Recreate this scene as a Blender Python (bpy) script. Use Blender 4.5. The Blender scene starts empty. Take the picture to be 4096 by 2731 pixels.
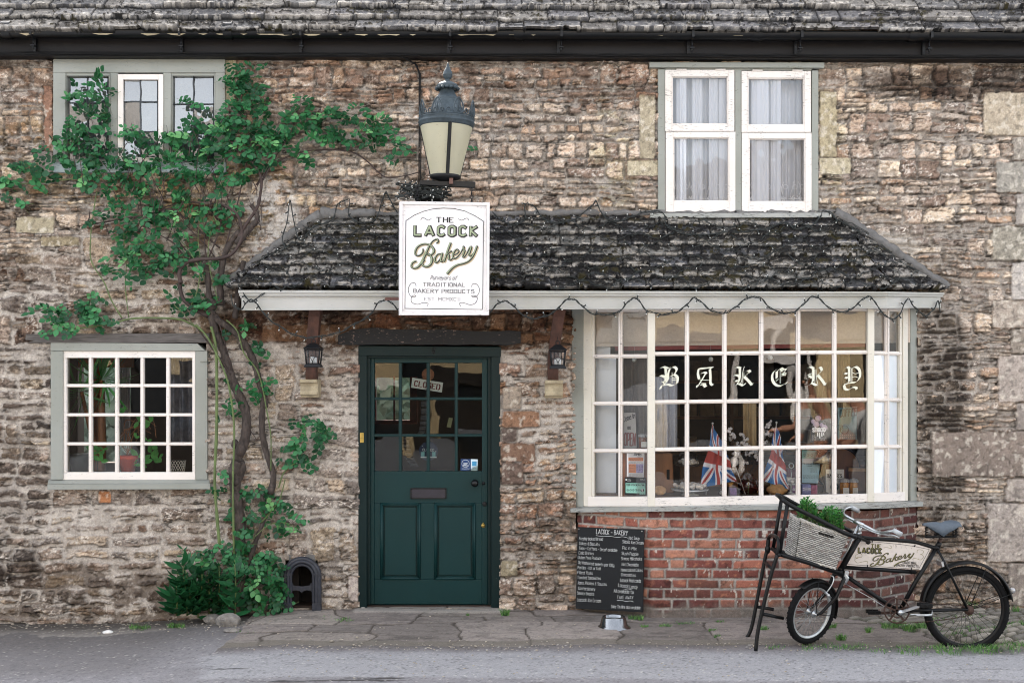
import bpy, bmesh, math, random
import numpy as np
from mathutils import Vector, Matrix
R = math.radians
scn = bpy.context.scene
# ------------------------------------------------------------------ camera
CAMY, CAMZ, F, HX, HY = -9.0, 1.8, 4702.0, 2048.0, 1498.0
cam_d = bpy.data.cameras.new('camera')
cam_d.sensor_width = 36; cam_d.lens = 36*F/4096; cam_d.shift_y = (HY-1365.5)/4096
cam_d.clip_start = .05; cam_d.clip_end = 300
cam = bpy.data.objects.new('camera', cam_d); scn.collection.objects.link(cam)
cam.location = (0, CAMY, CAMZ); cam.rotation_euler = (R(90), 0, 0)
scn.camera = cam
# ------------------------------------------------------------------ sky, sun, exposure
w = bpy.data.worlds.new('World'); scn.world = w; w.use_nodes = True
nt = w.node_tree; nt.nodes.clear()
sky = nt.nodes.new('ShaderNodeTexSky'); sky.sky_type = 'NISHITA'; sky.sun_disc = False
SUN_EL, SUN_AZ = R(46), R(-25)
sky.sun_elevation = SUN_EL; sky.sun_rotation = SUN_AZ
sky.air_density = 1.0; sky.dust_density = 3.0; sky.ozone_density = .6
hs = nt.nodes.new('ShaderNodeHueSaturation'); hs.inputs['Saturation'].default_value = .3
bg = nt.nodes.new('ShaderNodeBackground'); bg.inputs[1].default_value = .15
out = nt.nodes.new('ShaderNodeOutputWorld')
nt.links.new(sky.outputs[0], hs.inputs['Color']); nt.links.new(hs.outputs[0], bg.inputs[0]); nt.links.new(bg.outputs[0], out.inputs[0])
sd = bpy.data.lights.new('sun', 'SUN'); sd.energy = 3.2; sd.angle = R(.5); sd.color = (1, .93, .83)
so = bpy.data.objects.new('sun', sd); scn.collection.objects.link(so)
sdir = Vector((math.sin(SUN_AZ)*math.cos(SUN_EL), math.cos(SUN_AZ)*math.cos(SUN_EL), math.sin(SUN_EL)))
so.location = sdir*30; so.rotation_euler = sdir.to_track_quat('Z', 'Y').to_euler()
vs = scn.view_settings; vs.view_transform = 'Standard'; vs.look = 'None'; vs.gamma = 1; vs.exposure = 2.32
scn.cycles.use_denoising = True; scn.cycles.filter_width = 1.05
scn.cycles.max_bounces = 8; scn.cycles.diffuse_bounces = 4; scn.cycles.transparent_max_bounces = 16
scn.cycles.sample_clamp_indirect = 6

# ------------------------------------------------------------------ helpers
def P(sx, sy, Y):                       # a point of the photograph (in its own pixels) that lies at depth Y
    D = (Y-CAMY)/F
    return Vector(((sx-HX)*D, Y, CAMZ-(sy-HY)*D))
def PP(sx, sy, o, n):                    # the point of a plane (through o, normal n) seen at a pixel
    d = Vector(((sx-HX)/F, 1, -(sy-HY)/F)); c = Vector((0, CAMY, CAMZ)); return c+d*((Vector(o)-c).dot(n)/d.dot(n))
def V(vx, vy, Y): return P(vx*1.7415, vy*1.7415, Y)
def Z(x0, y0, s):                       # a point measured in an enlargement of the photograph
    return lambda zx, zy, Y: P(x0+zx/s, y0+zy/s, Y)
def lin(c):
    return tuple((v/12.92 if v <= .04045 else ((v+.055)/1.055)**2.4) for v in c)
def hexc(h): return lin(tuple(int(h[i:i+2], 16)/255 for i in (0, 2, 4)))

class MB:
    def __init__(s): s.v = []; s.f = []; s.sm = []; s.mi = []; s.m = 0
    def add(s, vs, fs, smooth=False):
        b = len(s.v); s.v += [tuple(p) for p in vs]
        for f in fs: s.f.append([i+b for i in f]); s.sm.append(smooth); s.mi.append(s.m)
    def box(s, a, b):
        x0, y0, z0 = a; x1, y1, z1 = b
        s.add([(x0,y0,z0),(x1,y0,z0),(x1,y1,z0),(x0,y1,z0),(x0,y0,z1),(x1,y0,z1),(x1,y1,z1),(x0,y1,z1)],
              [(0,3,2,1),(4,5,6,7),(0,1,5,4),(1,2,6,5),(2,3,7,6),(3,0,4,7)])
    def hexa(s, q, dv):                 # quad q (front, 4 points) pushed back by dv
        q = [Vector(p) for p in q]; b = [p+Vector(dv) for p in q]
        s.add(q+b, [(0,1,2,3),(7,6,5,4),(1,0,4,5),(2,1,5,6),(3,2,6,7),(0,3,7,4)])
    def bar(s, A, B, wd, t, n=(0,-1,0), ext=0):   # centred on AB in the front plane, wd wide, t deep behind n
        A = Vector(A); B = Vector(B); n = Vector(n).normalized(); d = (B-A).normalized(); A = A-d*ext; B = B+d*ext
        sd = d.cross(n).normalized()*wd/2
        s.hexa([A-sd, A+sd, B+sd, B-sd], -n*t)
    def quadf(s, q, smooth=False): s.add(q, [tuple(range(len(q)))], smooth)
    def tube(s, pts, r, n=8, cap=True, smooth=True):
        pts = [Vector(p) for p in pts]
        if not hasattr(r, '__len__'): r = [r]*len(pts)
        rings = []; up = None
        for i, p in enumerate(pts):
            d = (pts[min(i+1, len(pts)-1)]-pts[max(i-1, 0)])
            d = d.normalized() if d.length > 1e-9 else Vector((0,0,1))
            if up is None: up = d.orthogonal().normalized()
            up = (up-d*up.dot(d)); up = up.normalized() if up.length > 1e-6 else d.orthogonal().normalized()
            q = d.cross(up)
            rings.append([p+(up*math.cos(2*math.pi*k/n)+q*math.sin(2*math.pi*k/n))*r[i] for k in range(n)])
        vs = [p for g in rings for p in g]; fs = []
        for i in range(len(pts)-1):
            for k in range(n):
                a = i*n+k; b = i*n+(k+1) % n
                fs.append((a, b, b+n, a+n))
        if cap: fs += [tuple(range(n))[::-1], tuple((len(pts)-1)*n+k for k in range(n))]
        s.add(vs, fs, smooth)
    def lathe(s, c, prof, n=24, ax=(0,0,1), cap=True):   # prof: (radius, height along ax)
        ax = Vector(ax).normalized(); u = ax.orthogonal().normalized(); q = ax.cross(u); c = Vector(c)
        vs = [c+ax*h+(u*math.cos(2*math.pi*k/n)+q*math.sin(2*math.pi*k/n))*max(r, 1e-4) for r, h in prof for k in range(n)]
        fs = [(i*n+k, i*n+(k+1) % n, (i+1)*n+(k+1) % n, (i+1)*n+k) for i in range(len(prof)-1) for k in range(n)]
        if cap: fs += [tuple(range(n))[::-1], tuple((len(prof)-1)*n+k for k in range(n))]
        s.add(vs, fs, True)
    def torus(s, c, ax, R0, r0, n=48, m=10, sx=1.0, a0=0, a1=2*math.pi):
        ax = Vector(ax).normalized(); u = Vector((0,0,1)); u = (u-ax*u.dot(ax)).normalized(); q = ax.cross(u); c = Vector(c)
        full = abs(a1-a0-2*math.pi) < 1e-6; N = n if full else n+1
        vs = []
        for i in range(N):
            a = a0+(a1-a0)*i/n; d = u*math.cos(a)+q*math.sin(a)
            for k in range(m):
                b = 2*math.pi*k/m; vs.append(c+d*(R0+r0*math.cos(b))+ax*(r0*sx*math.sin(b)))
        fs = [(i*m+k, i*m+(k+1) % m, ((i+1) % N)*m+(k+1) % m, ((i+1) % N)*m+k) for i in range(n) for k in range(m)]
        s.add(vs, fs, True)
    def ball(s, c, rx, ry=None, rz=None, n=12, m=8, jit=0, rng=random):
        ry = rx if ry is None else ry; rz = rx if rz is None else rz; c = Vector(c); vs = []
        for i in range(m+1):
            t = math.pi*i/m
            for k in range(n):
                a = 2*math.pi*k/n; j = 1+jit*(rng.random()-.5)
                vs.append(c+Vector((rx*math.sin(t)*math.cos(a)*j, ry*math.sin(t)*math.sin(a)*j, rz*math.cos(t)*j)))
        fs = [(i*n+k, (i+1)*n+k, (i+1)*n+(k+1) % n, i*n+(k+1) % n) for i in range(m) for k in range(n)]
        s.add(vs, fs, True)
    def sep(s, name, mat, parent=None, **kw):     # every loose piece becomes an object of its own
        pa = list(range(len(s.v)))
        def fd(a):
            while pa[a] != a: pa[a] = pa[pa[a]]; a = pa[a]
            return a
        for f in s.f:
            for q in f[1:]: pa[fd(q)] = fd(f[0])
        gr = {}
        for i, f in enumerate(s.f): gr.setdefault(fd(f[0]), []).append(i)
        for ids in gr.values():
            m = MB(); mp = {}
            for i in ids:
                for q in s.f[i]:
                    if q not in mp: mp[q] = len(m.v); m.v.append(s.v[q])
                m.f.append([mp[q] for q in s.f[i]]); m.sm.append(s.sm[i]); m.mi.append(s.mi[i])
            m.build(name, mat, parent, **kw)
    def build(s, name, mat, parent=None, bevel=0, solid=0, off=(0,0,0)):
        base = Vector((0,0,0)); p = parent
        while p is not None: base += p.location; p = p.parent
        me = bpy.data.meshes.new(name)
        loc = Vector((0,0,0))
        if parent is None:
            a = np.array(s.v); loc = Vector(((a[:,0].min()+a[:,0].max())/2, (a[:,1].min()+a[:,1].max())/2, a[:,2].min())); base = loc
        me.from_pydata([(x-base.x, y-base.y, z-base.z) for x, y, z in s.v], [], s.f)
        for m in (mat if isinstance(mat, (list, tuple)) else [mat]): me.materials.append(m)
        me.polygons.foreach_set('use_smooth', s.sm); me.polygons.foreach_set('material_index', s.mi); me.update()
        o = bpy.data.objects.new(name, me); scn.collection.objects.link(o); o.parent = parent; o.location = loc
        if bevel:
            b = o.modifiers.new('bevel', 'BEVEL'); b.width = bevel; b.segments = 2; b.limit_method = 'ANGLE'; b.angle_limit = R(40)
        if solid:
            b = o.modifiers.new('solid', 'SOLIDIFY'); b.thickness = solid; b.offset = 0
        return o
def tag(o, label=None, cat=None, group=None, kind=None):
    for k, v in (('label', label), ('category', cat), ('group', group), ('kind', kind)):
        if v: o[k] = v
    return o
def thing(name, loc, label, cat, group=None):
    o = bpy.data.objects.new(name, None); scn.collection.objects.link(o); o.location = loc; o.empty_display_size = .1
    return tag(o, label, cat, group)
def sub(name, parent, label=None):       # an Empty part that gathers sub-parts
    o = bpy.data.objects.new(name, None); scn.collection.objects.link(o); o.parent = parent; o.empty_display_size = .05
    if label: o['label'] = label
    return o
def copy_tree(o, parent=None):
    c = o.copy(); scn.collection.objects.link(c); c.parent = parent
    for ch in [x for x in scn.objects if x.parent == o]: copy_tree(ch, c)
    return c

# ------------------------------------------------------------------ materials
class NT:
    def __init__(s, name):
        s.m = bpy.data.materials.new(name); s.m.use_nodes = True; s.t = s.m.node_tree; s.t.nodes.clear()
        s.out = s.n('OutputMaterial'); s.b = s.n('BsdfPrincipled'); s.l(s.b, 0, s.out, 0)
        s.tc = s.n('TexCoord')
    def n(s, k, **kw):
        x = s.t.nodes.new('ShaderNode'+k)
        for a, v in kw.items(): setattr(x, a, v)
        return x
    def l(s, a, ao, b, bi): s.t.links.new(a.outputs[ao], b.inputs[bi])
    def noise(s, sc, det=4, rough=.55, stretch=None, coord='Object'):
        x = s.n('TexNoise'); x.inputs['Scale'].default_value = sc; x.inputs['Detail'].default_value = det; x.inputs['Roughness'].default_value = rough
        mp = s.n('Mapping'); s.l(s.tc, coord, mp, 'Vector')
        if stretch: mp.inputs['Scale'].default_value = stretch
        s.l(mp, 0, x, 'Vector'); return x
    def ramp(s, src, so_, stops):
        r = s.n('ValToRGB'); s.l(src, so_, r, 0); e = r.color_ramp.elements
        while len(e) < len(stops): e.new(.5)
        for i, (p, c) in enumerate(stops):
            e[i].position = p; e[i].color = (c, c, c, 1) if isinstance(c, (int, float)) else (*c, 1)
        return r
    def mix(s, fac, a, b, blend='MIX'):
        x = s.n('Mix', data_type='RGBA', blend_type=blend)
        for v, i in ((fac, 0), (a, 6), (b, 7)):
            if isinstance(v, tuple) and hasattr(v[0], 'outputs'): s.l(v[0], v[1], x, i)
            elif hasattr(v, 'outputs'): s.l(v, 0, x, i)
            elif i == 0: x.inputs[0].default_value = v
            else: x.inputs[i].default_value = (*v, 1) if hasattr(v, '__len__') else (v, v, v, 1)
        return (x, 2)
    def bump(s, src, so_, st, dist=.01):
        b = s.n('Bump'); b.inputs['Strength'].default_value = st; b.inputs['Distance'].default_value = dist
        s.l(src, so_, b, 'Height'); s.l(b, 0, s.b, 'Normal'); return b
    def setc(s, c): s.t.links.new(c[0].outputs[c[1]], s.b.inputs['Base Color'])
    def val(s, **kw):
        for k, v in kw.items(): s.b.inputs[k.replace('_', ' ')].default_value = v

def M(name, col, rough=.6, var=.25, scale=12, bump=.15, metal=0, stretch=None, spec=.5, fine=90, dist=.004):
    if isinstance(col, str): col = hexc(col)
    t = NT(name); n1 = t.noise(scale, 5, .6, stretch); n2 = t.noise(fine, 3, .6, stretch)
    lo = tuple(c*(1-var) for c in col); hi = tuple(min(1, c*(1+var)) for c in col)
    r1 = t.ramp(n1, 0, [(.3, lo), (.7, hi)])
    c = t.mix(.35, (r1, 0), (t.ramp(n2, 0, [(.3, .35), (.7, .65)]), 0), 'OVERLAY')
    t.setc(c); t.val(Roughness=rough, Metallic=metal); t.b.inputs['Specular IOR Level'].default_value = spec
    if bump: t.bump(n2, 0, bump, dist)
    return t.m
def paint(name, col, under, wear=.5, spec=.5, dirt=(.3, .28, .24), rough=.45, stretch=(1, 1, 6), dirtamt=.35, edge=.03):
    # old brushed paint on wood: dirt in streaks, flakes that show the wood
    col = hexc(col); under = hexc(under); t = NT(name)
    n1 = t.noise(2.2, 5, .6); n2 = t.noise(26, 6, .7, stretch); n3 = t.noise(5, 3, .5)
    c = t.mix((t.ramp(n1, 0, [(.35, 0.), (.75, dirtamt)]), 0), col, dirt, 'MULTIPLY')
    f1 = t.ramp(n2, 0, [(1-wear-edge, 0.), (1-wear, 1.)]); f2 = t.ramp(n3, 0, [(.45, .0), (.6, 1.)])
    mm = t.n('Math', operation='MULTIPLY'); t.l(f1, 0, mm, 0); t.l(f2, 0, mm, 1)
    c = t.mix(mm, c, under)
    t.setc(c); t.val(Roughness=rough); t.b.inputs['Specular IOR Level'].default_value = spec
    a = t.n('Math', operation='MULTIPLY_ADD'); t.l(mm, 0, a, 0); a.inputs[1].default_value = -1.5; t.l(t.noise(60, 3, .5, stretch), 0, a, 2)
    t.bump(a, 0, .35, .002)
    return t.m
def glass(name, tint=(1, 1, 1), refl=.10, dirt=.0, rough=.0, wav=.25, wscale=3.):
    t = NT(name); t.t.nodes.remove(t.b)
    tr = t.n('BsdfTransparent'); tr.inputs[0].default_value = (*tint, 1)
    gl = t.n('BsdfGlossy'); gl.inputs['Roughness'].default_value = rough
    n = t.noise(wscale, 2, .5, (1, 1, .6)); b = t.n('Bump'); b.inputs['Strength'].default_value = wav; b.inputs['Distance'].default_value = .02
    t.l(n, 0, b, 'Height'); t.l(b, 0, gl, 'Normal')
    fr = t.n('Fresnel'); fr.inputs[0].default_value = 1.5; t.l(b, 0, fr, 'Normal')
    ad = t.n('Math', operation='ADD'); t.l(fr, 0, ad, 0); ad.inputs[1].default_value = refl
    mx = t.n('MixShader'); t.l(ad, 0, mx, 0); t.l(tr, 0, mx, 1); t.l(gl, 0, mx, 2)
    if dirt:
        df = t.n('BsdfDiffuse'); df.inputs[0].default_value = (.5, .48, .42, 1)
        m2 = t.n('MixShader'); d = t.ramp(t.noise(9, 6, .7), 0, [(.45, dirt*.3), (.8, dirt)])
        t.l(d, 0, m2, 0); t.l(mx, 0, m2, 1); t.l(df, 0, m2, 2); mx = m2
    t.l(mx, 0, t.out, 0); return t.m
def vcol(name, rough=.9, fine=160, fscale=.5, bump=.4, dist=.003, spec=.3):
    # base colours come from the mesh's own colour layer; noise gives the grain between its points
    t = NT(name); a = t.n('Attribute', attribute_name='Col')
    n = t.noise(fine, 4, .65); n2 = t.noise(fine*.3, 5, .7)
    c = t.mix(fscale, (a, 0), (t.ramp(n, 0, [(.25, .12), (.5, .5), (.75, .88)]), 0), 'OVERLAY')
    c = t.mix(fscale*.7, c, (t.ramp(n2, 0, [(.3, .2), (.5, .5), (.72, .8)]), 0), 'OVERLAY')
    t.setc(c); t.val(Roughness=rough); t.b.inputs['Specular IOR Level'].default_value = spec
    mx = t.n('Math', operation='ADD'); t.l(n, 0, mx, 0); t.l(n2, 0, mx, 1)
    t.bump(mx, 0, bump, dist); return t.m

# ------------------------------------------------------------------ numpy noise
def H(*ks):
    n = np.uint32(2166136261)*np.ones(np.broadcast(*ks).shape, np.uint32) if any(hasattr(k, 'shape') for k in ks) else np.uint32(2166136261)
    with np.errstate(over='ignore'):
        for k in ks:
            k = np.asarray(k).astype(np.int64).astype(np.uint32)
            n = (n ^ k)*np.uint32(16777619); n ^= n >> np.uint32(13); n = n*np.uint32(1274126177); n ^= n >> np.uint32(16)
    return (n & np.uint32(0xffffff)).astype(np.float64)/16777216.
_T = np.random.default_rng(7).random((512, 512)).astype(np.float32).ravel()
def vn(x, y, seed=0):
    ix = np.floor(x); iy = np.floor(y); fx = (x-ix).astype(np.float32); fy = (y-iy).astype(np.float32); fx = fx*fx*(3-2*fx); fy = fy*fy*(3-2*fy)
    ix = ix.astype(np.int32)+seed*37; iy = iy.astype(np.int32)+seed*91; x0 = ix & 511; x1 = (ix+1) & 511; y0 = (iy & 511) << 9; y1 = ((iy+1) & 511) << 9
    a = _T[y0+x0]; b = _T[y0+x1]; c = _T[y1+x0]; d = _T[y1+x1]
    return (a+(b-a)*fx)*(1-fy)+(c+(d-c)*fx)*fy
def fbm(x, y, o=4, seed=0, g=.5):
    t = 0; a = 1; tot = 0
    for i in range(o):
        t = t+a*vn(x*2**i+17.3*i, y*2**i-9.1*i, seed+i*31); tot += a; a *= g
    return t/tot
def ss(a, b, x):
    t = np.clip((x-a)/(b-a), 0, 1); return t*t*(3-2*t)
def jit1(t, key, j, seed, n=None):      # jittered 1-D cells: index, lower and upper border
    k = np.floor(t).astype(np.int64)
    def b(q):
        o = j*(H(q, key, np.int64(seed))-.5)
        if n is not None: o = np.where((q <= 0) | (q >= n), 0, o)
        return q+o
    k = np.where(t < b(k), k-1, k); k = np.where(t >= b(k+1), k+1, k)
    if n is not None: k = np.clip(k, 0, n-1)
    return k, b(k), b(k+1)
def rubble(u, v, Hh, W, wm, seed, nmax=3):
    i, lo, hi = jit1(v/Hh, np.int64(0), .5, seed); vlo, vhi = lo*Hh, hi*Hh
    off = H(i, np.int64(seed+5))*7
    k, lo, hi = jit1(u/W+off, i, .6, seed+1); ulo, uhi = (lo-off)*W, (hi-off)*W
    s = (H(i, k, np.int64(seed+2))*1e6).astype(np.int64)
    n = 1+np.floor(H(s, np.int64(1))*nmax).astype(np.int64)
    j, lo, hi = jit1((v-vlo)/(vhi-vlo)*n, s, .5, seed+3, n); v0 = vlo+lo*(vhi-vlo)/n; v1 = vlo+hi*(vhi-vlo)/n
    s2 = (H(s, j, np.int64(7))*1e6).astype(np.int64)
    m = np.maximum(1, np.round((uhi-ulo)/(wm*(.55+.9*H(s2, np.int64(2)))))).astype(np.int64)
    q, lo, hi = jit1((u-ulo)/(uhi-ulo)*m, s2, .5, seed+4, m); u0 = ulo+lo*(uhi-ulo)/m; u1 = ulo+hi*(uhi-ulo)/m
    sid = (H(s2, q, np.int64(9))*1e7).astype(np.int64)
    return sid, u0, u1, v0, v1
def inside(u, v, u0, u1, v0, v1, r):
    qx = np.abs(u-(u0+u1)/2)-(u1-u0)/2+r; qy = np.abs(v-(v0+v1)/2)-(v1-v0)/2+r
    return -(np.hypot(np.maximum(qx, 0), np.maximum(qy, 0))+np.minimum(np.maximum(qx, qy), 0)-r)
def mixc(a, b, t): return a+(np.asarray(b)-a)*t[..., None]
def grid_obj(name, pos, col, mat, parent=None, keep=None, smooth=True):
    ny, nx, _ = pos.shape
    idx = np.arange(nx*ny).reshape(ny, nx)
    q = np.stack([idx[:-1, :-1], idx[:-1, 1:], idx[1:, 1:], idx[1:, :-1]], -1).reshape(-1, 4)
    if keep is not None: q = q[keep.reshape(-1)]
    used = np.unique(q); rm = np.full(nx*ny, -1, np.int64); rm[used] = np.arange(len(used)); q = rm[q]
    p = pos.reshape(-1, 3)[used]; c = col.reshape(-1, 3)[used]
    base = np.zeros(3); o_ = parent
    while o_ is not None: base += np.array(o_.location); o_ = o_.parent
    loc = np.zeros(3)
    if parent is None: loc = np.array([(p[:,0].min()+p[:,0].max())/2, (p[:,1].min()+p[:,1].max())/2, p[:,2].min()]); base = loc
    me = bpy.data.meshes.new(name); me.vertices.add(len(p)); me.vertices.foreach_set('co', (p-base).astype(np.float32).ravel())
    me.loops.add(len(q)*4); me.loops.foreach_set('vertex_index', q.astype(np.int32).ravel())
    me.polygons.add(len(q)); me.polygons.foreach_set('loop_start', np.arange(0, len(q)*4, 4, dtype=np.int32))
    me.update(calc_edges=True)
    me.polygons.foreach_set('use_smooth', np.full(len(q), smooth))
    at = me.color_attributes.new('Col', 'FLOAT_COLOR', 'POINT')
    at.data.foreach_set('color', np.concatenate([np.clip(c, 0.004, 1), np.ones((len(c), 1))], 1).astype(np.float32).ravel())
    me.materials.append(mat); me.update()
    o = bpy.data.objects.new(name, me); scn.collection.objects.link(o); o.parent = parent; o.location = loc
    return o
# ================================================================== materials of the house
m_wall = vcol('rubble_stone', rough=.93, fine=150, fscale=.6, bump=.55, dist=.004)
m_brick = vcol('old_brick', rough=.9, fine=190, fscale=.5, bump=.5, dist=.003)
m_slate = vcol('stone_slate', rough=.9, fine=140, fscale=.65, bump=.6, dist=.005)
m_ground = vcol('worn_ground', rough=.85, fine=170, fscale=.35, bump=.4, dist=.003)
m_grey = paint('grey_green_paint', '94968f', '5b5b52', wear=.36, dirt=(.5, .52, .42))
m_greyh = paint('grey_green_paint_cracked', 'a2a39f', '45433d', wear=.44, dirt=(.5, .52, .42), stretch=(1, 1, 8))
m_white = paint('white_paint', 'e9e2dc', '6f6a62', wear=.36, dirt=(.72, .66, .56), rough=.4)
m_whiteh = paint('white_paint_flaking', 'e7e0da', '55504a', wear=.385, dirt=(.75, .7, .6), stretch=(1, 1, 9), rough=.4)
m_cream = paint('cream_paint', 'dcd6ca', '7c7668', wear=.35, dirt=(.66, .66, .52))
m_fascia = paint('pale_fascia_paint', 'b9b8b4', '6c6a60', wear=.33, dirt=(.5, .52, .4), dirtamt=.45)
m_green = paint('dark_green_paint', '103233', 'b9b3a6', spec=.22, wear=.275, dirt=(.5, .5, .5), rough=.38, edge=.01)
m_greenf = paint('green_door_frame_paint', '0a2122', 'a29c90', spec=.2, wear=.29, dirt=(.5, .5, .5), rough=.4, edge=.01)
m_black = M('black_gloss', '07080a', spec=.35, rough=.35, var=.3, scale=9, bump=.1)
m_blackm = M('black_dull', '0b0b0c', spec=.25, rough=.6, var=.4, scale=9, bump=.2)
m_soffit = M('dark_fascia_board', '110e0f', spec=.3, rough=.55, var=.4, scale=3, bump=.15, stretch=(1, 1, 5))
m_iron = M('blackened_iron', '0f1013', spec=.35, rough=.5, var=.4, scale=14, bump=.3)
m_lead = M('lead_came', '3c4044', rough=.55, var=.3, bump=.2)
m_oldwood = M('weathered_oak', '6a6460', rough=.85, var=.5, scale=6, bump=.9, stretch=(1.2, 4, 22), dist=.008)
m_tarwood = paint('tarred_oak', '100e0e', '8b7468', wear=.365, stretch=(1, 1, 3), rough=.7, dirtamt=.1)
m_brace = M('brown_timber', '4b3026', rough=.7, var=.5, scale=5, bump=.4, stretch=(5, 5, 1))
m_freestone = M('cut_limestone', 'a79a80', rough=.9, var=.3, scale=14, bump=.4)
m_brass = M('brass', 'a8904e', rough=.4, var=.3, metal=.8, bump=.1)
m_glass = glass('old_window_glass', tint=(.98, .99, .99), refl=.02, wav=.14)
m_glass_up = glass('leaded_glass', tint=(.75, .8, .82), refl=.22, wav=.2, wscale=5, dirt=.12)
m_glass_door = glass('door_glass', tint=(.7, .75, .72), refl=.0, wav=.14)
m_voile = NT('voile_curtain'); 
_t = m_voile; _tr = _t.n('BsdfTransparent'); _mx = _t.n('MixShader'); _mx.inputs[0].default_value = .6
_t.val(Roughness=.9); _t.setc(_t.mix(0., hexc('eef1f7'), (1, 1, 1))); _t.l(_tr, 0, _mx, 1); _t.l(_t.b, 0, _mx, 2); _t.l(_mx, 0, _t.out, 0); m_voile = _t.m
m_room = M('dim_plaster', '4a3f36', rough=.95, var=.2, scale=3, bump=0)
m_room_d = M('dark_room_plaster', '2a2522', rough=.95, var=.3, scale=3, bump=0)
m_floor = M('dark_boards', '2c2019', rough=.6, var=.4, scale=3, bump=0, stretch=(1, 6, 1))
m_board = M('white_display_board', 'f0f4fa', rough=.6, var=.06, scale=2, bump=0)
m_pelmet = M('cream_boarding', 'c4b6a8', rough=.8, var=.12, scale=4, bump=.1)

house = thing('stone_cottage', (0, 0, 0), 'old rubble stone cottage with bakery shopfront, stone slate roof and black gutter', 'building')

# ------------------------------------------------------------------ front wall
HOLES = [(212, 237, 900, 689), (202, 1368, 829, 1940), (2630, 262, 3275, 868), (1436, 1378, 2002, 2432), (1140, 2235, 1275, 2432)]
BAY = (2296, 1180, 3676, 2046)
def wall_front():
    res = .0075; xs = np.arange(-5.25, 5.25, res); zs = np.arange(-.35, 4.44, res); x, z = np.meshgrid(xs, zs)
    px = 2048+x*F/9; py = 1498-(z-1.8)*F/9
    wob = (fbm(x*1.6, z*1.6, 3, 11)-.5)*.10+(fbm(x*5, z*6, 4, 12, .6)-.5)*.04
    wob2 = (fbm(x*2, z*2, 3, 13)-.5)*.10+(fbm(x*6, z*12, 4, 14, .6)-.5)*.05
    def reg(cx, cy, rx, ry, p=1.):
        d = ((px-cx)/rx)**2+((py-cy)/ry)**2+(fbm(x*3+cx, z*3, 3, 15)-.5)*1.4
        return 1-ss(.55, 1.25, d)
    A = rubble(x+wob2, z+wob*.9, .118, .58, .17, 21); B = rubble(x+wob2, z+wob, .205, .6, .23, 22, 3)
    coarse = np.clip(reg(500, 1950, 900, 900)+reg(500, 1250, 620, 420)+reg(1250, 1750, 330, 800)+reg(2100, 1600, 250, 330)*.7, 0, 1) > .5
    sid, u0, u1, v0, v1 = [np.where(coarse, b, a) for a, b in zip(A, B)]
    uu, vv = x+wob2, z+np.where(coarse, wob, wob*.9)
    rag = (fbm(x*15, z*36, 5, 16, .65)-.5)*.046
    gap = np.where(coarse, .009+.014*vn(x*3, z*3, 17), .004+.008*vn(x*4, z*4, 18))
    ins = inside(uu, vv, u0, u1, v0, v1, .016)+rag*np.where(coarse, .9, .8)-gap
    a_v = np.clip((vv-v0)/np.maximum(v1-v0, 1e-3), 0, 1)
    r1 = H(sid, np.int64(1)); r2 = H(sid, np.int64(2)); r3 = H(sid, np.int64(3)); r4 = H(sid, np.int64(4))
    smear = ss(.60, .66, fbm(x*8, z*19, 5, 64, .62))
    sm = ss(-.001, .005, ins)*(1-smear*.7)
    flake = fbm(x*9+r1*50, z*62+r2*9, 3, 19); rough = fbm(x*22, z*30, 4, 20)
    grit = fbm(x*75, z*85, 3, 63, .7)
    h = sm*(.010+.026*r3+(a_v-.5)*.024*(r4-.3)+(flake-.45)*.034*(.4+.6*r2)+(rough-.5)*.022+(grit-.5)*.012)
    h += (1-sm)*((fbm(x*45, z*45, 3, 23)-.5)*.012+np.where(coarse, .006, -.004))
    # colours
    palA = np.array([hexc(c) for c in ('b9a491', 'a58f7c', '9c8572', '846d5e', 'c4b29a', 'ab9886', 'a48467', '7e7067', 'b49f87', '9c8d80')])
    palB = np.array([hexc(c) for c in ('8f8075', '7e6e62', '988474', '6f655f', 'a39079', '80634f', '7b7069', 'a08f76', '8b7f76')])
    palC = np.array([hexc(c) for c in ('a07254', '865f4a', 'b08c6c', '72594a', '9a7a60', '7f6856', 'b39a78')])
    pa = palA[(r1*9.99).astype(int)]; pb = palB[(r1*8.99).astype(int)]; pc = palC[(r1*6.99).astype(int)]
    warm = np.clip(reg(1650, 1350, 760, 190)+reg(2150, 1800, 200, 500)+reg(1500, 330, 1500, 130)*.55+reg(250, 420, 230, 260)*.7, 0, 1)
    c = np.where(coarse[..., None], pb, pa); c = mixc(c, pc, warm*.7); c = (c*.60+.40*c.mean(-1, keepdims=True))*np.where(coarse, 1.06, 1.18)[..., None]*np.array([1.03, 1., .93])
    c = c*(1.0+.5*r2)[..., None]*np.array([1.02, .99, .98])
    n1 = fbm(x*18+r1*30, z*40, 5, 24, .65); n2 = fbm(x*70, z*110, 4, 25, .7); n3 = fbm(x*5, z*9, 4, 26)
    c = mixc(c, c*np.array([.42, .36, .33]), ss(.52, .75, n1)*.85)
    c = mixc(c, c*np.array([1.08, .84, .62]), ss(.57, .7, fbm(x*8+r3*9, z*16, 4, 27))*.5*(.25+warm))
    c = mixc(c, hexc('dacfc2'), ss(.50, .60, n2)*ss(.50, .60, fbm(x*16, z*22, 4, 28, .6))*.9)
    c = mixc(c, c*.35, ss(.58, .68, grit)*.7)
    mort = np.array(hexc('aea59b'))[None, None]*(.78+.5*fbm(x*12, z*12, 4, 29))[..., None]*np.where(coarse, 1.12, .9)[..., None]
    mort = mixc(mort, np.array(hexc('6b5f56')), ss(.5, .7, fbm(x*30, z*30, 4, 30))*np.where(coarse, .25, .6))
    c = mixc(mort, c, sm)
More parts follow.
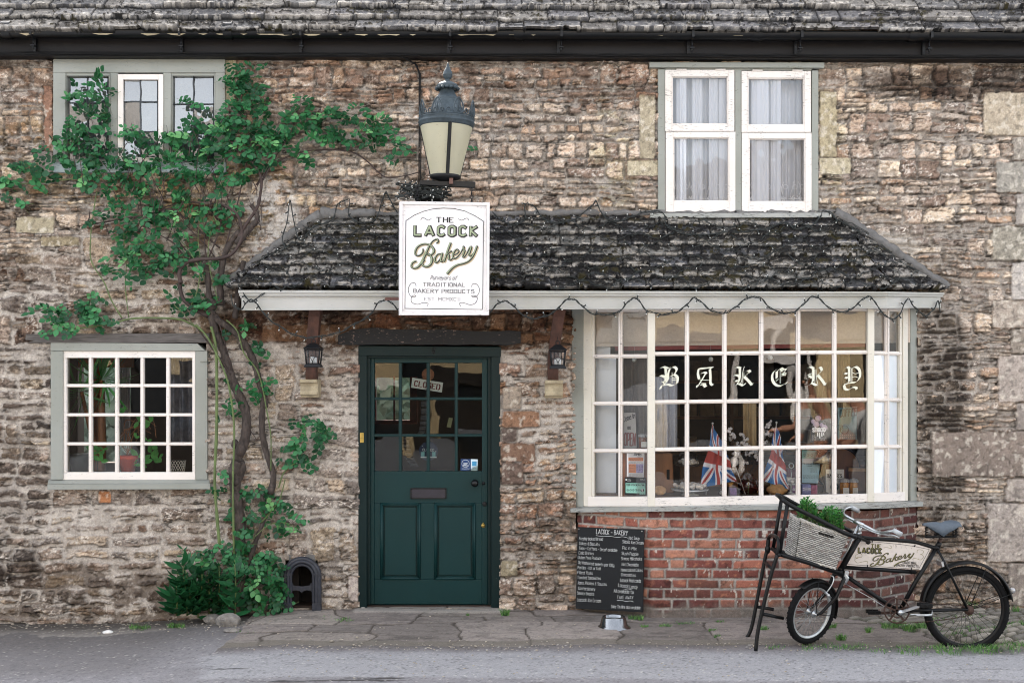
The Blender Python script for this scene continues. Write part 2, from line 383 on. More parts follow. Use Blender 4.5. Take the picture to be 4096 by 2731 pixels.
    rim = ss(.012, .0, np.abs(ins-.001))*(.35+.65*ss(.4, .62, vn(x*14, z*22, 31)))*np.where(a_v < .35, 1, .45)
    c = mixc(c, c*.16, rim*np.where(coarse, .6, .9))  # crevice shade painted into the colour, deepest under each stone
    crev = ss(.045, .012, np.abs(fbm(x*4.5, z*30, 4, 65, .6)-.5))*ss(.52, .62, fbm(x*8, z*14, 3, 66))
    c = mixc(c, c*.14, crev*.85); h = h-crev*.012  # crevice grooves, their shade painted in as well
    def stain_shade(cx, cy, rx, ry, col, k, th=.42, so=0.):
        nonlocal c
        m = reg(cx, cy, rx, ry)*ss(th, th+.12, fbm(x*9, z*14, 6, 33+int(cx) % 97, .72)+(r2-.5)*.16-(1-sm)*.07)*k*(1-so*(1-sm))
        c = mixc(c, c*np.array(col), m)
    stain_shade(60, 1750, 190, 620, (.25, .23, .22), .95, .35, .6); stain_shade(40, 650, 120, 500, (.4, .36, .33), .8)
    stain_shade(3765, 1650, 110, 560, (.10, .095, .09), 1., .26, .75); stain_shade(3700, 2250, 330, 260, (.42, .38, .35), .9, .38, .5)
    stain_shade(1300, 340, 2600, 110, (.5, .42, .38), .85); stain_shade(3900, 330, 420, 75, (.25, .23, .22), 1., .3)
    stain_shade(250, 640, 420, 200, (.55, .46, .3), .7); stain_shade(900, 780, 420, 200, (.6, .5, .28), .7); stain_shade(700, 1150, 800, 260, (.55, .5, .46), .8)
    stain_shade(1180, 1230, 360, 120, (.3, .28, .27), .9); stain_shade(1600, 1300, 800, 120, (.30, .21, .16), .97, .24)  # the second paints the canopy's shade into the stone along with brown staining
    stain_shade(200, 2380, 950, 130, (.4, .36, .33), .95, .34); stain_shade(2180, 2250, 180, 330, (.5, .47, .44), .8); stain_shade(1330, 2280, 130, 200, (.4, .38, .37), .8)
    stain_shade(2450, 640, 90, 260, (.8, .82, .66), .6); stain_shade(3290, 640, 90, 330, (.8, .82, .66), .7)
    stain_shade(650, 1750, 240, 1200, (.7, .66, .62), .6)
    lime = reg(1080, 880, 110, 200)*ss(.47, .53, fbm(x*12, z*15, 6, 61, .7))
    c = mixc(c, np.array(hexc('c5bfb8')), lime*.8)
    # big dressed blocks
    def block(a, b, e, g, col, hh=.02, k=1.):
        nonlocal h, c
        xa, xb = sorted(((a-HX)*9/F, (e-HX)*9/F)); za, zb = 1.8-(g-HY)*9/F, 1.8-(b-HY)*9/F
        i = inside(x, z, xa, xb, za, zb, .012)+(fbm(x*14, z*14, 3, 40)-.5)*.022
        m = ss(-.002, .004, i); edge = ss(.012, 0, np.abs(i+.004))*.7
        cc = np.array(hexc(col))[None, None]*(.8+.4*fbm(x*9+a, z*9, 5, 41))[..., None]
        cc = mixc(cc, cc*.45, ss(.56, .72, fbm(x*40, z*40, 4, 42))*.7); cc = mixc(cc, hexc('d8cfc0'), ss(.58, .7, fbm(x*32, z*32, 4, 43))*.5)
        c = mixc(c, c*.35, edge*k); c = mixc(c, cc, m*k); h = h+(hh+(fbm(x*20, z*20, 4, 44)-.5)*.008-h)*m
    for q in [(3930, 372, 4200, 544, 'b3a591'), (4048, 552, 4230, 642, '9a9186'), (3981, 648, 4230, 772, '9b958b'), (4061, 778, 4230, 902, 'a39b93'),
              (3965, 908, 4230, 1042, '948d80'), (4045, 1050, 4230, 1196, 'b8b0a8'), (3967, 1203, 4230, 1310, 'a79a8d'), (4040, 1316, 4230, 1412, '93887c'),
              (3988, 1420, 4230, 1605, 'a89c92'), (4060, 1612, 4230, 1718, '948a82'), (3725, 1725, 4230, 1905, '877a70'), (4020, 1910, 4230, 2005, 'a2978e'),
              (3945, 2012, 4230, 2245, 'aa9f96'), (4030, 2250, 4230, 2420, '8d8279'),
              (2556, 385, 2620, 637, 'ada18a', .012), (2508, 642, 2634, 705, 'b8ac93', .016), (3278, 365, 3347, 631, 'ada084', .012), (3276, 631, 3403, 698, 'b6aa90', .016),
              (176, 347, 209, 602, '8b6a58', .012), (150, 610, 212, 700, '8f857d', .01), (900, 240, 945, 420, 'a39a80', .012),
              (2010, 1547, 2082, 1634, '9d8f80'), (2010, 1643, 2160, 1708, '916f58'), (2008, 1715, 2068, 1768, '665850'), (2006, 1772, 2140, 1844, '7f6453'),
              (2006, 1848, 2093, 1935, '6c5a50'), (2006, 2240, 2070, 2300, '8b806a'), (1395, 2300, 1434, 2400, 'b7aaa2', .01), (1050, 1300, 1436, 1365, '7b5a40', .01, .5),
              (66, 870, 217, 932, 'a39880', .02), (165, 950, 320, 985, '8d8068', .02), (510, 1905, 640, 1945, '8f8070', .01), (400, 1965, 445, 2008, 'b27a54', .015)]:
        block(*q)
    # mortar fillet under the sill of the upstairs window and the plaster along the canopy
    ft = reg(3560, 985, 130, 60)*.9; c = mixc(c, np.array(hexc('b4aca2')), ft*ss(.4, .5, fbm(x*6, z*6, 3, 62)))
    lim2 = ss(26, 8, np.abs((py-1000)-(px-3500)*.62-8*np.sin(px*.05)))*ss(3470, 3500, px)*ss(3780, 3740, px)
    c = mixc(c, np.array(hexc('d6cab4')), lim2*.9)
    bow = (fbm(x*.8, z*.8, 2, 50)-.5)*.02
    h = h+bow+(ss(2.2, 0, z)*.01)
    pos = np.stack([x, -h, z], -1)
    cx = (px[:-1, :-1]+px[1:, 1:])/2; cy = (py[:-1, :-1]+py[1:, 1:])/2; keep = np.ones(cx.shape, bool)
    for a, b, e, g in HOLES: keep &= ~((cx > a+3) & (cx < e-3) & (cy > b+3) & (cy < g-3))
    a, b, e, g = BAY; keep &= ~((cx > a+8) & (cx < e-8) & (cy > b) & (cy < g+60))
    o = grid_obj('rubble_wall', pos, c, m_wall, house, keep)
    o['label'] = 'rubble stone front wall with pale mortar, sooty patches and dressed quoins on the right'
wall_front()

# sides, back and inner leaf of the house
mb = MB()
for x0, x1 in ((-5.75, -5.24), (5.24, 5.75)): mb.box((x0, -.01, -.3), (x1, 5, 4.4))
b = MB()
bw = lambda sx, sy: P(sx, sy, 4.6)
w1a, w1b = bw(311, 1435), bw(522, 1850); w2a, w2b = bw(1500, 1510), bw(1665, 1685)
xs_ = [-5.6, w1a.x, w1b.x, w2a.x, w2b.x, 5.6]
for i, (za, zb) in enumerate([(None, None), (w1b.z, w1a.z), (None, None), (w2b.z, w2a.z), (None, None)]):
    if za is None: mb.box((xs_[i], 4.6, -.3), (xs_[i+1], 4.8, 4.4))
    else:
        mb.box((xs_[i], 4.6, -.3), (xs_[i+1], 4.8, za)); mb.box((xs_[i], 4.6, zb), (xs_[i+1], 4.8, 4.4))
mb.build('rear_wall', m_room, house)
mb = MB()
for za, zb in ((2.5, 2.6), (4.3, 4.4)): mb.box((-5.6, .12, za), (5.6, 4.6, zb))
mb.box((-1.75, .1, 0), (-1.65, 4.6, 2.5)); mb.box((-.9, .1, 2.6), (-.8, 4.6, 4.3)); mb.box((-5.6, 1.6, 2.6), (5.6, 1.7, 4.3))
mb.box((3.6, .1, 0), (3.7, 4.6, 2.5)); mb.box((.05, .1, 0), (.12, 1.6, 2.5))
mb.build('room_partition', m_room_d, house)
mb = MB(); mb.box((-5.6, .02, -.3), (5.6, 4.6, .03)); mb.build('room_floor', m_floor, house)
# ------------------------------------------------------------------ roofs as courses of stone slates
def slates(name, q, ncourse, wm, mat, seed, moss, res=.006, hem=None, parent=None, thick=.022, mossh=.012, cols=('77746f', '8a857e', '68666a', '9a9388', '5d5c5c')):
    A, B, C, D = [np.array(p) for p in q]           # eave left, eave right, top right, top left
    wlen = max(np.linalg.norm(B-A), np.linalg.norm(C-D)); hlen = max(np.linalg.norm(D-A), np.linalg.norm(C-B))
    nx, ny = int(wlen/res), int(hlen/res*1.2); s, t = np.meshgrid(np.linspace(0, 1, nx), np.linspace(0, 1, ny))
    base = (A*(1-s)[..., None]+B*s[..., None])*(1-t)[..., None]+(D*(1-s)[..., None]+C*s[..., None])*t[..., None]
    U = (B-A)/np.linalg.norm(B-A); Vv = (D+C-A-B); Vv = Vv-U*(Vv@U); Vv /= np.linalg.norm(Vv); N = np.cross(U, Vv); N /= np.linalg.norm(N)
    rel = base-A; u = rel@U; v = rel@Vv
    ce = hlen/ncourse
    wv = v+(fbm(u*1.2, v*2, 3, seed)-.5)*.04*(ce/.1)+(fbm(u*15, v*3, 3, seed+1)-.5)*.010
    k0 = np.floor(wv/ce).astype(np.int64); w2 = wm*(.8+.5*H(k0, np.int64(seed)))
    j, lo, hi = jit1(u/w2+H(k0, np.int64(3))*9, k0, .7, seed)
    wv2 = wv-(H(k0, j, np.int64(4))-.5)*.22*ce
    k = np.floor(wv2/ce).astype(np.int64); w2 = wm*(.8+.5*H(k, np.int64(seed))); off = H(k, np.int64(3))*9
    uj = u+(fbm(u*30, v*40, 2, seed+6)-.5)*.012
    j, lo, hi = jit1(uj/w2+off, k, .7, seed); sid = (H(k, j, np.int64(6))*1e7).astype(np.int64)
    a = wv2/ce-k; ed = np.minimum(uj/w2+off-lo, hi-(uj/w2+off))*w2
    r1 = H(sid, np.int64(1)); r2 = H(sid, np.int64(2)); r3 = H(sid, np.int64(3))
    h = thick*(1-a)*(.8+.7*r1)+(r2-.5)*.008+(fbm(u*20, v*20, 4, seed+2)-.5)*.012-(1-ss(.001, .008, ed))*.016*(1-a*.6)
    h -= ss(.10, 0, a)*.004
    pal = np.array([hexc(c) for c in cols]); c = pal[(r3*len(cols)*.999).astype(int)]*(.8+.4*r2)[..., None]
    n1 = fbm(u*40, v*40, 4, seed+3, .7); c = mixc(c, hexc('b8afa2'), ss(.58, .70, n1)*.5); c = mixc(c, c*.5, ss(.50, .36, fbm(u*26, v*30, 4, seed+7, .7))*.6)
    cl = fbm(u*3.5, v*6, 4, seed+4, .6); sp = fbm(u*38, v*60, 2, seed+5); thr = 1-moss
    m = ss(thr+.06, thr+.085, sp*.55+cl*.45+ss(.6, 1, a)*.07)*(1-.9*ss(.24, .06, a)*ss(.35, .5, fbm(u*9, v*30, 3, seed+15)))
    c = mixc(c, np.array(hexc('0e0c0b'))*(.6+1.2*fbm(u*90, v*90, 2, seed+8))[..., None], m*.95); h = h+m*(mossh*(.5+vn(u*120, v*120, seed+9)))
    c = mixc(c, c*.10, (1-ss(.001, .009, ed))*.95*(1-m*.6)); c = mixc(c, np.array(hexc('b4ada4')), ss(.2, .05, a)*ss(.48, .6, fbm(u*30, v*30, 3, seed+16))*.7*(1-m)); c = mixc(c, c*.08, ss(.84, .92, a)*.97)  # last mix paints the shadow below each course into the slate colour
    gm = ss(.58, .7, fbm(u*9, v*12, 4, seed+12))*m*.6; c = mixc(c, hexc('3a3418'), gm)
    pos = base+N*h[..., None]
    if hem is not None:
        sk = np.repeat(pos[:1], 3, 0).copy(); sk[0] -= N*hem*1.0; sk[1] -= N*hem*.5
        sk[:2] += Vv*.01; jag = (r1[:1]-.5)*.012; sk[:2] += (N*jag[..., None])
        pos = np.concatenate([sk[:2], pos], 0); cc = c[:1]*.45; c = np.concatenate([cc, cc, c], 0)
    return grid_obj(name, pos, c, mat, parent)
# main roof: eave over the gutter, rising away; only its foot is in the picture, the rest closes the house
ev = -.26; eL = P(-700, 123, ev); eR = P(4800, 133, ev); eL.x, eR.x = -5.8, 5.8
rt = .62; up = Vector((0, rt, rt*1.13))
roof = sub('roof', house)
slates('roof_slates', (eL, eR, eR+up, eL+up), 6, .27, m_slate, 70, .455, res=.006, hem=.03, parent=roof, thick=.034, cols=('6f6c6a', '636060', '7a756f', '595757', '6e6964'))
mb = MB(); top = Vector((0, 3.0, 2.75))
a_, b_ = eL+up*.97-Vector((0, 0, .02)), eR+up*.97-Vector((0, 0, .02)); ra, rb = Vector((-5.8, 2.4, 7.0)), Vector((5.8, 2.4, 7.0))
mb.hexa([a_, b_, rb, ra], (0, .02, -.1)); mb.hexa([ra, rb, Vector((5.8, 5.1, 4.2)), Vector((-5.8, 5.1, 4.2))], (0, 0, -.1))
mb.build('roof_slope', m_slate_plain := M('plain_slate', '6a6663', rough=.9, scale=4, bump=.5), roof)
mb = MB(); zz = P(2048, 133, -.2).z; rg_ = random.Random(5); us = [(-5+i*.06, rg_.choice((0, .004, .018, .024))) for i in range(170)]
mb.add([(x, -.235-.01*d_, zz-.006) for x, d_ in us]+[(x, -.235-.01*d_, zz-.006-d_) for x, d_ in us]+[(x, -.08, zz-.006) for x, d_ in us], [(n_+i, n_+i+1, i+1, i) for n_ in (170,) for i in range(169)]+[(i, i+1, 340+i+1, 340+i) for i in range(169)]); mb.build('under_slates', m_freestone, roof)
# gutter, brackets, fascia board and cable
g = sub('gutter', house, 'black half-round gutter running the whole width')
mb = MB(); gy, gr = -.185, .062
def gz(x): return P(2048, 130, -.18).z+ -.0035*x
n = 14; vs = []
for x in (-5.8, -4.04, 5.8):
    for rr in (gr, gr-.006):
        for k in range(n+1):
            a = math.pi*k/n; vs.append((x, gy-rr*math.cos(a), gz(x)-rr*math.sin(a)*.95))
fs = []
for s_ in (0, 1):
    o0 = s_*2*(n+1); o1 = (s_+1)*2*(n+1)
    for k in range(n):
        fs += [(o0+k, o0+k+1, o1+k+1, o1+k), (o0+n+1+k+1, o0+n+1+k, o1+n+1+k, o1+n+1+k+1)]
    fs += [(o0, o1, o1+n+1, o0+n+1), (o0+n, o0+2*n+1, o1+2*n+1, o1+n)]
mb.add(vs, fs, True); mb.build('trough', m_black, g)
for vx in (9, 1012/1.9*0+1040*0+520, 660, 1190, 1740, 2100):
    x = V(vx, 85, gy-.06).x; mb = MB()
    mb.tube([(x-.03, gy, gz(x)), (x+.03, gy, gz(x))], .0665, 20, cap=False); mb.tube([(x+.028, gy, gz(x)), (x+.036, gy, gz(x))], .069, 20, cap=False)
    mb.build('joint', m_black, g)
for vx in (70, 412, 690, 1034, 1290, 1592, 1842, 2140):
    x = V(vx, 85, gy-.06).x; mb = MB(); z = gz(x)
    pts = [(x, gy-.066*math.cos(a), z-.064*math.sin(a)+.004) for a in [math.pi*k/10 for k in range(0, 6)]]
    mb.tube(pts+[(x, gy, z-.07)], .006, 6); mb.tube([(x, gy-.064, z+.006), (x+.004, gy-.02, z+.012)], .006, 6)
    mb.box((x-.009, gy-.072, z-.05), (x+.009, gy-.066, z+.006)); mb.tube([(x, gy-.01, z-.06), (x, gy-.01, z-.128)], .005, 6); mb.box((x-.016, gy-.03, z-.122), (x+.016, gy+.01, z-.114))
    mb.tube([(x, gy-.012, z-.10), (x, gy-.012, z-.145)], .009, 6)
    mb.box((x-.028, -.13, z-.15), (x-.008, -.105, z-.03)); mb.build('gutter_bracket', m_iron, g)
mb = MB()
zt, zb_ = P(2048, 150, -.1).z, P(2048, 226, -.1).z
mb.hexa([(-5.7, -.10, zb_+.02), (5.7, -.10, zb_-.018), (5.7, -.10, zt), (-5.7, -.10, zt+.02)], (0, .03, 0))
mb.hexa([(-5.7, -.115, zb_+.005), (5.7, -.115, zb_-.034), (5.7, -.115, zb_-.016), (-5.7, -.115, zb_+.022)], (0, .11, 0)); mb.build('fascia_board', m_soffit, house, bevel=.003)
mb = MB()
rng = random.Random(4)
for k in range(3):
    pts = []
    for i in range(0, 90):
        x = -4.6+i*.1045
        if x > -.75 and k == 0: break
        pts.append((x, -.125-.006*k, zb_+.003-.0034*x+k*.008-.012+rng.uniform(-.003, .003)))
    if k == 0:
        for q in [(1668, 262), (1677, 300), (1677, 500), (1676, 700), (1674, 780)]: pts.append(P(q[0], q[1], -.04))
    mb.tube(pts, .0055, 5)
pts = [P(q[0], q[1], -.045) for q in [(1640, 244), (1660, 256), (1683, 300), (1684, 520), (1683, 700), (1681, 760)]]
mb.tube(pts, .005, 5)
mb.build('cable', m_blackm, house)
# ================================================================== ground
def ground_z(x, y):
    return -.10*ss(-1.3, -3.3, x)-.035*ss(-.75, -1.35, y)*ss(-3.2, -1.2, x)-.03*ss(2.5, 4.2, x)*ss(-.3, -1.3, y)
def gzs(x, y): return float(ground_z(np.array([x]), np.array([y]))[0])
def G(sx, sy, it=8):                    # the point of the ground seen at a pixel
    z = 0.
    for _ in range(it):
        D = (CAMZ-z)*F/(sy-HY); x = (sx-HX)*D/F; z = gzs(x, D+CAMY)
    return Vector((x, D+CAMY, z))
def ground_parts():
    res = .011; xs = np.arange(-5.25, 5.25, res); ys = np.arange(-2.75, .03, res); x, y = np.meshgrid(xs, ys)
    gz0 = ground_z(x, y); D = y-CAMY; px = HX+x*F/D; py = HY+(CAMZ-gz0)*F/D
    edge = -1.10+(fbm(x*2, y*0, 3, 81)-.5)*.10-.04*ss(2, 3.6, x)
    left = x < -1.95+(fbm(y*5, x*0, 3, 82)-.5)*.12-.0*y
    road = (y < edge) | (left & (y < -.40+(fbm(x*5, y*5, 4, 182)-.5)*.5))
    cob = x-(-y-.55)*.9+(fbm(x*3, y*3, 3, 83)-.5)*.2 > 2.62
    gr = (fbm(x*60, y*60, 4, 84, .7)); big = fbm(x*1.2, y*2.2, 5, 85); mid = fbm(x*6, y*10, 5, 86, .6)
    # asphalt
    ca = np.array(hexc('827f80'))[None, None]*(.8+.4*mid)[..., None]
    lightp = ss(-.12, .05, (y+1.28)*-1+.0*x)*ss(-2.35, -2.2, x+.2*y+(mid-.5)*.15)*ss(-1.92, -1.86, y+(fbm(x*1.5, y*0, 3, 87)-.5)*.12+.02*x)
    ca = mixc(ca, np.array(hexc('9a999a'))*1., lightp*.75)
    ca = mixc(ca, np.array(hexc('6e6a69')), ss(-2.1, -2.6, x)*ss(-1.85, -1.4, y)*.75)
    ca = mixc(ca, hexc('5b5450'), ss(-.14, 0, y-edge)*(1-left)*.8)
    ca = mixc(ca, np.array(hexc('5d5855')), left*ss(-1.3, -.4, y+(mid-.5)*.5)*.75)
    for cx_, cy_, rx_, ry_ in ((-.95, -1.93, .42, .018), (-1.35, -1.96, .28, .012), (-.8, -1.88, .16, .022), (-.15, -2.0, .6, .008), (1.9, -2.02, .45, .02), (3.25, -2.03, .4, .022), (3.9, -1.98, .25, .02), (-1.75, -1.62, .16, .015), (2.9, -1.65, .2, .006)):
        m = 1-ss(.5, 1.3, ((x-cx_)/rx_)**2+((y-cy_)/ry_)**2+(fbm(x*8, y*25, 4, 88)-.5)*2.5)
        ca = mixc(ca, np.array(hexc('2b2724')), m*.85)
    ca = mixc(ca, hexc('4c4b4d'), ss(.62, .7, gr)*.6); ca = mixc(ca, hexc('c9c4ba'), ss(.76, .79, fbm(x*75, y*75, 3, 89, .7))*.6)
    crack = 1-ss(0, .012, np.abs(fbm(x*1.3, y*3, 4, 90)-.5))
    ca = mixc(ca, ca*.6, crack*.35)
    ha = (gr-.5)*.006+(mid-.5)*.012+ss(-.10, 0, y-edge)*.006*(1-left)
    # flagstones
    wx = x+(fbm(x*1.8, y*2.5, 3, 91)-.5)*.42+(fbm(x*16, y*16, 3, 92)-.5)*.016; wy = y+(fbm(x*1.3, y*2, 3, 93)-.5)*.34+(fbm(x*16, y*16, 3, 94)-.5)*.016
    sid, u0, u1, v0, v1 = rubble(wx, wy, .62, 1.2, .62, 95, 2); ins = inside(wx, wy, u0, u1, v0, v1, .04)-.003
    r1, r2 = H(sid, np.int64(1)), H(sid, np.int64(2)); sm = ss(0, .012, ins)
    pal = np.array([hexc(c) for c in ('857c76', '8b827b', '7c746e', '90877f', '80776f')]); cf = pal[(r1*4.99).astype(int)]*(.85+.25*r2)[..., None]
    cf = mixc(cf, cf*.62, ss(.5, .7, fbm(x*9, y*12, 5, 96, .65))*.7); cf = mixc(cf, hexc('57534f'), ss(.6, .68, gr)*.55)
    cf = mixc(np.array(hexc('4c453e'))[None, None]+0*cf, cf, sm)
    hf = sm*(.008+(r2-.5)*.008)+(mid-.5)*.010+(gr-.5)*.003
    layer = fbm(x*4, y*26, 4, 97); cf = mixc(cf, cf*.55, ss(.64, .7, layer)*.5)
    thr = ss(-.16, -.12, y)*(1-ss(-.0, .05, np.abs(x+.63)-.55)); cf = mixc(cf, np.array(hexc('a09b93')), thr*.6); hf += thr*.012
    # cobbles
    ca_, sa_ = math.cos(.55), math.sin(.55); cu, cv = x*ca_+y*sa_, -x*sa_+y*ca_
    cu += (fbm(x*6, y*6, 3, 98)-.5)*.05; cv += (fbm(x*6, y*6, 3, 99)-.5)*.04
    k, lo, hi = jit1(cv/.075, np.int64(0), .4, 100); j, l2, h2_ = jit1(cu/.15+H(k, np.int64(3))*5, k, .6, 101); off = H(k, np.int64(3))*5
    ins2 = inside(cu, cv, (l2-off)*.15, (h2_-off)*.15, lo*.075, hi*.075, .025)-.006; s2 = ss(-.002, .02, ins2)
    sid2 = (H(k, j)*1e6).astype(np.int64); q1 = H(sid2, np.int64(1)); pc = np.array([hexc(c) for c in ('857f76', '6f6b64', '918a80', '77716a')])[(q1*3.99).astype(int)]*(.85+.3*gr)[..., None]
    cc = mixc(np.array(hexc('4d4a3c'))[None, None]+0*pc, pc, s2); hc = s2*.022+(gr-.5)*.004
    # dirt at the foot of the wall
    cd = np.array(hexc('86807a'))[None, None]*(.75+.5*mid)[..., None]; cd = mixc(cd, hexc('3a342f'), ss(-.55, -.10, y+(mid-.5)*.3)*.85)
    cd = mixc(cd, hexc('b9b2a4'), ss(.70, .73, gr)*.7); hd = (gr-.5)*.012+(mid-.5)*.02
    pave = ~road & ~left & ~cob
    gut = ss(-.11, -.02, edge-y+.0)*0+ss(.13, .02, np.abs(y-edge-.03)); dirtm = ss(.45, .6, gut*.7+mid*.4)
    cf = mixc(cf, np.array(hexc('6b655c')), dirtm*.8); cc = mixc(cc, np.array(hexc('5f5b4c')), dirtm*.6)
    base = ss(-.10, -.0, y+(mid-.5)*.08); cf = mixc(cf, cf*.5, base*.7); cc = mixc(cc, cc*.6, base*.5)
    c = np.where(road[..., None], ca, np.where(left[..., None], cd, np.where(cob[..., None], cc, cf)))
    h = np.where(road, ha, np.where(left, hd, np.where(cob, hc, hf)))
    pos = np.stack([x, y, gz0+h], -1)
    cen = lambda m: m[:-1, :-1]
    for nm, mk in (('road', cen(road)), ('ground', cen(left & ~road)), ('cobbled_path', cen(cob & ~left & ~road)), ('pavement', cen(pave))):
        tag(grid_obj(nm, pos, c, m_ground, None, mk), kind='structure')
ground_parts()
mb = MB()
for a, b in (((-40, -30), (40, -2.73)), ((-40, -2.73), (-5.2, .1)), ((5.2, -2.73), (40, .1)), ((-40, 4.9), (40, 60))):
    xa, xb = a[0], b[0]; nx_ = 30
    ring = [(xa+(xb-xa)*i/nx_) for i in range(nx_+1)]
    for i in range(nx_):
        x0, x1 = ring[i], ring[i+1]
        mb.quadf([(x0, a[1], gzs(x0, max(a[1], -2.74))-.004), (x1, a[1], gzs(x1, max(a[1], -2.74))-.004), (x1, b[1], gzs(x1, min(b[1], 0))-.004), (x0, b[1], gzs(x0, min(b[1], 0))-.004)])
tag(mb.build('village_street', M('asphalt_far', '74777c', rough=.85, scale=3, bump=.2)), kind='structure')

# ================================================================== flat windows
def rb(mb, x0, y0, x1, y1, Yf, dep, tl=0):          # a member given by its outline in the photograph and its front depth
    mb.hexa([P(x0, y1, Yf), P(x1, y1+tl, Yf), P(x1, y0+tl, Yf), P(x0, y0, Yf)], (0, dep, 0))
def panes(mb, xs, ys, Yg, seed, tilt=.006):
    r = random.Random(seed)
    for i in range(len(xs)-1):
        for j in range(len(ys)-1):
            q = [P(xs[i], ys[j+1], Yg), P(xs[i+1], ys[j+1], Yg), P(xs[i+1], ys[j], Yg), P(xs[i], ys[j], Yg)]
            a, b = r.uniform(-tilt, tilt), r.uniform(-tilt, tilt); c = (q[0]+q[2])/2
            mb.quadf([(p.x, p.y+a*(p.x-c.x)*2+b*(p.z-c.z)*2, p.z) for p in q])
# --- upstairs left: three leaded lights in a grey oak frame
w = sub('window', house, 'upstairs three-light leaded window behind the rose')
mb = MB()
rb(mb, 212, 237, 900, 291, -.035, .14); rb(mb, 212, 291, 262, 650, -.032, .14); rb(mb, 861, 291, 900, 650, -.032, .14)
rb(mb, 441, 291, 471, 650, -.030, .13); rb(mb, 652, 291, 684, 650, -.030, .13)
for a, b in ((258, 266), (434, 441), (684, 690), (856, 862)): rb(mb, a, 291, b, 648, -.018, .05)
for a, b in ((262, 441), (684, 861)): rb(mb, a, 291, b, 304, -.020, .05); rb(mb, a, 636, b, 650, -.020, .05)
mb.build('window_frame', m_grey, w, bevel=.004)
mb = MB(); rb(mb, 212, 648, 902, 690, -.05, .15); mb.build('sill', paint('pale_blue_sill', 'a9b6b8', '55564f', wear=.42), w, bevel=.005)
mb = MB()
for q in ((471, 297, 492, 658), (633, 297, 652, 658), (492, 297, 633, 319), (492, 629, 633, 658)): rb(mb, *q, -.042+.001*(q[2]-q[0] > 30), .05)
mb.build('casement', m_white, w, bevel=.003)
mb = MB()
for x0, x1, vxs, hys, Yl in ((266, 434, [350], [413, 533], .012), (492, 633, [562], [408, 528], -.018), (690, 857, [774], [418, 536], .012)):
    for v_ in vxs: mb.tube([P(v_+random.Random(i).uniform(-2, 2), 300+i*35, Yl) for i in range(11)], .0058, 6)
    for h_ in hys: mb.tube([P(x0+(x1-x0)*i/8, h_+random.Random(i+h_).uniform(-1.2, 1.2), Yl-.003) for i in range(9)], .0058, 6)
    for v_ in (x0+3, x1-3): mb.tube([P(v_, 300, Yl), P(v_, 645, Yl)], .004, 6)
mb.build('lead_came', m_lead, w)
mb = MB(); panes(mb, [266, 350, 434], [304, 413, 533, 640], .015, 1, .02); panes(mb, [492, 562, 633], [319, 408, 528, 629], -.014, 2, .02); panes(mb, [690, 774, 857], [304, 418, 536, 640], .015, 3, .02)
mb.build('glass', m_glass_up, w)
mb = MB(); mb.hexa([P(250, 660, .16), P(870, 660, .16), P(870, 290, .16), P(250, 290, .16)], (0, .02, 0)); mb.build('blind', M('grey_blind', '6c7275', rough=.9, var=.2, scale=3, bump=0), w)
# --- downstairs left: twenty small panes
w = sub('window', house, 'ground floor window of twenty small panes with house plants inside')
mb = MB()
q = [P(202, 1403, -.045), P(822, 1403, -.045), P(790, 1374, -.045), P(202, 1369, -.045)]; mb.hexa(q, (0, .14, 0))
rb(mb, 202, 1403, 252, 1918, -.038, .14); rb(mb, 781, 1403, 829, 1918, -.038, .14); mb.build('window_frame', m_grey, w, bevel=.004)
mb = MB(); q = [P(189, 1958, -.10), P(841, 1956, -.10), P(841, 1934, -.10), P(189, 1936, -.10)]; mb.hexa(q, (0, .04, 0))
q = [P(191, 1933, -.10), P(839, 1932, -.10), P(836, 1912, .0), P(194, 1914, .0)]; mb.hexa(q, (0, .02, -.02)); mb.build('sill', m_grey, w, bevel=.003)
mb = MB(); rb(mb, 252, 1403, 781, 1431, -.026, .06); rb(mb, 252, 1431, 266, 1888, -.025, .06); rb(mb, 769, 1431, 781, 1888, -.025, .06); rb(mb, 252, 1888, 781, 1918, -.027, .06)
mb.build('sash', m_white, w, bevel=.003)
gx, gy_ = [266, 362, 467, 569, 672, 769], [1431, 1542, 1659, 1775, 1888]
def sashbars(mb, gx, gy, Yf, wpx=14, q=3.5):
    for v_ in gx[1:-1]: rb(mb, v_-wpx/2, gy[0], v_+wpx/2, gy[-1], Yf+.006, .03); rb(mb, v_-q, gy[0], v_+q, gy[-1], Yf-.005, .02)
    for h_ in gy[1:-1]: rb(mb, gx[0], h_-wpx/2+1, gx[-1], h_+wpx/2-1, Yf+.009, .026); rb(mb, gx[0], h_-q, gx[-1], h_+q, Yf-.003, .02)
mb = MB(); sashbars(mb, gx, gy_, -.02, 15); mb.build('glazing_bar', m_white, w, bevel=.0015)
mb = MB(); panes(mb, gx, gy_, .004, 5); mb.build('glass', m_glass, w)
mb = MB(); q = [P(102, 1371, -.05), P(837, 1371, -.05), P(838, 1333, -.05), P(230, 1335, -.05)]; mb.hexa(q, (0, .12, 0)); q = [P(100, 1360, -.04), P(240, 1368, -.04), P(240, 1335, -.04), P(102, 1336, -.04)]; mb.hexa(q, (0, .1, 0))
mb.build('lintel', m_oldwood, w, bevel=.006)
mb = MB(); mb.box((P(202, 0, .1).x, .05, P(0, 1925, .1).z-.05), (P(829, 0, .1).x, .28, P(0, 1912, .1).z)); mb.build('inner_sill', m_floor, w)
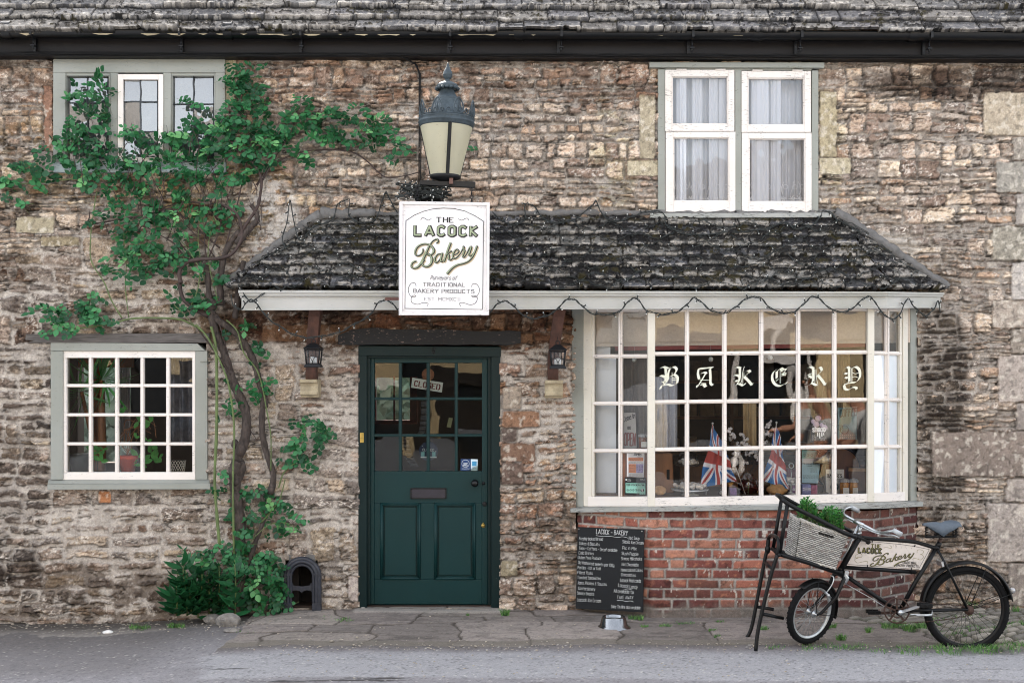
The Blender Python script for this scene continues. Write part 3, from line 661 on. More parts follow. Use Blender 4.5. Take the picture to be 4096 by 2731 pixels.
# --- upstairs right: four white sashes
m_glass_sash = glass('upstairs_glass', tint=(.97, .98, 1), refl=.05, wav=.2, wscale=4)
w = sub('window', house, 'upstairs four-pane sash window with net curtains')
mb = MB(); rb(mb, 2632, 276, 2661, 850, -.034, .14); rb(mb, 3247, 282, 3274, 850, -.034, .14); rb(mb, 2940, 276, 2967, 850, -.033, .12); rb(mb, 2661, 270, 3247, 282, -.0325, .12); mb.build('window_frame', m_grey, w, bevel=.004)
mb = MB(); rb(mb, 2598, 248, 3298, 270, -.06, .1, 2); mb.build('head_board', m_grey, w, bevel=.004)
mb = MB(); rb(mb, 2601, 853, 3327, 872, -.075, .12, -2); mb.build('sill', m_greyh, w, bevel=.004)
for i, (o, n_) in enumerate([((2661, 280, 2938, 525), (2687, 306, 2913, 502)), ((2663, 527, 2942, 848), (2693, 550, 2917, 809)), ((2967, 284, 3244, 529), (2990, 312, 3218, 505)), ((2968, 531, 3247, 849), (2995, 554, 3222, 812))]):
    Yf = -.046 if i % 2 == 0 else -.040; mb = MB()
    rb(mb, o[0], o[1], n_[0], o[3], Yf, .05); rb(mb, n_[2], o[1], o[2], o[3], Yf, .05); rb(mb, n_[0], o[1], n_[2], n_[1], Yf+.001, .05); rb(mb, n_[0], n_[3], n_[2], o[3], Yf+.001, .05)
    k = 5
    rb(mb, n_[0]-1, n_[1], n_[0]+k, n_[3], Yf+.012, .03); rb(mb, n_[2]-k, n_[1], n_[2]+1, n_[3], Yf+.012, .03); rb(mb, n_[0], n_[1]-1, n_[2], n_[1]+k, Yf+.013, .03); rb(mb, n_[0], n_[3]-k-3, n_[2], n_[3]+1, Yf+.013, .03)
    sh = mb.build('sash', m_whiteh, w, bevel=.003)
    mb = MB(); panes(mb, [n_[0], n_[2]], [n_[1], n_[3]], Yf+.03, i, .01); mb.build('glass', m_glass_sash, w)
mb = MB()
for x in (2706, 2862, 3010, 3170): mb.tube([P(x, 279+(x > 2900)*3, -.05), P(x+40, 279+(x > 2900)*4, -.05)], .006, 8)
mb.sep('hinge', m_white, w)
def curtain(x0, x1, y0, y1, Y, seed, amp=.022, n=90, fold=9, flare=0, name='curtain', mat=None, par=None, mask=None):
    r = random.Random(seed); ph = [(r.uniform(.6, 1.6)*fold, r.uniform(0, 6.28), r.uniform(.3, 1)) for _ in range(5)]
    a, b = P(x0, y0, Y), P(x1, y1, Y); vs = []; fs = []; m = 12
    for j in range(m+1):
        for i in range(n+1):
            s_ = i/n; t_ = j/m; dx = sum(A_*math.sin(f*s_*6.28+p) for f, p, A_ in ph)/2.5
            vs.append((a.x+(b.x-a.x)*s_+flare*t_*(s_-.5), Y+dx*amp*(.5+.7*t_), a.z+(b.z-a.z)*t_))
    for j in range(m):
        for i in range(n): k = j*(n+1)+i; fs.append((k, k+n+1, k+n+2, k+1))
    mb = MB(); mb.add(vs, fs, True); return mb.build(name, mat or m_voile, par)
for i, (a, b) in enumerate(((2670, 2925), (2975, 3235))):
    curtain(a, b, 290, 830, .12, 3+i, amp=.06, fold=6, n=160, par=w, name='net_curtain')
rs_ = random.Random(21)
for a, b in ((2672, 2925), (2980, 3235)):
    for k in range(7): x_ = rs_.uniform(a, b-50); curtain(x_, x_+rs_.uniform(16, 52), 290, 830, rs_.uniform(-.01, .03), k, amp=.006, fold=2, n=24, par=w, name='net_curtain')
for a, b, i in ((2672, 2745, 0), (2868, 2925, 1), (2985, 3050, 2), (3140, 3225, 3)): curtain(a, b, 290, 830, .2, 9+i, amp=.03, fold=3, par=w, name='net_curtain')
mb = MB(); rr = random.Random(3)          # lace flowers along the hem
for x in [2700+i*33 for i in range(7)]+[3000+i*33 for i in range(7)]:
    c = P(x+rr.uniform(-6, 6), 795, .03)
    for k in range(6):
        a = k*1.047; mb.tube([c, c+Vector((math.cos(a)*.018-.006*math.sin(a), 0, math.sin(a)*.018)), c+Vector((math.cos(a)*.03, 0, math.sin(a)*.03)), c+Vector((math.cos(a+.4)*.018, 0, math.sin(a+.4)*.018)), c], .0022, 4)
    p = [c+Vector((.012*math.sin(t*4+x), 0, .03+.10*t)) for t in [i/12 for i in range(13)]]; mb.tube(p, .002, 4)
    p = [c+Vector((.02+.018*math.cos(t*6), 0, .09+.018*math.sin(t*6))) for t in [i/10 for i in range(11)]]; mb.tube(p, .002, 4)
mb.build('lace_pattern', M('white_lace', 'f2f4f6', rough=.9, bump=0), w)
mb = MB(); mb.hexa([P(2650, 850, .3), P(3260, 850, .3), P(3260, 280, .3), P(2650, 280, .3)], (0, .02, 0)); mb.build('room_backing', M('bedroom_shade', '2c333c', rough=.9, bump=0), w)

# ================================================================== door
dr = sub('door', house, 'dark green half-glazed shop door with twelve panes and two panels')
mb = MB()
rb(mb, 1433, 1382, 2004, 1422, -.030, .16, 5); rb(mb, 1433, 1420, 1467, 2430, -.024, .15); rb(mb, 1965, 1424, 2001, 2430, -.024, .15); rb(mb, 1467, 1420, 1965, 1432, .0, .10, 2); rb(mb, 1467, 1424, 1480, 2418, .012, .09); rb(mb, 1951, 1424, 1965, 2418, .012, .09)
mb.build('door_frame', m_greenf, dr, bevel=.004)
mb = MB(); Yd = .045
rb(mb, 1480, 1430, 1497, 2416, Yd, .05); rb(mb, 1928, 1430, 1951, 2416, Yd, .05); rb(mb, 1497, 1430, 1928, 1451, Yd+.0005, .05); rb(mb, 1497, 1884, 1928, 2011, Yd+.0005, .05)
rb(mb, 1497, 2011, 1522, 2316, Yd+.0005, .05); rb(mb, 1681, 2011, 1738, 2316, Yd+.0005, .05); rb(mb, 1901, 2011, 1928, 2316, Yd+.0005, .05); rb(mb, 1497, 2316, 1928, 2416, Yd+.0005, .05)
for a, b in ((1522, 1681), (1738, 1901)):
    rb(mb, a, 2011, b, 2316, Yd+.018, .03); rb(mb, a+17, 2028, b-17, 2299, Yd+.006, .02)
mb.build('door_leaf', m_green, dr, bevel=.004)
mb = MB()
for a, b in ((1522, 1681), (1738, 1901)):
    for r_, pr in ((3, .009), (9, .005)):
        pts = [P(a+r_, 2011+r_, Yd-.001), P(b-r_, 2011+r_, Yd-.001), P(b-r_, 2316-r_, Yd-.001), P(a+r_, 2316-r_, Yd-.001), P(a+r_, 2011+r_, Yd-.001)]
        for i in range(4): mb.tube([pts[i], pts[i+1]], pr, 8)
mb.build('moulding', m_green, dr)
dx, dy = [1497, 1601, 1712.5, 1825, 1928], [1451, 1594, 1741, 1884]
mb = MB(); sashbars(mb, dx, dy, Yd-.0, 13, 3); mb.build('glazing_bar', m_green, dr, bevel=.0015)
mb = MB(); panes(mb, dx, dy, Yd+.025, 8, .012); mb.build('glass', m_glass_door, dr)
mb = MB(); rb(mb, 1645, 1954, 1782, 1991, Yd-.008, .012, 1); mb.build('letter_plate', M('letterbox_flap', '24202b', rough=.45, bump=.1), dr, bevel=.003)
mb = MB()
for q in ((1643, 1951, 1784, 1956), (1643, 1989, 1784, 1994), (1641, 1953, 1647, 1992), (1780, 1953, 1786, 1992)): rb(mb, *q, Yd-.012, .012)
mb.build('letter_plate_rim', m_iron, dr)
k_ = P(1900, 1930, Yd); mb = MB(); mb.lathe(k_, [(.026, 0), (.026, -.006), (.012, -.01), (.010, -.03), (.02, -.036), (.028, -.05), (.026, -.064), (.014, -.074), (.0, -.076)], 20, (0, 1, 0)); mb.build('knob', m_black, dr)
mb = MB(); mb.lathe(P(1934, 1932, Yd), [(.013, 0), (.013, -.005), (0, -.005)], 14, (0, 1, 0)); mb.lathe(P(1938, 2014, Yd), [(.018, 0), (.018, -.008), (.012, -.010), (0, -.009)], 16, (0, 1, 0)); mb.build('lock', m_iron, dr)
mb = MB(); mb.lathe(P(1933, 2101, Yd), [(.016, 0), (.016, -.004), (0, -.004)], 16, (0, 1, 0)); mb.lathe(P(1933, 2091, Yd), [(.006, 0), (.006, -.008), (0, -.008)], 10, (0, 1, 0)); mb.build('keyhole_cover', m_brass, dr)
mb = MB(); rb(mb, 1440, 1730, 1455, 1770, -.030, .006); mb.lathe(P(1447, 1749, -.030), [(.007, 0), (.007, -.006), (0, -.006)], 12, (0, 1, 0)); mb.build('doorbell', m_brass, dr, bevel=.001)
mb = MB(); c8 = P(1734, 1402, -.034)
for dz in (.011, -.012): mb.torus(c8+Vector((0, 0, dz)), (0, 1, 0), .010, .0035, 16, 6)
mb.build('house_number', m_black, dr)
mb = MB(); rr = random.Random(5); vsx = 14; top_ = []; bot_ = []
for i in range(vsx+1):
    x = 1352+(2083-1352)*i/vsx; tp = 1309+.024*(x-1350)+rr.uniform(-3, 3)+max(0, (1420-x))*.45; bt = 1376+rr.uniform(-2, 2)-(x > 2060)*6+.003*x-3
    top_.append(P(x, tp, -.07)); bot_.append(P(x, bt, -.07))
for i in range(vsx): mb.hexa([bot_[i], bot_[i+1], top_[i+1], top_[i]], (0, .12, 0))
mb.build('lintel', m_tarwood, dr)
# ================================================================== canopy over the door and bay
cn = sub('canopy', house, 'mossy stone slate canopy over the shop door and bay window')
YF = -.45
FLc, FRc = P(925, 1150, YF), P(3566, 1158, YF); BLc, BRc = P(905, 1146, -.02), P(3792, 1163, -.02); TLc, TRc = P(1300, 868, -.01), P(3335, 858, -.01)
mcols = ('6a6864', '7a7772', '57575a', '85807a', '4b4a4b')
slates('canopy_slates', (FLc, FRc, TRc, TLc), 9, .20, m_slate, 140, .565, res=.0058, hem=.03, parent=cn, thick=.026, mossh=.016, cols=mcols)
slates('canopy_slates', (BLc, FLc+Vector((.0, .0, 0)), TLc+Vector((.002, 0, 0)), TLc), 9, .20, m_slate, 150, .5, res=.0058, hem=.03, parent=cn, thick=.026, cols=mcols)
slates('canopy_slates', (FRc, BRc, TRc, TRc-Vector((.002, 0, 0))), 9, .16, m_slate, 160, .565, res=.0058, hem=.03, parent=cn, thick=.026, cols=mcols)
m_mortar = M('grey_mortar', '6b6967', rough=.95, var=.25, scale=20, bump=.6)
mb = MB(); rr = random.Random(8)
def fillet(A, B, r0, r1, n=30):
    pts = [A.lerp(B, i/n)+Vector((rr.uniform(-.006, .006), rr.uniform(-.004, .004), rr.uniform(-.008, .008))) for i in range(n+1)]
    mb.tube(pts, [r0+(r1-r0)*i/n+rr.uniform(-.006, .006) for i in range(n+1)], 8)
off = Vector((0, .0, .012))
fillet(P(905, 1140, -.03)+off, P(1290, 860, -.02)+off, .035, .05); fillet(P(1290, 862, -.02)+off, P(1500, 856, -.03), .05, .03, 14); fillet(P(1500, 856, -.02), P(3360, 852, -.02), .022, .026, 80); fillet(P(3335, 850, -.02), P(3790, 1150, -.03)+off*.5, .05, .034)
mb.build('mortar_fillet', m_mortar, cn)
# fascia: upper moulding and lower board along three sides
fpl = [(955, -.03), (951, -.41), (3550, -.41), (3770, -.03)]
def strip(mb, tops, bots, Ys, xs, t):
    pt = [P(x, a, y) for x, a, y in zip(xs, tops, Ys)]; pb = [P(x, a, y) for x, a, y in zip(xs, bots, Ys)]
    for i in range(len(pt)-1):
        d = (pt[i+1]-pt[i]).normalized(); n_ = Vector((d.y, -d.x, 0)).normalized()
        mb.hexa([pb[i], pb[i+1], pt[i+1], pt[i]], -n_*t)
mb = MB(); strip(mb, (1158, 1160, 1168, 1170), (1230, 1241, 1233, 1231), (-.02, -.40, -.40, -.02), (966, 966, 3545, 3763), .03); mb.build('fascia', m_fascia, cn, bevel=.002)
mb = MB(); strip(mb, (1158, 1160, 1166, 1170), (1168, 1172, 1175, 1180), (-.02, -.44, -.44, -.02), (953, 953, 3556, 3778), .05); strip(mb, (1168, 1172, 1175, 1180), (1178, 1184, 1184, 1188), (-.02, -.427, -.427, -.02), (957, 957, 3552, 3773), .04)
strip(mb, (1224, 1234, 1227, 1225), (1230.5, 1241.5, 1233.5, 1231.5), (-.02, -.407, -.407, -.02), (966, 966, 3546, 3764), .02); mb.build('cornice', m_fascia, cn, bevel=.003)
mb = MB(); za = P(966, 1236, -.4).z+.01; mb.quadf([P(970, 1228, -.39), P(3540, 1226, -.39), P(3750, 1226, 0), P(970, 1228, 0)]); mb.build('soffit', m_brace, cn)
# curved timber braces on stone corbels
for (xt0, xt1, xb0, xb1, xc0, xc1, cy0, cy1) in ((1236, 1282, 1222, 1264, 1206, 1275, 1517, 1587), (2218, 2264, 2191, 2234, 2180, 2251, 1520, 1587)):
    mb = MB(); n = 10; prev = None
    for i in range(n+1):
        t_ = i/n; y = 1240+(cy0-1240)*t_; Yq = -.36+.22*(t_**.7)*1.0; xa = xt0+(xb0-xt0)*min(1, t_*1.4)**.8; xb = xt1+(xb1-xt1)*min(1, t_*1.4)**.8
        cur = (P(xa, y, Yq), P(xb, y, Yq), Yq)
        if prev: mb.hexa([cur[0], cur[1], prev[1], prev[0]], (0, .10, 0))
        prev = cur
    br = mb.build('brace', m_brace, cn)
    mb = MB(); prof = [(0, 0, 16), (0, .018, 16), (.012, .018, 13), (.02, .05, 8), (.005, .09, 8), (-.01, .11, 10), (-.01, .134, 12)]
    xa, xb = P(xc0, 0, -.12).x, P(xc1, 0, -.12).x; z0 = P(0, cy0, -.12).z; prf = [(-.20, 0), (-.20, -.022), (-.17, -.028), (-.16, -.05), (-.165, -.08), (-.18, -.10), (-.175, -.115), (-.15, -.12), (-.14, -.135), (.02, -.135), (.02, 0)]
    vs = [(x, y, z0+z) for x in (xa, xb) for y, z in prf]; m_ = len(prf); mb.add(vs, [tuple(range(m_))[::-1], tuple(range(m_, 2*m_))]+[(i, (i+1) % m_, m_+(i+1) % m_, m_+i) for i in range(m_)])
    mb.build('corbel', m_freestone, cn)

# ================================================================== bay window
bay = sub('bay_window', house, 'white many-paned bay window with gothic lettering on its glass')
z5 = Z(2250, 1150, 1.568); BD = -.32
class Facet:
    def __init__(s, tl, tr, br, bl): s.q = [Vector(p) for p in (tl, tr, br, bl)]; u = (s.q[1]-s.q[0]).normalized(); s.n = Vector((u.y, -u.x, 0)).normalized()
    def p(s, u, v, o=0): a, b, c, d = s.q; return (a.lerp(b, u)).lerp(d.lerp(c, u), v)+s.n*o
    def v(s, mb, u, v0, v1, wd, t, o): mb.bar(s.p(u, v0, o), s.p(u, v1, o), wd, t, s.n)
    def h(s, mb, v, u0, u1, wd, t, o): mb.bar(s.p(u0, v, o), s.p(u1, v, o), wd, t, s.n)
FLt = Facet(z5(98, 128, -.02), z5(548, 128, BD), z5(548, 1372, BD), z5(98, 1372, -.02))
FFr = Facet(z5(548, 128, BD), z5(1940, 122, BD), z5(1940, 1345, BD), z5(548, 1372, BD))
FRt = Facet(z5(1940, 122, BD), z5(2196, 130, -.02), z5(2196, 1336, -.02), z5(1940, 1345, BD))
def facet_bars(fc, cols, rows, ends, wide=.032):
    mb = MB()
    for u in cols: fc.v(mb, u, 0, rows[-1], wide, .03, -.004); fc.v(mb, u, 0, rows[-1], .014, .02, .012)
    for v_ in rows[:-1]: fc.h(mb, v_, ends[0], ends[1], wide-.002, .026, -.008); fc.h(mb, v_, ends[0], ends[1], .014, .02, .009)
    return mb.build('glazing_bar', m_white, bay, bevel=.002)
uF = lambda x: (x-548)/(1940-548); vF = lambda y: (y-126)/(1358-126)
uL = lambda x: ((x-98)/(548-98)); uR = lambda x: ((x-1940)/(2196-1940))
rowsF = [vF(411), vF(711), vF(1006), vF(1304)]; rowsL = [(430-128)/1244, (726-128)/1244, (1024-128)/1244, (1309-128)/1244]; rowsR = [(411-125)/1215, (704-125)/1215, (998-125)/1215, (1282-125)/1215]
facet_bars(FFr, [uF(x) for x in (782, 1017, 1248, 1480, 1707)], rowsF, (0, 1)); facet_bars(FLt, [uL(364)], rowsL, (uL(195), 1)); facet_bars(FRt, [uR(2037)], rowsR, (0, uR(2122)))
mb = MB()
for fc, r_ in ((FFr, rowsF), (FLt, rowsL), (FRt, rowsR)):
    e0, e1 = {FFr: (0, 1), FLt: (uL(165), 1), FRt: (0, uR(2140))}[fc]
    mb.hexa([fc.p(e0, .999, .01), fc.p(e1, .999, .01), fc.p(e1, r_[-1], .01), fc.p(e0, r_[-1], .01)], -fc.n*.045)
mb.build('bottom_rail', m_whiteh, bay, bevel=.003)
mb = MB()
FFr.v(mb, .006, 0, .999, .055, .05, .016); FFr.v(mb, .994, 0, .999, .05, .05, .016)
FLt.v(mb, uL(158), 0, .999, .07, .05, .006); FRt.v(mb, uR(2147), 0, .999, .06, .05, .006); FLt.v(mb, uL(192), 0, rowsL[-1], .022, .04, .0); FRt.v(mb, uR(2122), 0, rowsR[-1], .022, .04, .0); mb.sep('corner_post', m_cream, bay, bevel=.004)
mb = MB(); FLt.v(mb, uL(98), 0, 1, .10, .07, .012); FRt.v(mb, uR(2196), 0, 1, .08, .07, .012); mb.sep('side_post', m_grey, bay, bevel=.004)
mb = MB()
for fc, u0, u1 in ((FLt, uL(165), 1), (FFr, 0, 1), (FRt, 0, uR(2140))): mb.hexa([fc.p(u0, .02, .004), fc.p(u1, .02, .004), fc.p(u1, -.02, .004), fc.p(u0, -.02, .004)], -fc.n*.04)
mb.sep('top_rail', m_white, bay)
def fpanes(fc, us, vs, o, seed, tilt=.006):
    r = random.Random(seed); mb = MB()
    for i in range(len(us)-1):
        for j in range(len(vs)-1):
            a, b = r.uniform(-tilt, tilt)/2, r.uniform(-tilt, tilt)/2
            mb.quadf([fc.p(us[i], vs[j+1], o+a+b), fc.p(us[i+1], vs[j+1], o-a+b), fc.p(us[i+1], vs[j], o-a-b), fc.p(us[i], vs[j], o+a-b)])
    return mb.build('glass', m_glass, bay)
fpanes(FFr, [0]+[uF(x) for x in (782, 1017, 1248, 1480, 1707)]+[1], [0]+rowsF, -.018, 4); fpanes(FLt, [uL(185), uL(364), 1], [0]+rowsL, -.018, 5); fpanes(FRt, [0, uR(2037), uR(2130)], [0]+rowsR, -.018, 6)
# sill with a drip edge, then the brick base
sl = [z5(45, 1385, .02), z5(50, 1385, -.06), z5(560, 1377, BD-.07), z5(2005, 1360, BD-.07), z5(2262, 1342, -.06), z5(2262, 1342, .02)]
sb = [z5(45, 1410, .02), z5(50, 1410, -.06), z5(560, 1405, BD-.07), z5(2005, 1386, BD-.07), z5(2262, 1372, -.06), z5(2262, 1372, .02)]
mb = MB()
for i in range(5): mb.hexa([sb[i], sb[i+1], sl[i+1], sl[i]], (0, .05, 0) if i in (1, 2, 3) else (.02*(1 if i == 0 else -1), 0, 0))
inn = [FLt.p(0, 1.004), FLt.p(1, 1.002), FFr.p(1, 1.002), FRt.p(1, 1.004)]
for a, b, c, d in ((sl[1], sl[2], inn[1], inn[0]), (sl[2], sl[3], inn[2], inn[1]), (sl[3], sl[4], inn[3], inn[2])): mb.quadf([a, b, c+Vector((0, .03, .006)), d+Vector((0, .03, .006))])
mb.build('sill', m_greyh, bay, bevel=.004)
def brickwork():
    pl = [(2312, -.0), (2606, BD-.005), (3492, BD-.005), (3664, -.0)]; pts = [np.array(P(x, 1700, y))[:2] for x, y in pl]
    cum = [0]
    for a, b in zip(pts[:-1], pts[1:]): cum.append(cum[-1]+np.linalg.norm(b-a))
    res = .0068; s, z = np.meshgrid(np.arange(0, cum[-1], res), np.arange(-.06, .80, res))
    X = np.interp(s, cum, [p[0] for p in pts]); Y = np.interp(s, cum, [p[1] for p in pts])
    d = [(b-a)/np.linalg.norm(b-a) for a, b in zip(pts[:-1], pts[1:])]; seg = np.clip(np.searchsorted(cum, s.ravel(), side='right')-1, 0, 2).reshape(s.shape)
    Nx = np.array([q[1] for q in d])[seg]; Ny = np.array([-q[0] for q in d])[seg]
    rag = (fbm(s*22, z*22, 3, 200)-.5)*.010; u = s+(fbm(s*12, z*12, 2, 201)-.5)*.010; v = z+(fbm(s*2, z*2, 2, 202)-.5)*.016
    ch = .0735; k = np.floor(v/ch).astype(np.int64)
    per = .350; t = (u+.088*(k % 2)*1.98+(H(k, np.int64(1))-.5)*.03)/per; j = np.floor(t).astype(np.int64); fr = t-j; st = fr < .665
    u0 = np.where(st, j*per, j*per+.665*per); u1 = np.where(st, j*per+.665*per, (j+1)*per); uu = t*per
    sid = (H(j*2+st.astype(np.int64), k, np.int64(5))*1e7).astype(np.int64); r1, r2, r3 = [H(sid, np.int64(i)) for i in (1, 2, 3)]
    ins = inside(uu, v, u0, u1, k*ch, (k+1)*ch, .008)-.0066-rag*.9-.002*r3; sm = ss(-.0015, .003, ins)
    pal = np.array([hexc(c) for c in ('a9654f', '9c5846', '8a4b40', 'ab7058', '7e443b', '945c4b', 'b0775f', '70403a', '925647')]); c = pal[(r1*8.99).astype(int)]*(.8+.35*r2)[..., None]
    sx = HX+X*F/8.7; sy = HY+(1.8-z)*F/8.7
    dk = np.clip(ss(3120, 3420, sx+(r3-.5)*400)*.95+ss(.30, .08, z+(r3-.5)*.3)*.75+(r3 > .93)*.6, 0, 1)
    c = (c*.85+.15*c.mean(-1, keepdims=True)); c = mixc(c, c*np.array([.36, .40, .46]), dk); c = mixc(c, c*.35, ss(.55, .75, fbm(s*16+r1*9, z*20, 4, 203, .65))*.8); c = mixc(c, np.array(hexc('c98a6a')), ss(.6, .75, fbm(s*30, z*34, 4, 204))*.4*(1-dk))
    c = mixc(c, hexc('cfc8bc'), ss(.70, .74, fbm(s*34, z*14, 4, 205, .7))*.8)
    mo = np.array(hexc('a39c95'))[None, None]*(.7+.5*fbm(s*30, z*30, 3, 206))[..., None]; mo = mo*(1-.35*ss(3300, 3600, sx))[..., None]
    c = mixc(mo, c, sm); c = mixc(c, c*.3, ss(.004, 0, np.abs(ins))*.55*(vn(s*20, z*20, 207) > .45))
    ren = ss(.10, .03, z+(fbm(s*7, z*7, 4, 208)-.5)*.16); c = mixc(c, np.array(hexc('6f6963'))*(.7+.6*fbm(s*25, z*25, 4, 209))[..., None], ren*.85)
    h = sm*(.006+.004*r2)*(1-ren)+(fbm(s*30, z*30, 4, 210)-.5)*.006+ren*.006+(fbm(s*2, z*2, 3, 211)-.5)*.012
    tilt = (s/cum[-1]-.5)*0
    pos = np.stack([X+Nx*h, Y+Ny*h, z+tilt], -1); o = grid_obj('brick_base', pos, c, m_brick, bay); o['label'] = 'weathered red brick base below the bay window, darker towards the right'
brickwork()
# inside the bay: shelf, pelmet, red rail and white side boards
mb = MB(); pz = z5(0, 1312, -.3).z; mb.hexa([P(2320, 1500, .02), P(2600, 1500, BD+.03), P(3490, 1500, BD+.03), P(3655, 1500, .02)], (0, 0, 0)); mb = MB()
pl4 = [(P(2330, 0, .02).x, .5), (P(2330, 0, .02).x, .02), (P(2606, 0, BD+.04).x, BD+.04), (P(3488, 0, BD+.04).x, BD+.04), (P(3650, 0, .02).x, .02), (P(3650, 0, .02).x, .5)]
vs = [(x, y, z) for z in (pz-.05, pz) for x, y in pl4]; mb.add(vs, [(5, 4, 3, 2, 1, 0), (6, 7, 8, 9, 10, 11)]+[(i, (i+1) % 6, 6+(i+1) % 6, 6+i) for i in range(6)]); mb.build('display_shelf', M('shelf_boards', '5a4030', rough=.6, scale=4), bay)
mb = MB(); q = [z5(150, 372, -.05), z5(2180, 345, -.05), z5(2180, 100, -.05), z5(150, 100, -.05)]; mb.hexa(q, (0, .03, 0)); q = [z5(150, 348, -.062), z5(2180, 322, -.062), z5(2180, 318, -.062), z5(150, 344, -.062)]; mb.hexa(q, (0, .02, 0)); mb.build('pelmet', m_pelmet, bay)
mb = MB(); mb.hexa([z5(330, 396, -.045), z5(1900, 372, -.045), z5(1900, 350, -.045), z5(330, 368, -.045)], (0, .03, 0)); mb.build('curtain_rail', M('red_rail', '7a2f2c', bump=0), bay)
mb = MB(); mb.hexa([z5(160, 1318, -.0), z5(336, 1318, -.0), z5(336, 440, -.0), z5(160, 440, -.0)], (0, .02, 0))
mb.hexa([z5(1950, 1290, BD+.03), z5(2150, 1290, -.02), z5(2150, 425, -.02), z5(1950, 425, BD+.03)], (-.02, .03, 0))
mb.hexa([z5(160, 428, -.01), z5(300, 428, -.01), z5(300, 372, -.01), z5(160, 372, -.01)], (0, .02, 0)); mb.build('side_board', m_board, bay)
mb = MB(); mb.hexa([z5(337, 1318, -.004), z5(352, 1318, -.004), z5(352, 372, -.004), z5(337, 372, -.004)], (0, .05, 0)); mb.build('side_board_edge', m_floor, bay)

# ================================================================== the house across the street (seen only in the panes)
op = thing('rendered_house', (0, -17.5, 0), 'cream rendered house across the street, mirrored in the shop window panes', 'house')
m_cr = M('sunlit_render', 'bda883', rough=.9, var=.12, scale=1.5, bump=.2); m_cs = M('brown_rubble', '2a241f', rough=.9, var=.5, scale=7, bump=.3)  # unseen lower wall set near black so the lower panes mirror dark
wn = [(-9, -7.6, .9, 2.1), (-3.8, -2.9, 0, 2.1), (-1.6, -.2, .9, 2.2), (2.6, 3.8, .9, 2.3), (5.4, 6.3, 0, 2.15), (8, 9.4, .9, 2.2), (-8.6, -7.6, 3.1, 4.1), (-3.4, -2.4, 3.1, 4.1), (1.6, 2.6, 3.1, 4.1), (6.8, 7.8, 3.1, 4.1)]
mb = MB(); mb2 = MB()
cuts = sorted({-14., 14., -4.6}|{q[0] for q in wn}|{q[1] for q in wn})
for a, b in zip(cuts[:-1], cuts[1:]):
    zz = [-.2]; 
    hs_ = sorted([(q[2], q[3]) for q in wn if q[0] <= a and q[1] >= b])
    t = mb
    for h0, h1 in hs_:
        if h0 > zz[-1]: (mb2 if h0 < 2.4 else t).box((a, -17.7, zz[-1]), (b, -17.5, h0))
        zz.append(h1)
    lo_ = max(2.45, zz[-1]) if zz[-1] < 2.45 else zz[-1]
    if zz[-1] < 2.45: mb2.box((a, -17.7, zz[-1]), (b, -17.5, 2.45))
    t.box((a, -17.7, lo_), (b, -17.5, 5.0))
mb.build('wall', m_cr, op); mb2.build('wall', m_cs, op)
mb = MB(); mb.hexa([(-14.3, -17.2, 4.9), (14.3, -17.2, 4.9), (14.3, -20.5, 7.6), (-14.3, -20.5, 7.6)], (0, 0, -.15)); mb.build('roof', m_slate_plain, op)
for i, q in enumerate(wn):
    mb = MB(); mb.box((q[0], -17.62, q[2]), (q[1], -17.60, q[3])); mb.build('door' if q[2] == 0 else 'window', M('dark_opening', '1a1d20', rough=.3) if i == 0 else bpy.data.materials['dark_opening'], op)
mb = MB()
for x in (-3.9, -2.8, 5.3, 6.4):
    mb.lathe((x, -17.3, 0), [(.14, 0), (.14, .1), (.1, .14), (.09, 2.1), (.13, 2.2), (.13, 2.3)], 14)
mb.box((-4.1, -17.5, 2.3), (-2.6, -17.15, 2.5)); mb.box((5.1, -17.5, 2.3), (6.6, -17.15, 2.5)); mb.sep('porch_column', m_white, op)
# hedge behind the house, seen through the rooms
mb = MB(); rr = random.Random(2)
for i in range(2600):
    x, z = rr.uniform(-7, 2), rr.uniform(0, 2.0); y = 6.5+rr.uniform(-.3, .4); s_ = rr.uniform(.06, .14); a = rr.uniform(0, 6.28)
    c = Vector((x, y, z)); u = Vector((math.cos(a), rr.uniform(-.6, .6), math.sin(a)))*s_; v_ = Vector((-math.sin(a), rr.uniform(-.6, .6), math.cos(a)))*s_
    mb.quadf([c-u, c+v_*.6, c+u, c-v_*.6])
mb.box((-7, 6.9, 0), (2, 7.1, 1.9))
tag(mb.build('garden_hedge', M('hedge_leaf', '76877a', rough=.7, var=.5, scale=5, bump=0)), 'pale green garden hedge behind the cottage, seen through its rooms', 'hedge')
# ================================================================== lettering
GL = dict(A='022942 1434', B='0209 092938372606 2635332202', C='3829190803122233', D='0209 092938332202', E='39090232 0626', F='390902 0626', G='38291908031222333525',
 H='0209 3239 0636', I='1219', J='3933221203', K='0209 390632', L='090232', M='0209254942', N='02093239', O='192938332212030819', P='0209 092938362505', Q='192938332212030819 2431',
 R='0209 092938372606 1632', S='382919080716263533221203', T='0949 2922', U='090312223339', V='092249', W='0912263249', X='0239 0932', Y='0926 4926 2622', Z='09390232',
 a='3627170603122233 3732', b='0902 0617273633221203', c='3627170603122233', d='3627170603122233 3932', e='05353627170603122233', f='39291812 0737', g='3627170604132334 3731201001',
 h='0902 0617273632', i='0702 0908', j='171100 1918', k='0902 3704 1432', l='0902', m='0702 06172622 26374642', n='0702 0617273632', o='172736332212030617', p='0700 0617273633221203',
 q='3700 3627170603122233', r='0702 061727', s='36271706152433221203', t='19132232 0727', u='0703122233 3732', v='071237', w='0712253247', x='0237 0732', y='0713 3700', z='07370232')
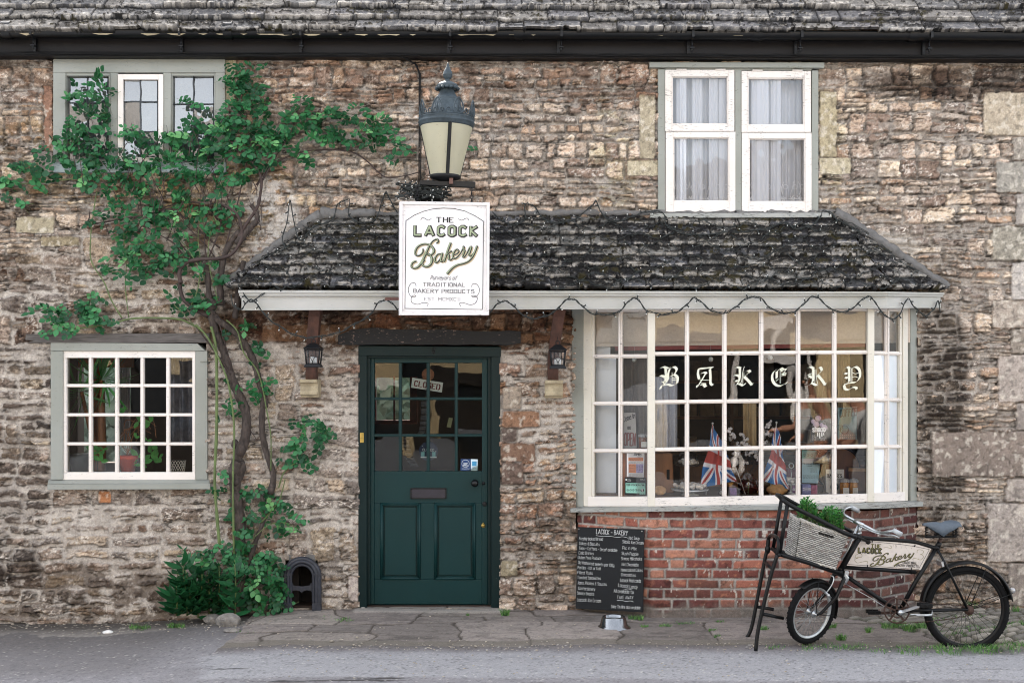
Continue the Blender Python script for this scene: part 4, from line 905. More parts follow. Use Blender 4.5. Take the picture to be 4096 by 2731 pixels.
GL.update({'0': '192938332212030819', '1': '081912', '2': '08192938370232', '3': '081929382635332212 03'.replace(' ', ''), '4': '29043422', '5': '39090626353322 1203'.replace(' ', ''), '&': '3213172826040312253', '+': '0535 1417', '-': '0535', '.': '0203', ',': '0301', "'": '0908', '8': '16070819293837261604031222333426'})
GL['&'] = '33222904 1232'
def ribbon(mb, pts, wd, n, off, step=.00012):
    # flat brush stroke on the plane with normal n; each segment a hair above the last
    n = Vector(n).normalized()
    if not hasattr(wd, '__len__'): wd = [wd]*len(pts)
    pts = [Vector(p) for p in pts]
    for i in range(len(pts)-1):
        a, b = pts[i], pts[i+1]; d = b-a
        if d.length < 1e-7: continue
        d.normalize(); s = d.cross(n); o = n*(off+step*(i % 5)); e0, e1 = d*wd[i]*.22, d*wd[i+1]*.22
        mb.quadf([a-e0-s*wd[i]/2+o, a-e0+s*wd[i]/2+o, b+e1+s*wd[i+1]/2+o, b+e1-s*wd[i+1]/2+o][::-1])
def crom(pts, k=6):
    out = []; n = len(pts)
    for i in range(n-1):
        p0, p1, p2, p3 = pts[max(i-1, 0)], pts[i], pts[i+1], pts[min(i+2, n-1)]
        for j in range(k):
            t = j/k; out.append(tuple(.5*((2*b)+(c-a)*t+(2*a-5*b+4*c-d)*t*t+(-a+3*b-3*c+d)*t**3) for a, b, c, d in zip(p0, p1, p2, p3)))
    return out+[tuple(pts[-1])]
def text(mb, s, A, B, h, n, off=.001, wt=.11, serif=False, slant=0., jit=0., seed=0, gap=1.5, xs=None, thin=.55):
    # s written from A to B (baseline), cap height h in metres; letters are spread to fill AB
    A, B = Vector(A), Vector(B); L = (B-A).length; u = (B-A)/L; n = Vector(n).normalized(); up = n.cross(u); r = random.Random(seed)
    wds = [0 if c == ' ' else max(int(x) for st in GL.get(c, '0232').split() for x in st[::2]) for c in s]
    adv = [2.2 if c == ' ' else w_+gap for c, w_ in zip(s, wds)]; tot = sum(adv)-gap; kx = L/tot; ky = h/7; x = 0
    for c, w_, a in zip(s, wds, adv):
        if c != ' ':
            dy = r.uniform(-jit, jit)*h; rot = r.uniform(-jit, jit)*.5
            for st in GL.get(c, '0232').split():
                q = [(int(st[i]), int(st[i+1])-2) for i in range(0, len(st)-1, 2)]
                pts = [A+u*((x+px+(slant+rot)*py*ky/kx)*kx)+up*(py*ky+dy) for px, py in q]
                if not serif: ribbon(mb, pts, wt*h, n, off)
                else:
                    for i in range(len(q)-1):
                        dx_, dy_ = abs(q[i+1][0]-q[i][0]), abs(q[i+1][1]-q[i][1]); wv = wt if dy_ >= dx_ else wt*thin
                        ribbon(mb, [pts[i], pts[i+1]], wv*h, n, off+.00012*(i % 4))
                    if not c.islower() or True:
                        for e in (0, -1):
                            py = q[e][1]; o_ = q[1 if e == 0 else -2]
                            if abs(o_[1]-py) > 2: ribbon(mb, [pts[e]-u*h*.13, pts[e]+u*h*.13], wt*thin*h*.8, n, off+.0006)
        x += a
BAK = [([(490,152),(522,122),(512,84),(478,80),(430,105),(390,150),(350,215),(300,320),(240,450),(190,540),(130,600),(60,612),(25,580),(40,520),(90,488),(112,490)], (14,22,22,18,16,20,26,34,36,34,28,22,24,26,24,18)),
 ([(240,258),(232,320),(190,368),(130,382),(95,340),(110,262),(170,195),(260,165),(340,175),(410,220),(442,290),(410,350),(350,372),(306,358),(330,342),(380,385),(404,450),(386,530),(330,578),(268,582),(230,545),(235,500),(272,462)], (14,20,18,18,26,28,26,22,22,30,38,26,16,14,16,26,40,36,28,26,26,24,16)),
 ([(575,350),(520,355),(470,410),(458,475),(492,508),(545,462),(585,380)], (16,16,26,30,20,14,16)), ([(600,335),(575,430),(572,482),(602,486),(640,440)], (26,30,26,16,10)),
 ([(750,148),(690,310),(632,488)], (34,32,28)), ([(775,300),(740,312),(692,358),(722,372),(715,425),(742,462),(795,428)], (16,20,16,22,28,20,12)),
 ([(800,372),(862,350),(900,308),(880,270),(838,282),(800,345),(792,402),(822,432),(872,410),(930,345)], (10,12,18,20,22,30,28,20,14,10)),
 ([(930,345),(980,250),(985,212),(1002,225),(990,262),(1010,292),(985,362),(982,402),(1010,402),(1052,345)], (10,18,16,16,20,26,28,24,14,10)),
 ([(1052,345),(1100,242),(1135,222),(1112,300),(1095,362),(1122,386),(1170,342),(1215,260)], (10,20,26,28,26,18,12,12)),
 ([(1240,205),(1180,360),(1100,470),(1000,522),(880,552),(780,612),(688,712)], (30,28,22,22,28,32,38))]
def bakery_script(mbs, f, n, s, k=1.0, offs=(.0012, .0032, .0052)):
    # mbs = shadow, outline, fill brushes; f maps the enlargement's pixels onto the board; s metres per such pixel
    for q, wd in BAK:
        pw = crom([(a, b, w_) for (a, b), w_ in zip(q, wd)], 5)
        for mb, dx, gw, o in ((mbs[0], 24, 6, offs[0]), (mbs[1], 3, 14*k, offs[1]), (mbs[2], -4, -9*k, offs[2])):
            if mb is None: continue
            ribbon(mb, [f(a+dx, b+dx*.9) for a, b, w_ in pw], [max(5, w_+gw)*s for a, b, w_ in pw], n, o)
m_ink = M('sign_black', '1c1b1c', rough=.5, bump=0, var=.1); m_sage = M('sage_letter', '8f9a7c', rough=.5, bump=0, var=.1); m_tan = M('tan_shadow', 'b8a988', rough=.5, bump=0, var=.1); m_olive = M('olive_gold', '6f6a34', rough=.5, bump=0, var=.15)

# ------------------------------------------------------------------ hanging sign
zs = Z(1550, 780, 3.0756)
sg = thing('hanging_sign', P(1775, 1258, -.75), 'white framed bakery sign hanging on short chains below the big street lamp', 'shop sign')
YL, YR = -.735, -.765
_so = zs(140, 80, YL); _sn = (zs(1250, 95, YR)-_so).cross(zs(140, 1465, YL)-_so).normalized()
def sp(zx, zy, o=0): p = PP(1550+zx/3.0756, 780+zy/3.0756, _so, _sn); p.y -= o; return p
mb = MB(); q = [sp(150, 1478), sp(1250, 1478), sp(1258, 95), sp(152, 80)]; mb.hexa(q, (-.012, .05, 0)); mb.build('panel', paint('sign_board_white', 'efecec', '77716c', wear=.3, rough=.35), sg, bevel=.002)
nS = (q[1]-q[0]).cross(q[3]-q[0]).normalized()
if nS.y > 0: nS = -nS
mb = MB()
for a, b, c, d in (((152, 80), (1258, 95), (1222, 130), (190, 118)), ((152, 80), (150, 1478), (182, 1440), (190, 118)), ((150, 1478), (1250, 1478), (1215, 1440), (182, 1440)), ((1250, 1478), (1258, 95), (1222, 130), (1215, 1440))):
    pts = [sp(*k, .012) for k in (a, b, c, d)]; nn = (pts[1]-pts[0]).cross(pts[2]-pts[0])
    if nn.y > 0: pts = pts[::-1]
    mb.hexa(pts, (0, .014, 0))
for a, b in (((205, 140), (1205, 152)), ((205, 140), (200, 1420)), ((200, 1420), (1200, 1422)), ((1205, 152), (1200, 1422))):
    ribbon(mb, [sp(*a), sp(*b)], .014, nS, .003)
mb.build('frame', paint('sign_frame_white', 'e8e3e2', '57524e', wear=.37, rough=.4), sg, bevel=.0015)
K = Vector((0, 0, 0)); kpx = 8.25/F/3.0756    # metres per pixel of that enlargement
mb = MB()
arc = [(213+i*.0, 1395) for i in range(1)]+[(215, 1395), (228, 318), (330, 250), (450, 200), (560, 174), (690, 164), (820, 170), (950, 198), (1080, 260), (1182, 325), (1170, 1408), (213, 1395)]
ribbon(mb, [sp(*k) for k in arc[1:]], 7*kpx, nS, .004)
for dx in (0,):
    text(mb, 'THE', sp(598, 336), sp(812, 338), 60*kpx, nS, .004, .26, True)
text(mb, 'LACOCK', sp(338, 497), sp(1098, 505), 112*kpx, nS, .003, .40, False, gap=2.4)
text(mb, 'Purveyors of', sp(528, 1040), sp(850, 1046), 48*kpx, nS, .004, .10, False, slant=.25)
text(mb, 'TRADITIONAL', sp(436, 1123), sp(958, 1128), 44*kpx, nS, .004, .15, True)
text(mb, 'BAKERY PRODUCTS', sp(322, 1200), sp(1066, 1210), 44*kpx, nS, .004, .16, True)
text(mb, 'EST. MCMXCII', sp(456, 1298), sp(892, 1302), 38*kpx, nS, .004, .11, True)
for fl in (crom([(410, 312), (425, 285), (460, 288), (500, 312), (540, 292)]), crom([(1002, 312), (985, 288), (955, 292), (915, 312), (868, 295)]),
           crom([(352, 1120), (340, 1085), (290, 1090), (258, 1150), (270, 1220), (310, 1255), (350, 1245), (330, 1232), (295, 1260), (300, 1320), (370, 1345), (440, 1325), (500, 1335), (485, 1370)]),
           crom([(1034, 1130), (1050, 1095), (1100, 1100), (1132, 1160), (1115, 1225), (1075, 1255), (1035, 1245), (1060, 1235), (1105, 1262), (1085, 1325), (1020, 1350), (930, 1325), (885, 1335), (905, 1370)])):
    ribbon(mb, [sp(*k) for k in fl], 6*kpx, nS, .004)
fS = lambda a, b: sp((1640+a/4.634-1550)*3.0756, (940+b/4.634-780)*3.0756)
mS, mF = MB(), MB(); bakery_script((mS, mb, mF), fS, nS, 8.25/F/4.634)
text(mF, 'LACOCK', sp(334, 492), sp(1092, 500), 108*kpx, nS, .006, .19, False, gap=2.6)
mb.build('lettering', m_ink, sg); mS.build('lettering', m_tan, sg); mF.build('lettering', m_sage, sg)
mb = MB()
for x, y0, y1 in ((1669, 742, 807), (1886, 750, 812)):
    for i in range(4): y = y0+(y1-y0)*(i+.5)/4; mb.torus(P(x, y, -.745), (1, .2, 0) if i % 2 else (0, 1, 0), .011, .0032, 14, 6)
mb.tube([P(1669, 800, -.745), P(1669, 812, -.745)], .007, 8); mb.tube([P(1886, 805, -.745), P(1886, 815, -.745)], .007, 8)
mb.build('chain', m_iron, sg)
mb = MB(); rb(mb, 1540, 1190, 1600, 1200, -.60, .02); mb.hexa([P(1540, 1200, -.46), P(1600, 1200, -.71), P(1600, 1190, -.71), P(1540, 1190, -.46)], (0, .012, 0)); mb = MB()
mb.hexa([P(1541, 1201, -.46), P(1597, 1201, -.70), P(1597, 1189, -.70), P(1541, 1189, -.46)], (.0, .012, 0)); mb.build('side_stay', M('rusty_strap', '5c3a33', rough=.7), sg)

# ------------------------------------------------------------------ big street lamp on its bracket
YLm = -.72; zl = Z(1550, 200, 2.412); m_lampp = M('blue_grey_lamp_paint', '3c464c', rough=.6, spec=.3, var=.45, scale=14, bump=.25)
lp = thing('street_lamp', P(1783, 722, YLm), 'large ornate blue-grey lantern with crown and frosted glass on the wall bracket', 'lamp')
kl = (YLm-CAMY)/F/2.412
tip, bot = zl(583, 122, YLm), zl(558, 1245, YLm); axl = (tip-bot).normalized()
def lz(y): return bot+(tip-bot)*((1245-y)/(1245-122))
def lath(prof, n=32): 
    m = MB(); m.lathe(bot, [(r*kl, (1245-y)/(1245-122)*(tip-bot).length) for r, y in prof][::-1], n, axl); return m
lath([(6, 122), (10, 140), (16, 165), (30, 190), (42, 215), (45, 238), (47, 242), (42, 248), (42, 262), (30, 280), (22, 286), (22, 296), (28, 303)]).build('finial', m_lampp, lp)
cap_ = lath([(26, 300), (60, 315), (92, 332), (106, 352), (107, 372), (100, 374), (70, 378)]); 
for k in range(16):
    a = 2*math.pi*k/16; c = lz(376)+Vector((math.cos(a)*104*kl, math.sin(a)*104*kl, 0)); cap_.ball(c, 20*kl, 20*kl, 14*kl, 8, 5)
cap_.build('vent_cap', m_lampp, lp)
lath([(62, 372), (66, 395), (76, 420), (95, 448), (112, 468), (122, 476), (126, 482), (122, 488), (130, 498), (132, 506), (134, 530), (138, 540), (140, 548), (152, 556), (164, 640), (170, 660), (240, 664)], 40).build('roof', m_lampp, lp)
lath([(262, 662), (271, 666), (272, 674), (266, 680), (268, 700), (274, 706), (274, 714), (262, 722), (262, 742), (252, 752), (230, 750)], 48).build('band', m_lampp, lp)
mb = MB()
for k in range(26):       # pierced scroll frieze
    a = 2*math.pi*k/26; c = lz(632)+Vector((math.cos(a)*262*kl, math.sin(a)*262*kl, 0)); ax_ = Vector((math.cos(a), math.sin(a), 0))
    mb.torus(c, ax_, 20*kl, 6*kl, 14, 6); mb.ball(c+Vector((0, 0, 22*kl)), 9*kl)
mb.torus(lz(656), axl, 264*kl, 6*kl, 48, 6)
for k in range(8):
    a = 2*math.pi*(k+.0)/8-math.pi/2-.55+.26; e = Vector((math.cos(a), math.sin(a), 0)); t_ = Vector((-math.sin(a), math.cos(a), 0)); c = lz(600)+e*262*kl
    pts = [c+t_*(dx*kl)-axl*(dy*kl) for dx, dy in crom([(-48, 50), (-52, 10), (-38, -40), (-15, -75), (0, -90), (15, -75), (38, -40), (52, 10), (48, 50)], 3)]
    mb.tube(pts, 7*kl, 6)
    for dx, dy, h_ in ((0, 0, 1), (-18, 18, .7), (18, 18, .7), (0, -35, .8), (-20, -12, .6), (20, -12, .6)): mb.tube([c+t_*(dx*.3*kl)-axl*((dy*.2+35)*kl), c+t_*(dx*kl)-axl*((dy-30*h_)*kl)], [6*kl, 3*kl], 5)
mb.build('crown', m_lampp, lp)
mb = MB(); mb.m = 0; c = lz(575)+Vector((-.25, -1, 0)).normalized()*158*kl
mb.build('crown_badge', M('yellow_mark', 'b8b04a', bump=0), lp) if False else None
m = lath([(252, 748), (140, 1222)], 40); m.f = [f for f in m.f if len(f) == 4]; m.sm = m.sm[:len(m.f)]; m.mi = m.mi[:len(m.f)]
tg = NT('frosted_glass'); tg.val(Roughness=.35); tg.b.inputs['Transmission Weight'].default_value = .0
trl = tg.n('BsdfTranslucent'); trl.inputs[0].default_value = (.85, .82, .66, 1); n_ = tg.noise(60, 4, .6); n2_ = tg.noise(4, 3, .5, (1, 1, .5)); cc_ = tg.mix((tg.ramp(n_, 0, [(.62, 0.), (.72, .8)]), 0), hexc('d9d3b8'), hexc('a79f86')); cc_ = tg.mix((tg.ramp(n2_, 0, [(.35, 0.), (.7, .45)]), 0), cc_, hexc('8e8978')); tg.setc(cc_)
mx_ = tg.n('MixShader'); mx_.inputs[0].default_value = .42; tg.l(tg.b, 0, mx_, 1); tg.l(trl, 0, mx_, 2); tg.l(mx_, 0, tg.out, 0)
m.build('glass', tg.m, lp)
mb = MB()
for az in (-90+11, 11+8, 90+11, 180-8):
    a = R(az); e = Vector((math.cos(a), math.sin(a), 0)); mb.bar(lz(735)+e*257*kl, lz(1228)+e*145*kl, 34*kl, 10*kl, e); mb.bar(lz(735)+e*262*kl, lz(1228)+e*150*kl, 12*kl, 10*kl, e)
mb.build('glazing_bar', m_iron, lp)
lath([(146, 1212), (150, 1216), (148, 1240), (128, 1246), (60, 1262), (40, 1275)], 32).build('base_ring', m_iron, lp)
br = MB(); q = [zl(312, 1300, YLm-.05), zl(848, 1328, YLm-.02), zl(848, 1272, YLm-.02), zl(312, 1256, YLm-.05)]; br.hexa(q, (0, .045, 0)); br.build('bracket_bar', m_black, lp, bevel=.003)
br = MB(); a, b = zl(262, 1445, -.5), zl(512, 1372, -.5); br.box((a.x, -.72, a.z), (b.x, -.02, b.z)); br.build('bracket_arm', m_blackm, lp, bevel=.004)
mb = MB(); rb(mb, 1797, 712, 1812, 735, YLm-.075, .02); mb.build('catch', M('rusty_catch', '6e5148', rough=.8), lp)

# ------------------------------------------------------------------ two small lanterns
def lantern(cx, top, bottom, Yc, label):
    k = (Yc-CAMY)/F; t = thing('wall_lantern', P(cx, bottom, Yc), label, 'lantern', 'small black lanterns on the canopy braces'); b0 = P(cx, bottom, Yc); hh = (bottom-top)*k
    def sq(prof, name, mat):
        mb = MB(); vs = []; 
        for w_, z in prof: vs += [b0+Vector((sx_*w_*k, sy_*w_*k, z*k)) for sx_, sy_ in ((-1, -1), (1, -1), (1, 1), (-1, 1))]
        fs = [(i*4+j, i*4+(j+1) % 4, i*4+4+(j+1) % 4, i*4+4+j) for i in range(len(prof)-1) for j in range(4)]+[(3, 2, 1, 0), tuple(len(prof)*4-4+j for j in range(4))]
        mb.add(vs, fs); return mb.build(name, mat, t, bevel=.0015)
    sq([(32, 0), (33, 3), (29, 12), (25, 13)], 'base', m_iron); sq([(35, 73), (36, 76), (24, 86), (20, 90), (12, 96), (7, 97)], 'cap', m_iron)
    mb = MB()
    for sx_, sy_ in ((-1, -1), (1, -1), (1, 1), (-1, 1)): mb.tube([b0+Vector((sx_*24*k, sy_*24*k, 12*k)), b0+Vector((sx_*30*k, sy_*30*k, 75*k))], 3.2*k, 6)
    for z_, w_ in ((14, 24.5), (68, 29.5)): 
        for A_, B_ in (((-1, -1), (1, -1)), ((1, -1), (1, 1)), ((-1, 1), (-1, -1))): mb.tube([b0+Vector((A_[0]*w_*k, A_[1]*w_*k, z_*k)), b0+Vector((B_[0]*w_*k, B_[1]*w_*k, z_*k))], 3*k, 6)
    e = lambda dx, z_: b0+Vector((dx*k, -(24+(z_-12)*.1)*k-.001, z_*k))
    for pl_ in ([(0, 14), (0, 24), (-9, 40), (0, 56), (9, 40), (0, 24)], [(0, 56), (0, 68)], [(-9, 40), (-26, 40)], [(9, 40), (26, 40)], [(-14, 68), (-14, 40)], [(14, 68), (14, 40)]): mb.tube([e(*q) for q in pl_], 1.3*k, 5)
    mb.build('frame', m_iron, t)
    mb = MB(); mb.quadf([e(-23, 16), e(23, 16), e(28, 66), e(-28, 66)]); mb.build('glass', m_glass, t)
    mb = MB(); mb.lathe(b0+Vector((0, 0, 12*k)), [(13*k, 0), (13*k, 30*k), (4*k, 31*k)], 16); mb.build('candle', M('white_candle', 'dcdfe2', rough=.6, bump=0), t)
    mb = MB(); mb.torus(b0+Vector((0, 0, 104*k)), (0, 1, 0), 8*k, 1.6*k, 18, 6); mb.tube([b0+Vector((0, 0, 111*k)), b0+Vector((0, .02, 128*k))], 1*k, 5); mb.build('ring', m_iron, t)
    return t
lantern(1254, 1372, 1469, -.30, 'small black lantern on the canopy brace left of the green door')
lantern(2231, 1376, 1475, -.32, 'small black lantern on the canopy brace right of the green door')

# ------------------------------------------------------------------ gothic lettering on the bay glass (broad-nib strokes)
zg1, zg2 = (2600, 1430), (3030, 1430)
GO = [(zg1, [[(122,122),(160,108),(205,124),(232,118)],[(182,120),(186,200),(180,270),(168,318)],[(118,212),(150,214),(178,232)],[(132,288),(158,280),(172,296)],[(170,300),(132,330),(122,366)],[(230,130),(212,190),(206,262),(160,322)],[(150,330),(205,312),(258,326),(325,296)],[(232,132),(280,108),(312,142),(282,196)],[(284,196),(322,232),(318,296)]], [[(258,175),(258,300)],[(258,240),(305,240)],[(258,262),(305,262)],[(285,196),(240,215)]]),
 (zg1, [[(568,130),(560,190),(575,250)],[(566,134),(620,128),(690,118),(735,116)],[(700,130),(706,220),(708,300),(735,322)],[(600,182),(640,172),(660,190)],[(650,185),(600,270),(560,330)],[(555,318),(552,345)],[(590,318),(640,312),(640,345)],[(625,318),(655,340)]], [[(566,130),(620,118),(690,118)],[(575,250),(600,262)],[(590,262),(706,262)],[(600,300),(650,300)]]),
 (zg1, [[(985,126),(1020,110),(1060,124)],[(1050,120),(1050,200),(1040,270),(1012,318)],[(985,205),(1020,205),(1050,225)],[(1000,268),(1025,275)],[(1000,325),(1040,305),(1090,326),(1112,300)],[(1098,180),(1150,150),(1172,172)],[(1165,165),(1100,225)],[(1100,222),(1150,270),(1190,320)]], [[(1102,104),(1082,180),(1072,270),(1050,310)],[(1098,180),(1096,225)],[(1085,240),(1085,300)],[(1190,322),(1206,296)]]),
 (zg2, [[(220,140),(180,180),(172,245),(200,305),(260,332),(320,305)],[(225,160),(225,240)],[(232,160),(275,122),(300,140),(340,132)],[(278,125),(290,160)],[(280,190),(320,185)],[(285,206),(325,200)]], [[(264,130),(264,300)],[(340,130),(300,185)],[(322,182),(335,182),(322,212)],[(320,310),(348,285)],[(215,275),(245,250)]]),
 (zg2, [[(585,122),(620,108),(655,128)],[(650,125),(650,200),(648,270),(620,310)],[(588,200),(620,190),(640,180)],[(600,212),(640,235)],[(590,325),(640,300),(690,322),(725,302)],[(690,135),(730,112),(755,150)],[(752,155),(700,205)],[(705,205),(755,265),(790,318)]], [[(670,140),(670,290)],[(684,140),(684,200)],[(685,205),(700,300)],[(640,182),(590,205)],[(790,320),(805,298)]]),
 (zg2, [[(1022,128),(1050,108),(1075,130)],[(1070,125),(1070,200),(1072,280)],[(1020,180),(1050,190)],[(1025,228),(1055,240)],[(1100,125),(1150,108),(1192,150),(1195,230),(1150,285),(1090,292),(1020,310)],[(1010,320),(1025,365),(1070,375),(1110,345),(1150,350),(1160,370)]], [[(1095,125),(1092,285)],[(1106,130),(1104,285)],[(1104,170),(1140,188),(1180,178)],[(1104,228),(1140,222),(1185,238)],[(1020,308),(1008,330)]])]
m_goth = M('cream_glass_paint', 'dedecb', rough=.5, bump=0, var=.05)
kg = 8.66/F/2.922
for (ox, oy), thick_, thin_ in GO:
    mb = MB()
    f = lambda a, b: P(ox+a/2.922, oy+b/2.922, BD-.0235+.018)
    for si, st in enumerate(thick_):
        pts = crom(st, 5); nib = (14, -9.5)
        for i in range(len(pts)-1):
            (a, b), (c, d) = pts[i], pts[i+1]
            q = [f(a-nib[0], b-nib[1]), f(a+nib[0], b+nib[1]), f(c+nib[0], d+nib[1]), f(c-nib[0], d-nib[1])]
            if (q[1]-q[0]).cross(q[2]-q[1]).length < 1e-9: continue
            o_ = Vector((0, -.00008*((si*7+i) % 11), 0)); q = [p+o_ for p in q]
            if (q[1]-q[0]).cross(q[2]-q[1]).y > 0: q = q[::-1]
            mb.quadf(q)
    for st in thin_: ribbon(mb, [f(*p) for p in crom(st, 4)], 6.5*kg, (0, -1, 0), .0012)
    mb.build('painted_letter', m_goth, bay)

# ------------------------------------------------------------------ chalkboard
zc = Z(2300, 2090, 2.357)
cb = thing('chalkboard', P(2440, 2445, -.2), 'black menu chalkboard with white handwriting propped against the brick base', 'chalkboard')
_co = zc(25, 40, -.06); _cn = (zc(650, 65, -.34)-_co).cross(zc(5, 808, -.11)-_co).normalized()
def cp(zx, zy, o=0): 
    p = PP(2300+zx/2.357, 2090+zy/2.357, _co, _cn); return p+Vector((-.42, -.9, 0)).normalized()*o
mb = MB(); q = [cp(5, 808), cp(637, 843), cp(650, 65), cp(25, 40)]; mb.hexa(q, (.008, .016, 0)); mb.build('board', M('chalkboard_black', '121417', spec=.3, rough=.6, var=.35, scale=3, bump=.08), cb, bevel=.002)
nC = (q[1]-q[0]).cross(q[3]-q[0]).normalized(); nC = -nC if nC.y > 0 else nC
kc = 8.75/F/2.357; mb = MB()
def ct(s_, x0, y0, x1, y1, h, wt=.13): text(mb, s_, cp(x0, y0), cp(x1, y1), h*kc, nC, .0012, wt, False, slant=.06, jit=.035, seed=hash(s_[:3]) % 7 if False else len(s_), gap=1.3)
ct('LACOCK - BAKERY', 200, 103, 498, 118, 42, .085)
for s_, x0, y0, x1, y1 in (('Freshly baked Bread', 40, 160, 262, 168), ('Cakes & Biscuits', 40, 205, 232, 216), ('Teas + Coffees - Decaf available', 38, 250, 398, 272), ('Cold Drinks', 36, 295, 176, 302), ('Gluten Free Produce', 28, 338, 246, 348),
   ('Old fashioned sweets per 100g.', 30, 385, 372, 415), ('Pasties - Hot or Cold', 26, 432, 240, 444), ('Filled Rolls', 24, 480, 168, 488), ('Toasted Sandwiches', 22, 526, 242, 536), ('Jams, Pickles & Sauces', 24, 576, 298, 592), ('Confectionery', 32, 628, 190, 640), ('Savory Snacks', 20, 672, 180, 684), ('Lacock Ice Cream', 20, 736, 244, 750),
   ('Hot Soup', 508, 155, 606, 160), ('Sidolis Ice Cream', 448, 190, 645, 204), ('Pic n Mix', 448, 248, 580, 258), ('Slush Puppie', 440, 300, 596, 308), ('Shmoo Milkshake', 436, 350, 632, 354), ('Hot Chocolate', 442, 402, 598, 410), ('Home baked Cakes', 434, 456, 638, 460), ('Chocolates', 436, 500, 572, 508), ('Lacock Postcards', 428, 554, 622, 562), ('Lacock Lardy', 408, 600, 590, 622), ('All available to', 366, 655, 552, 668), ('TAKE AWAY', 396, 714, 550, 718), ('Cake Tin Hire also available', 342, 800, 616, 814)):
    ct(s_, x0, y0, x1, y1, 28 if s_[0] not in 'LA' else 31, .07)
for fl in ([(200, 118), (260, 128), (330, 126), (400, 136), (450, 130), (500, 142)], [(396, 730), (440, 728), (480, 740), (520, 734), (552, 744)], [(468, 628), (500, 620), (535, 630)]): ribbon(mb, [cp(*p) for p in crom(fl)], .0022, nC, .0012)
mb.build('chalk_writing', M('chalk', 'd6d8d6', rough=.9, bump=0, var=.2), cb)
mb = MB()
for p in ((37, 58), (631, 80)): mb.lathe(cp(*p), [(.005, 0), (.004, .003), (0, .004)], 10, nC)
mb.sep('screw', M('steel_screw', 'b8b8b8', metal=.8, rough=.3), cb)
# ================================================================== delivery bicycle
z7 = Z(2900, 1900, 1.887); z10 = Z(2940, 1950, 2.24); YB = -1.10
bk = thing('delivery_bicycle', P(3600, 2585, YB), 'old black delivery bicycle with lettered frame panel and front carrier, on its stand', 'bicycle')
m_bk = paint('bicycle_black', '050607', '6b5e55', wear=.28, spec=.28, rough=.4, dirt=(.6, .6, .6), edge=.01); m_tyre = M('tyre_rubber', '0d0d0e', spec=.2, rough=.8, var=.3, scale=30, bump=.3); m_chr = M('dull_chrome', 'b9bcbd', rough=.28, metal=.9, var=.15, bump=.05)
m_rust = M('rusty_steel', '45322a', rough=.7, var=.5, scale=40, metal=.3); m_alu = M('alloy_rim', 'b3b6b6', rough=.4, metal=.7, var=.2, bump=0); m_spoke = M('spoke_steel', '8d9090', rough=.35, metal=.8, bump=0); m_spoked = M('dark_spoke', '3a3836', rough=.5, metal=.6, bump=0)
tb = lambda mb, pts, r, n=12, f=z7, Y=YB: mb.tube([f(p[0], p[1], p[2] if len(p) > 2 else Y) for p in pts], r, n)
mb = MB(); tr = .0155
tb(mb, crom([(1035, 470), (1110, 478), (1250, 487), (1420, 502), (1500, 522), (1598, 553)], 4), .0135); tb(mb, [(880, 692), (1440, 730)], .0135); tb(mb, [(1608, 530), (1440, 800), (1315, 1030)], .0145); tb(mb, [(1012, 470), (868, 722)], .0195); tb(mb, [(895, 745), (1120, 900), (1318, 1032)], .0145)
for dy in (-.05, .05): tb(mb, [(1320, 1028, YB+dy*.4), (1440, 1022, YB+dy), (1830, 1012, YB+dy*1.1)], .0105); tb(mb, [(1605, 560, YB+dy*.4), (1680, 700, YB+dy), (1829, 1010, YB+dy*1.1)], .0085)
mb.lathe(z7(1318, 1030, YB-.045), [(.026, 0), (.026, .09)], 20, (0, 1, 0)); tb(mb, [(1600, 545), (1622, 505)], .017)
for p in ((1005, 482), (875, 708), (1597, 548)): mb.ball(z7(p[0], p[1], YB), .022, .02, .022)
mb.build('frame', m_bk, bk)
def wheel(c, ax, R_, r_, nsp, name, rimmat, spmat, rimw=.011, lug=True):
    ax = Vector(ax).normalized(); wh = sub(name, bk); mb = MB()
    mb.torus(c, ax, R_-r_, r_, 90, 12, 1.0)
    if lug:
        u = Vector((0, 0, 1)); u = (u-ax*u.dot(ax)).normalized(); q = ax.cross(u)
        for k in range(76):
            a = 2*math.pi*k/76; d = u*math.cos(a)+q*math.sin(a); t_ = ax.cross(d); s_ = .006 if k % 2 else -.006
            cc = c+d*(R_-.002)+ax*s_*1.2; mb.bar(cc-ax*.009, cc+ax*.009, .011, .008, d)
    mb.build('tyre', m_tyre, wh)
    mb = MB(); R2 = R_-2*r_+.002
    u = Vector((0, 0, 1)); u = (u-ax*u.dot(ax)).normalized(); q = ax.cross(u); n = 72; prof = [(R2+.004, -rimw), (R2-.010, -rimw*.95), (R2-.014, -rimw*.4), (R2-.015, 0), (R2-.014, rimw*.4), (R2-.010, rimw*.95), (R2+.004, rimw)]
    vs = [c+(u*math.cos(2*math.pi*i/n)+q*math.sin(2*math.pi*i/n))*a+ax*b for i in range(n) for a, b in prof]; m = len(prof)
    mb.add(vs, [(i*m+k, i*m+k+1, ((i+1) % n)*m+k+1, ((i+1) % n)*m+k) for i in range(n) for k in range(m-1)], True); mb.build('rim', rimmat, wh)
    mb = MB()
    for k in range(nsp):
        a = 2*math.pi*k/nsp; s_ = 1 if k % 2 else -1; b = a+(.55 if (k//2) % 2 else -.55)*1.6
        mb.tube([c+(u*math.cos(b)+q*math.sin(b))*.022+ax*s_*.026, c+(u*math.cos(a)+q*math.sin(a))*(R2-.012)], .0013, 5)
    mb.build('spokes', spmat, wh)
    mb = MB(); mb.lathe(c-ax*.05, [(.006, 0), (.007, .012), (.024, .022), (.024, .027), (.012, .03), (.012, .07), (.024, .073), (.024, .078), (.007, .088), (.006, .1)], 16, ax); mb.build('hub', m_chr if rimmat is m_alu else m_rust, wh); return wh
kb = (YB-CAMY)/F/1.887
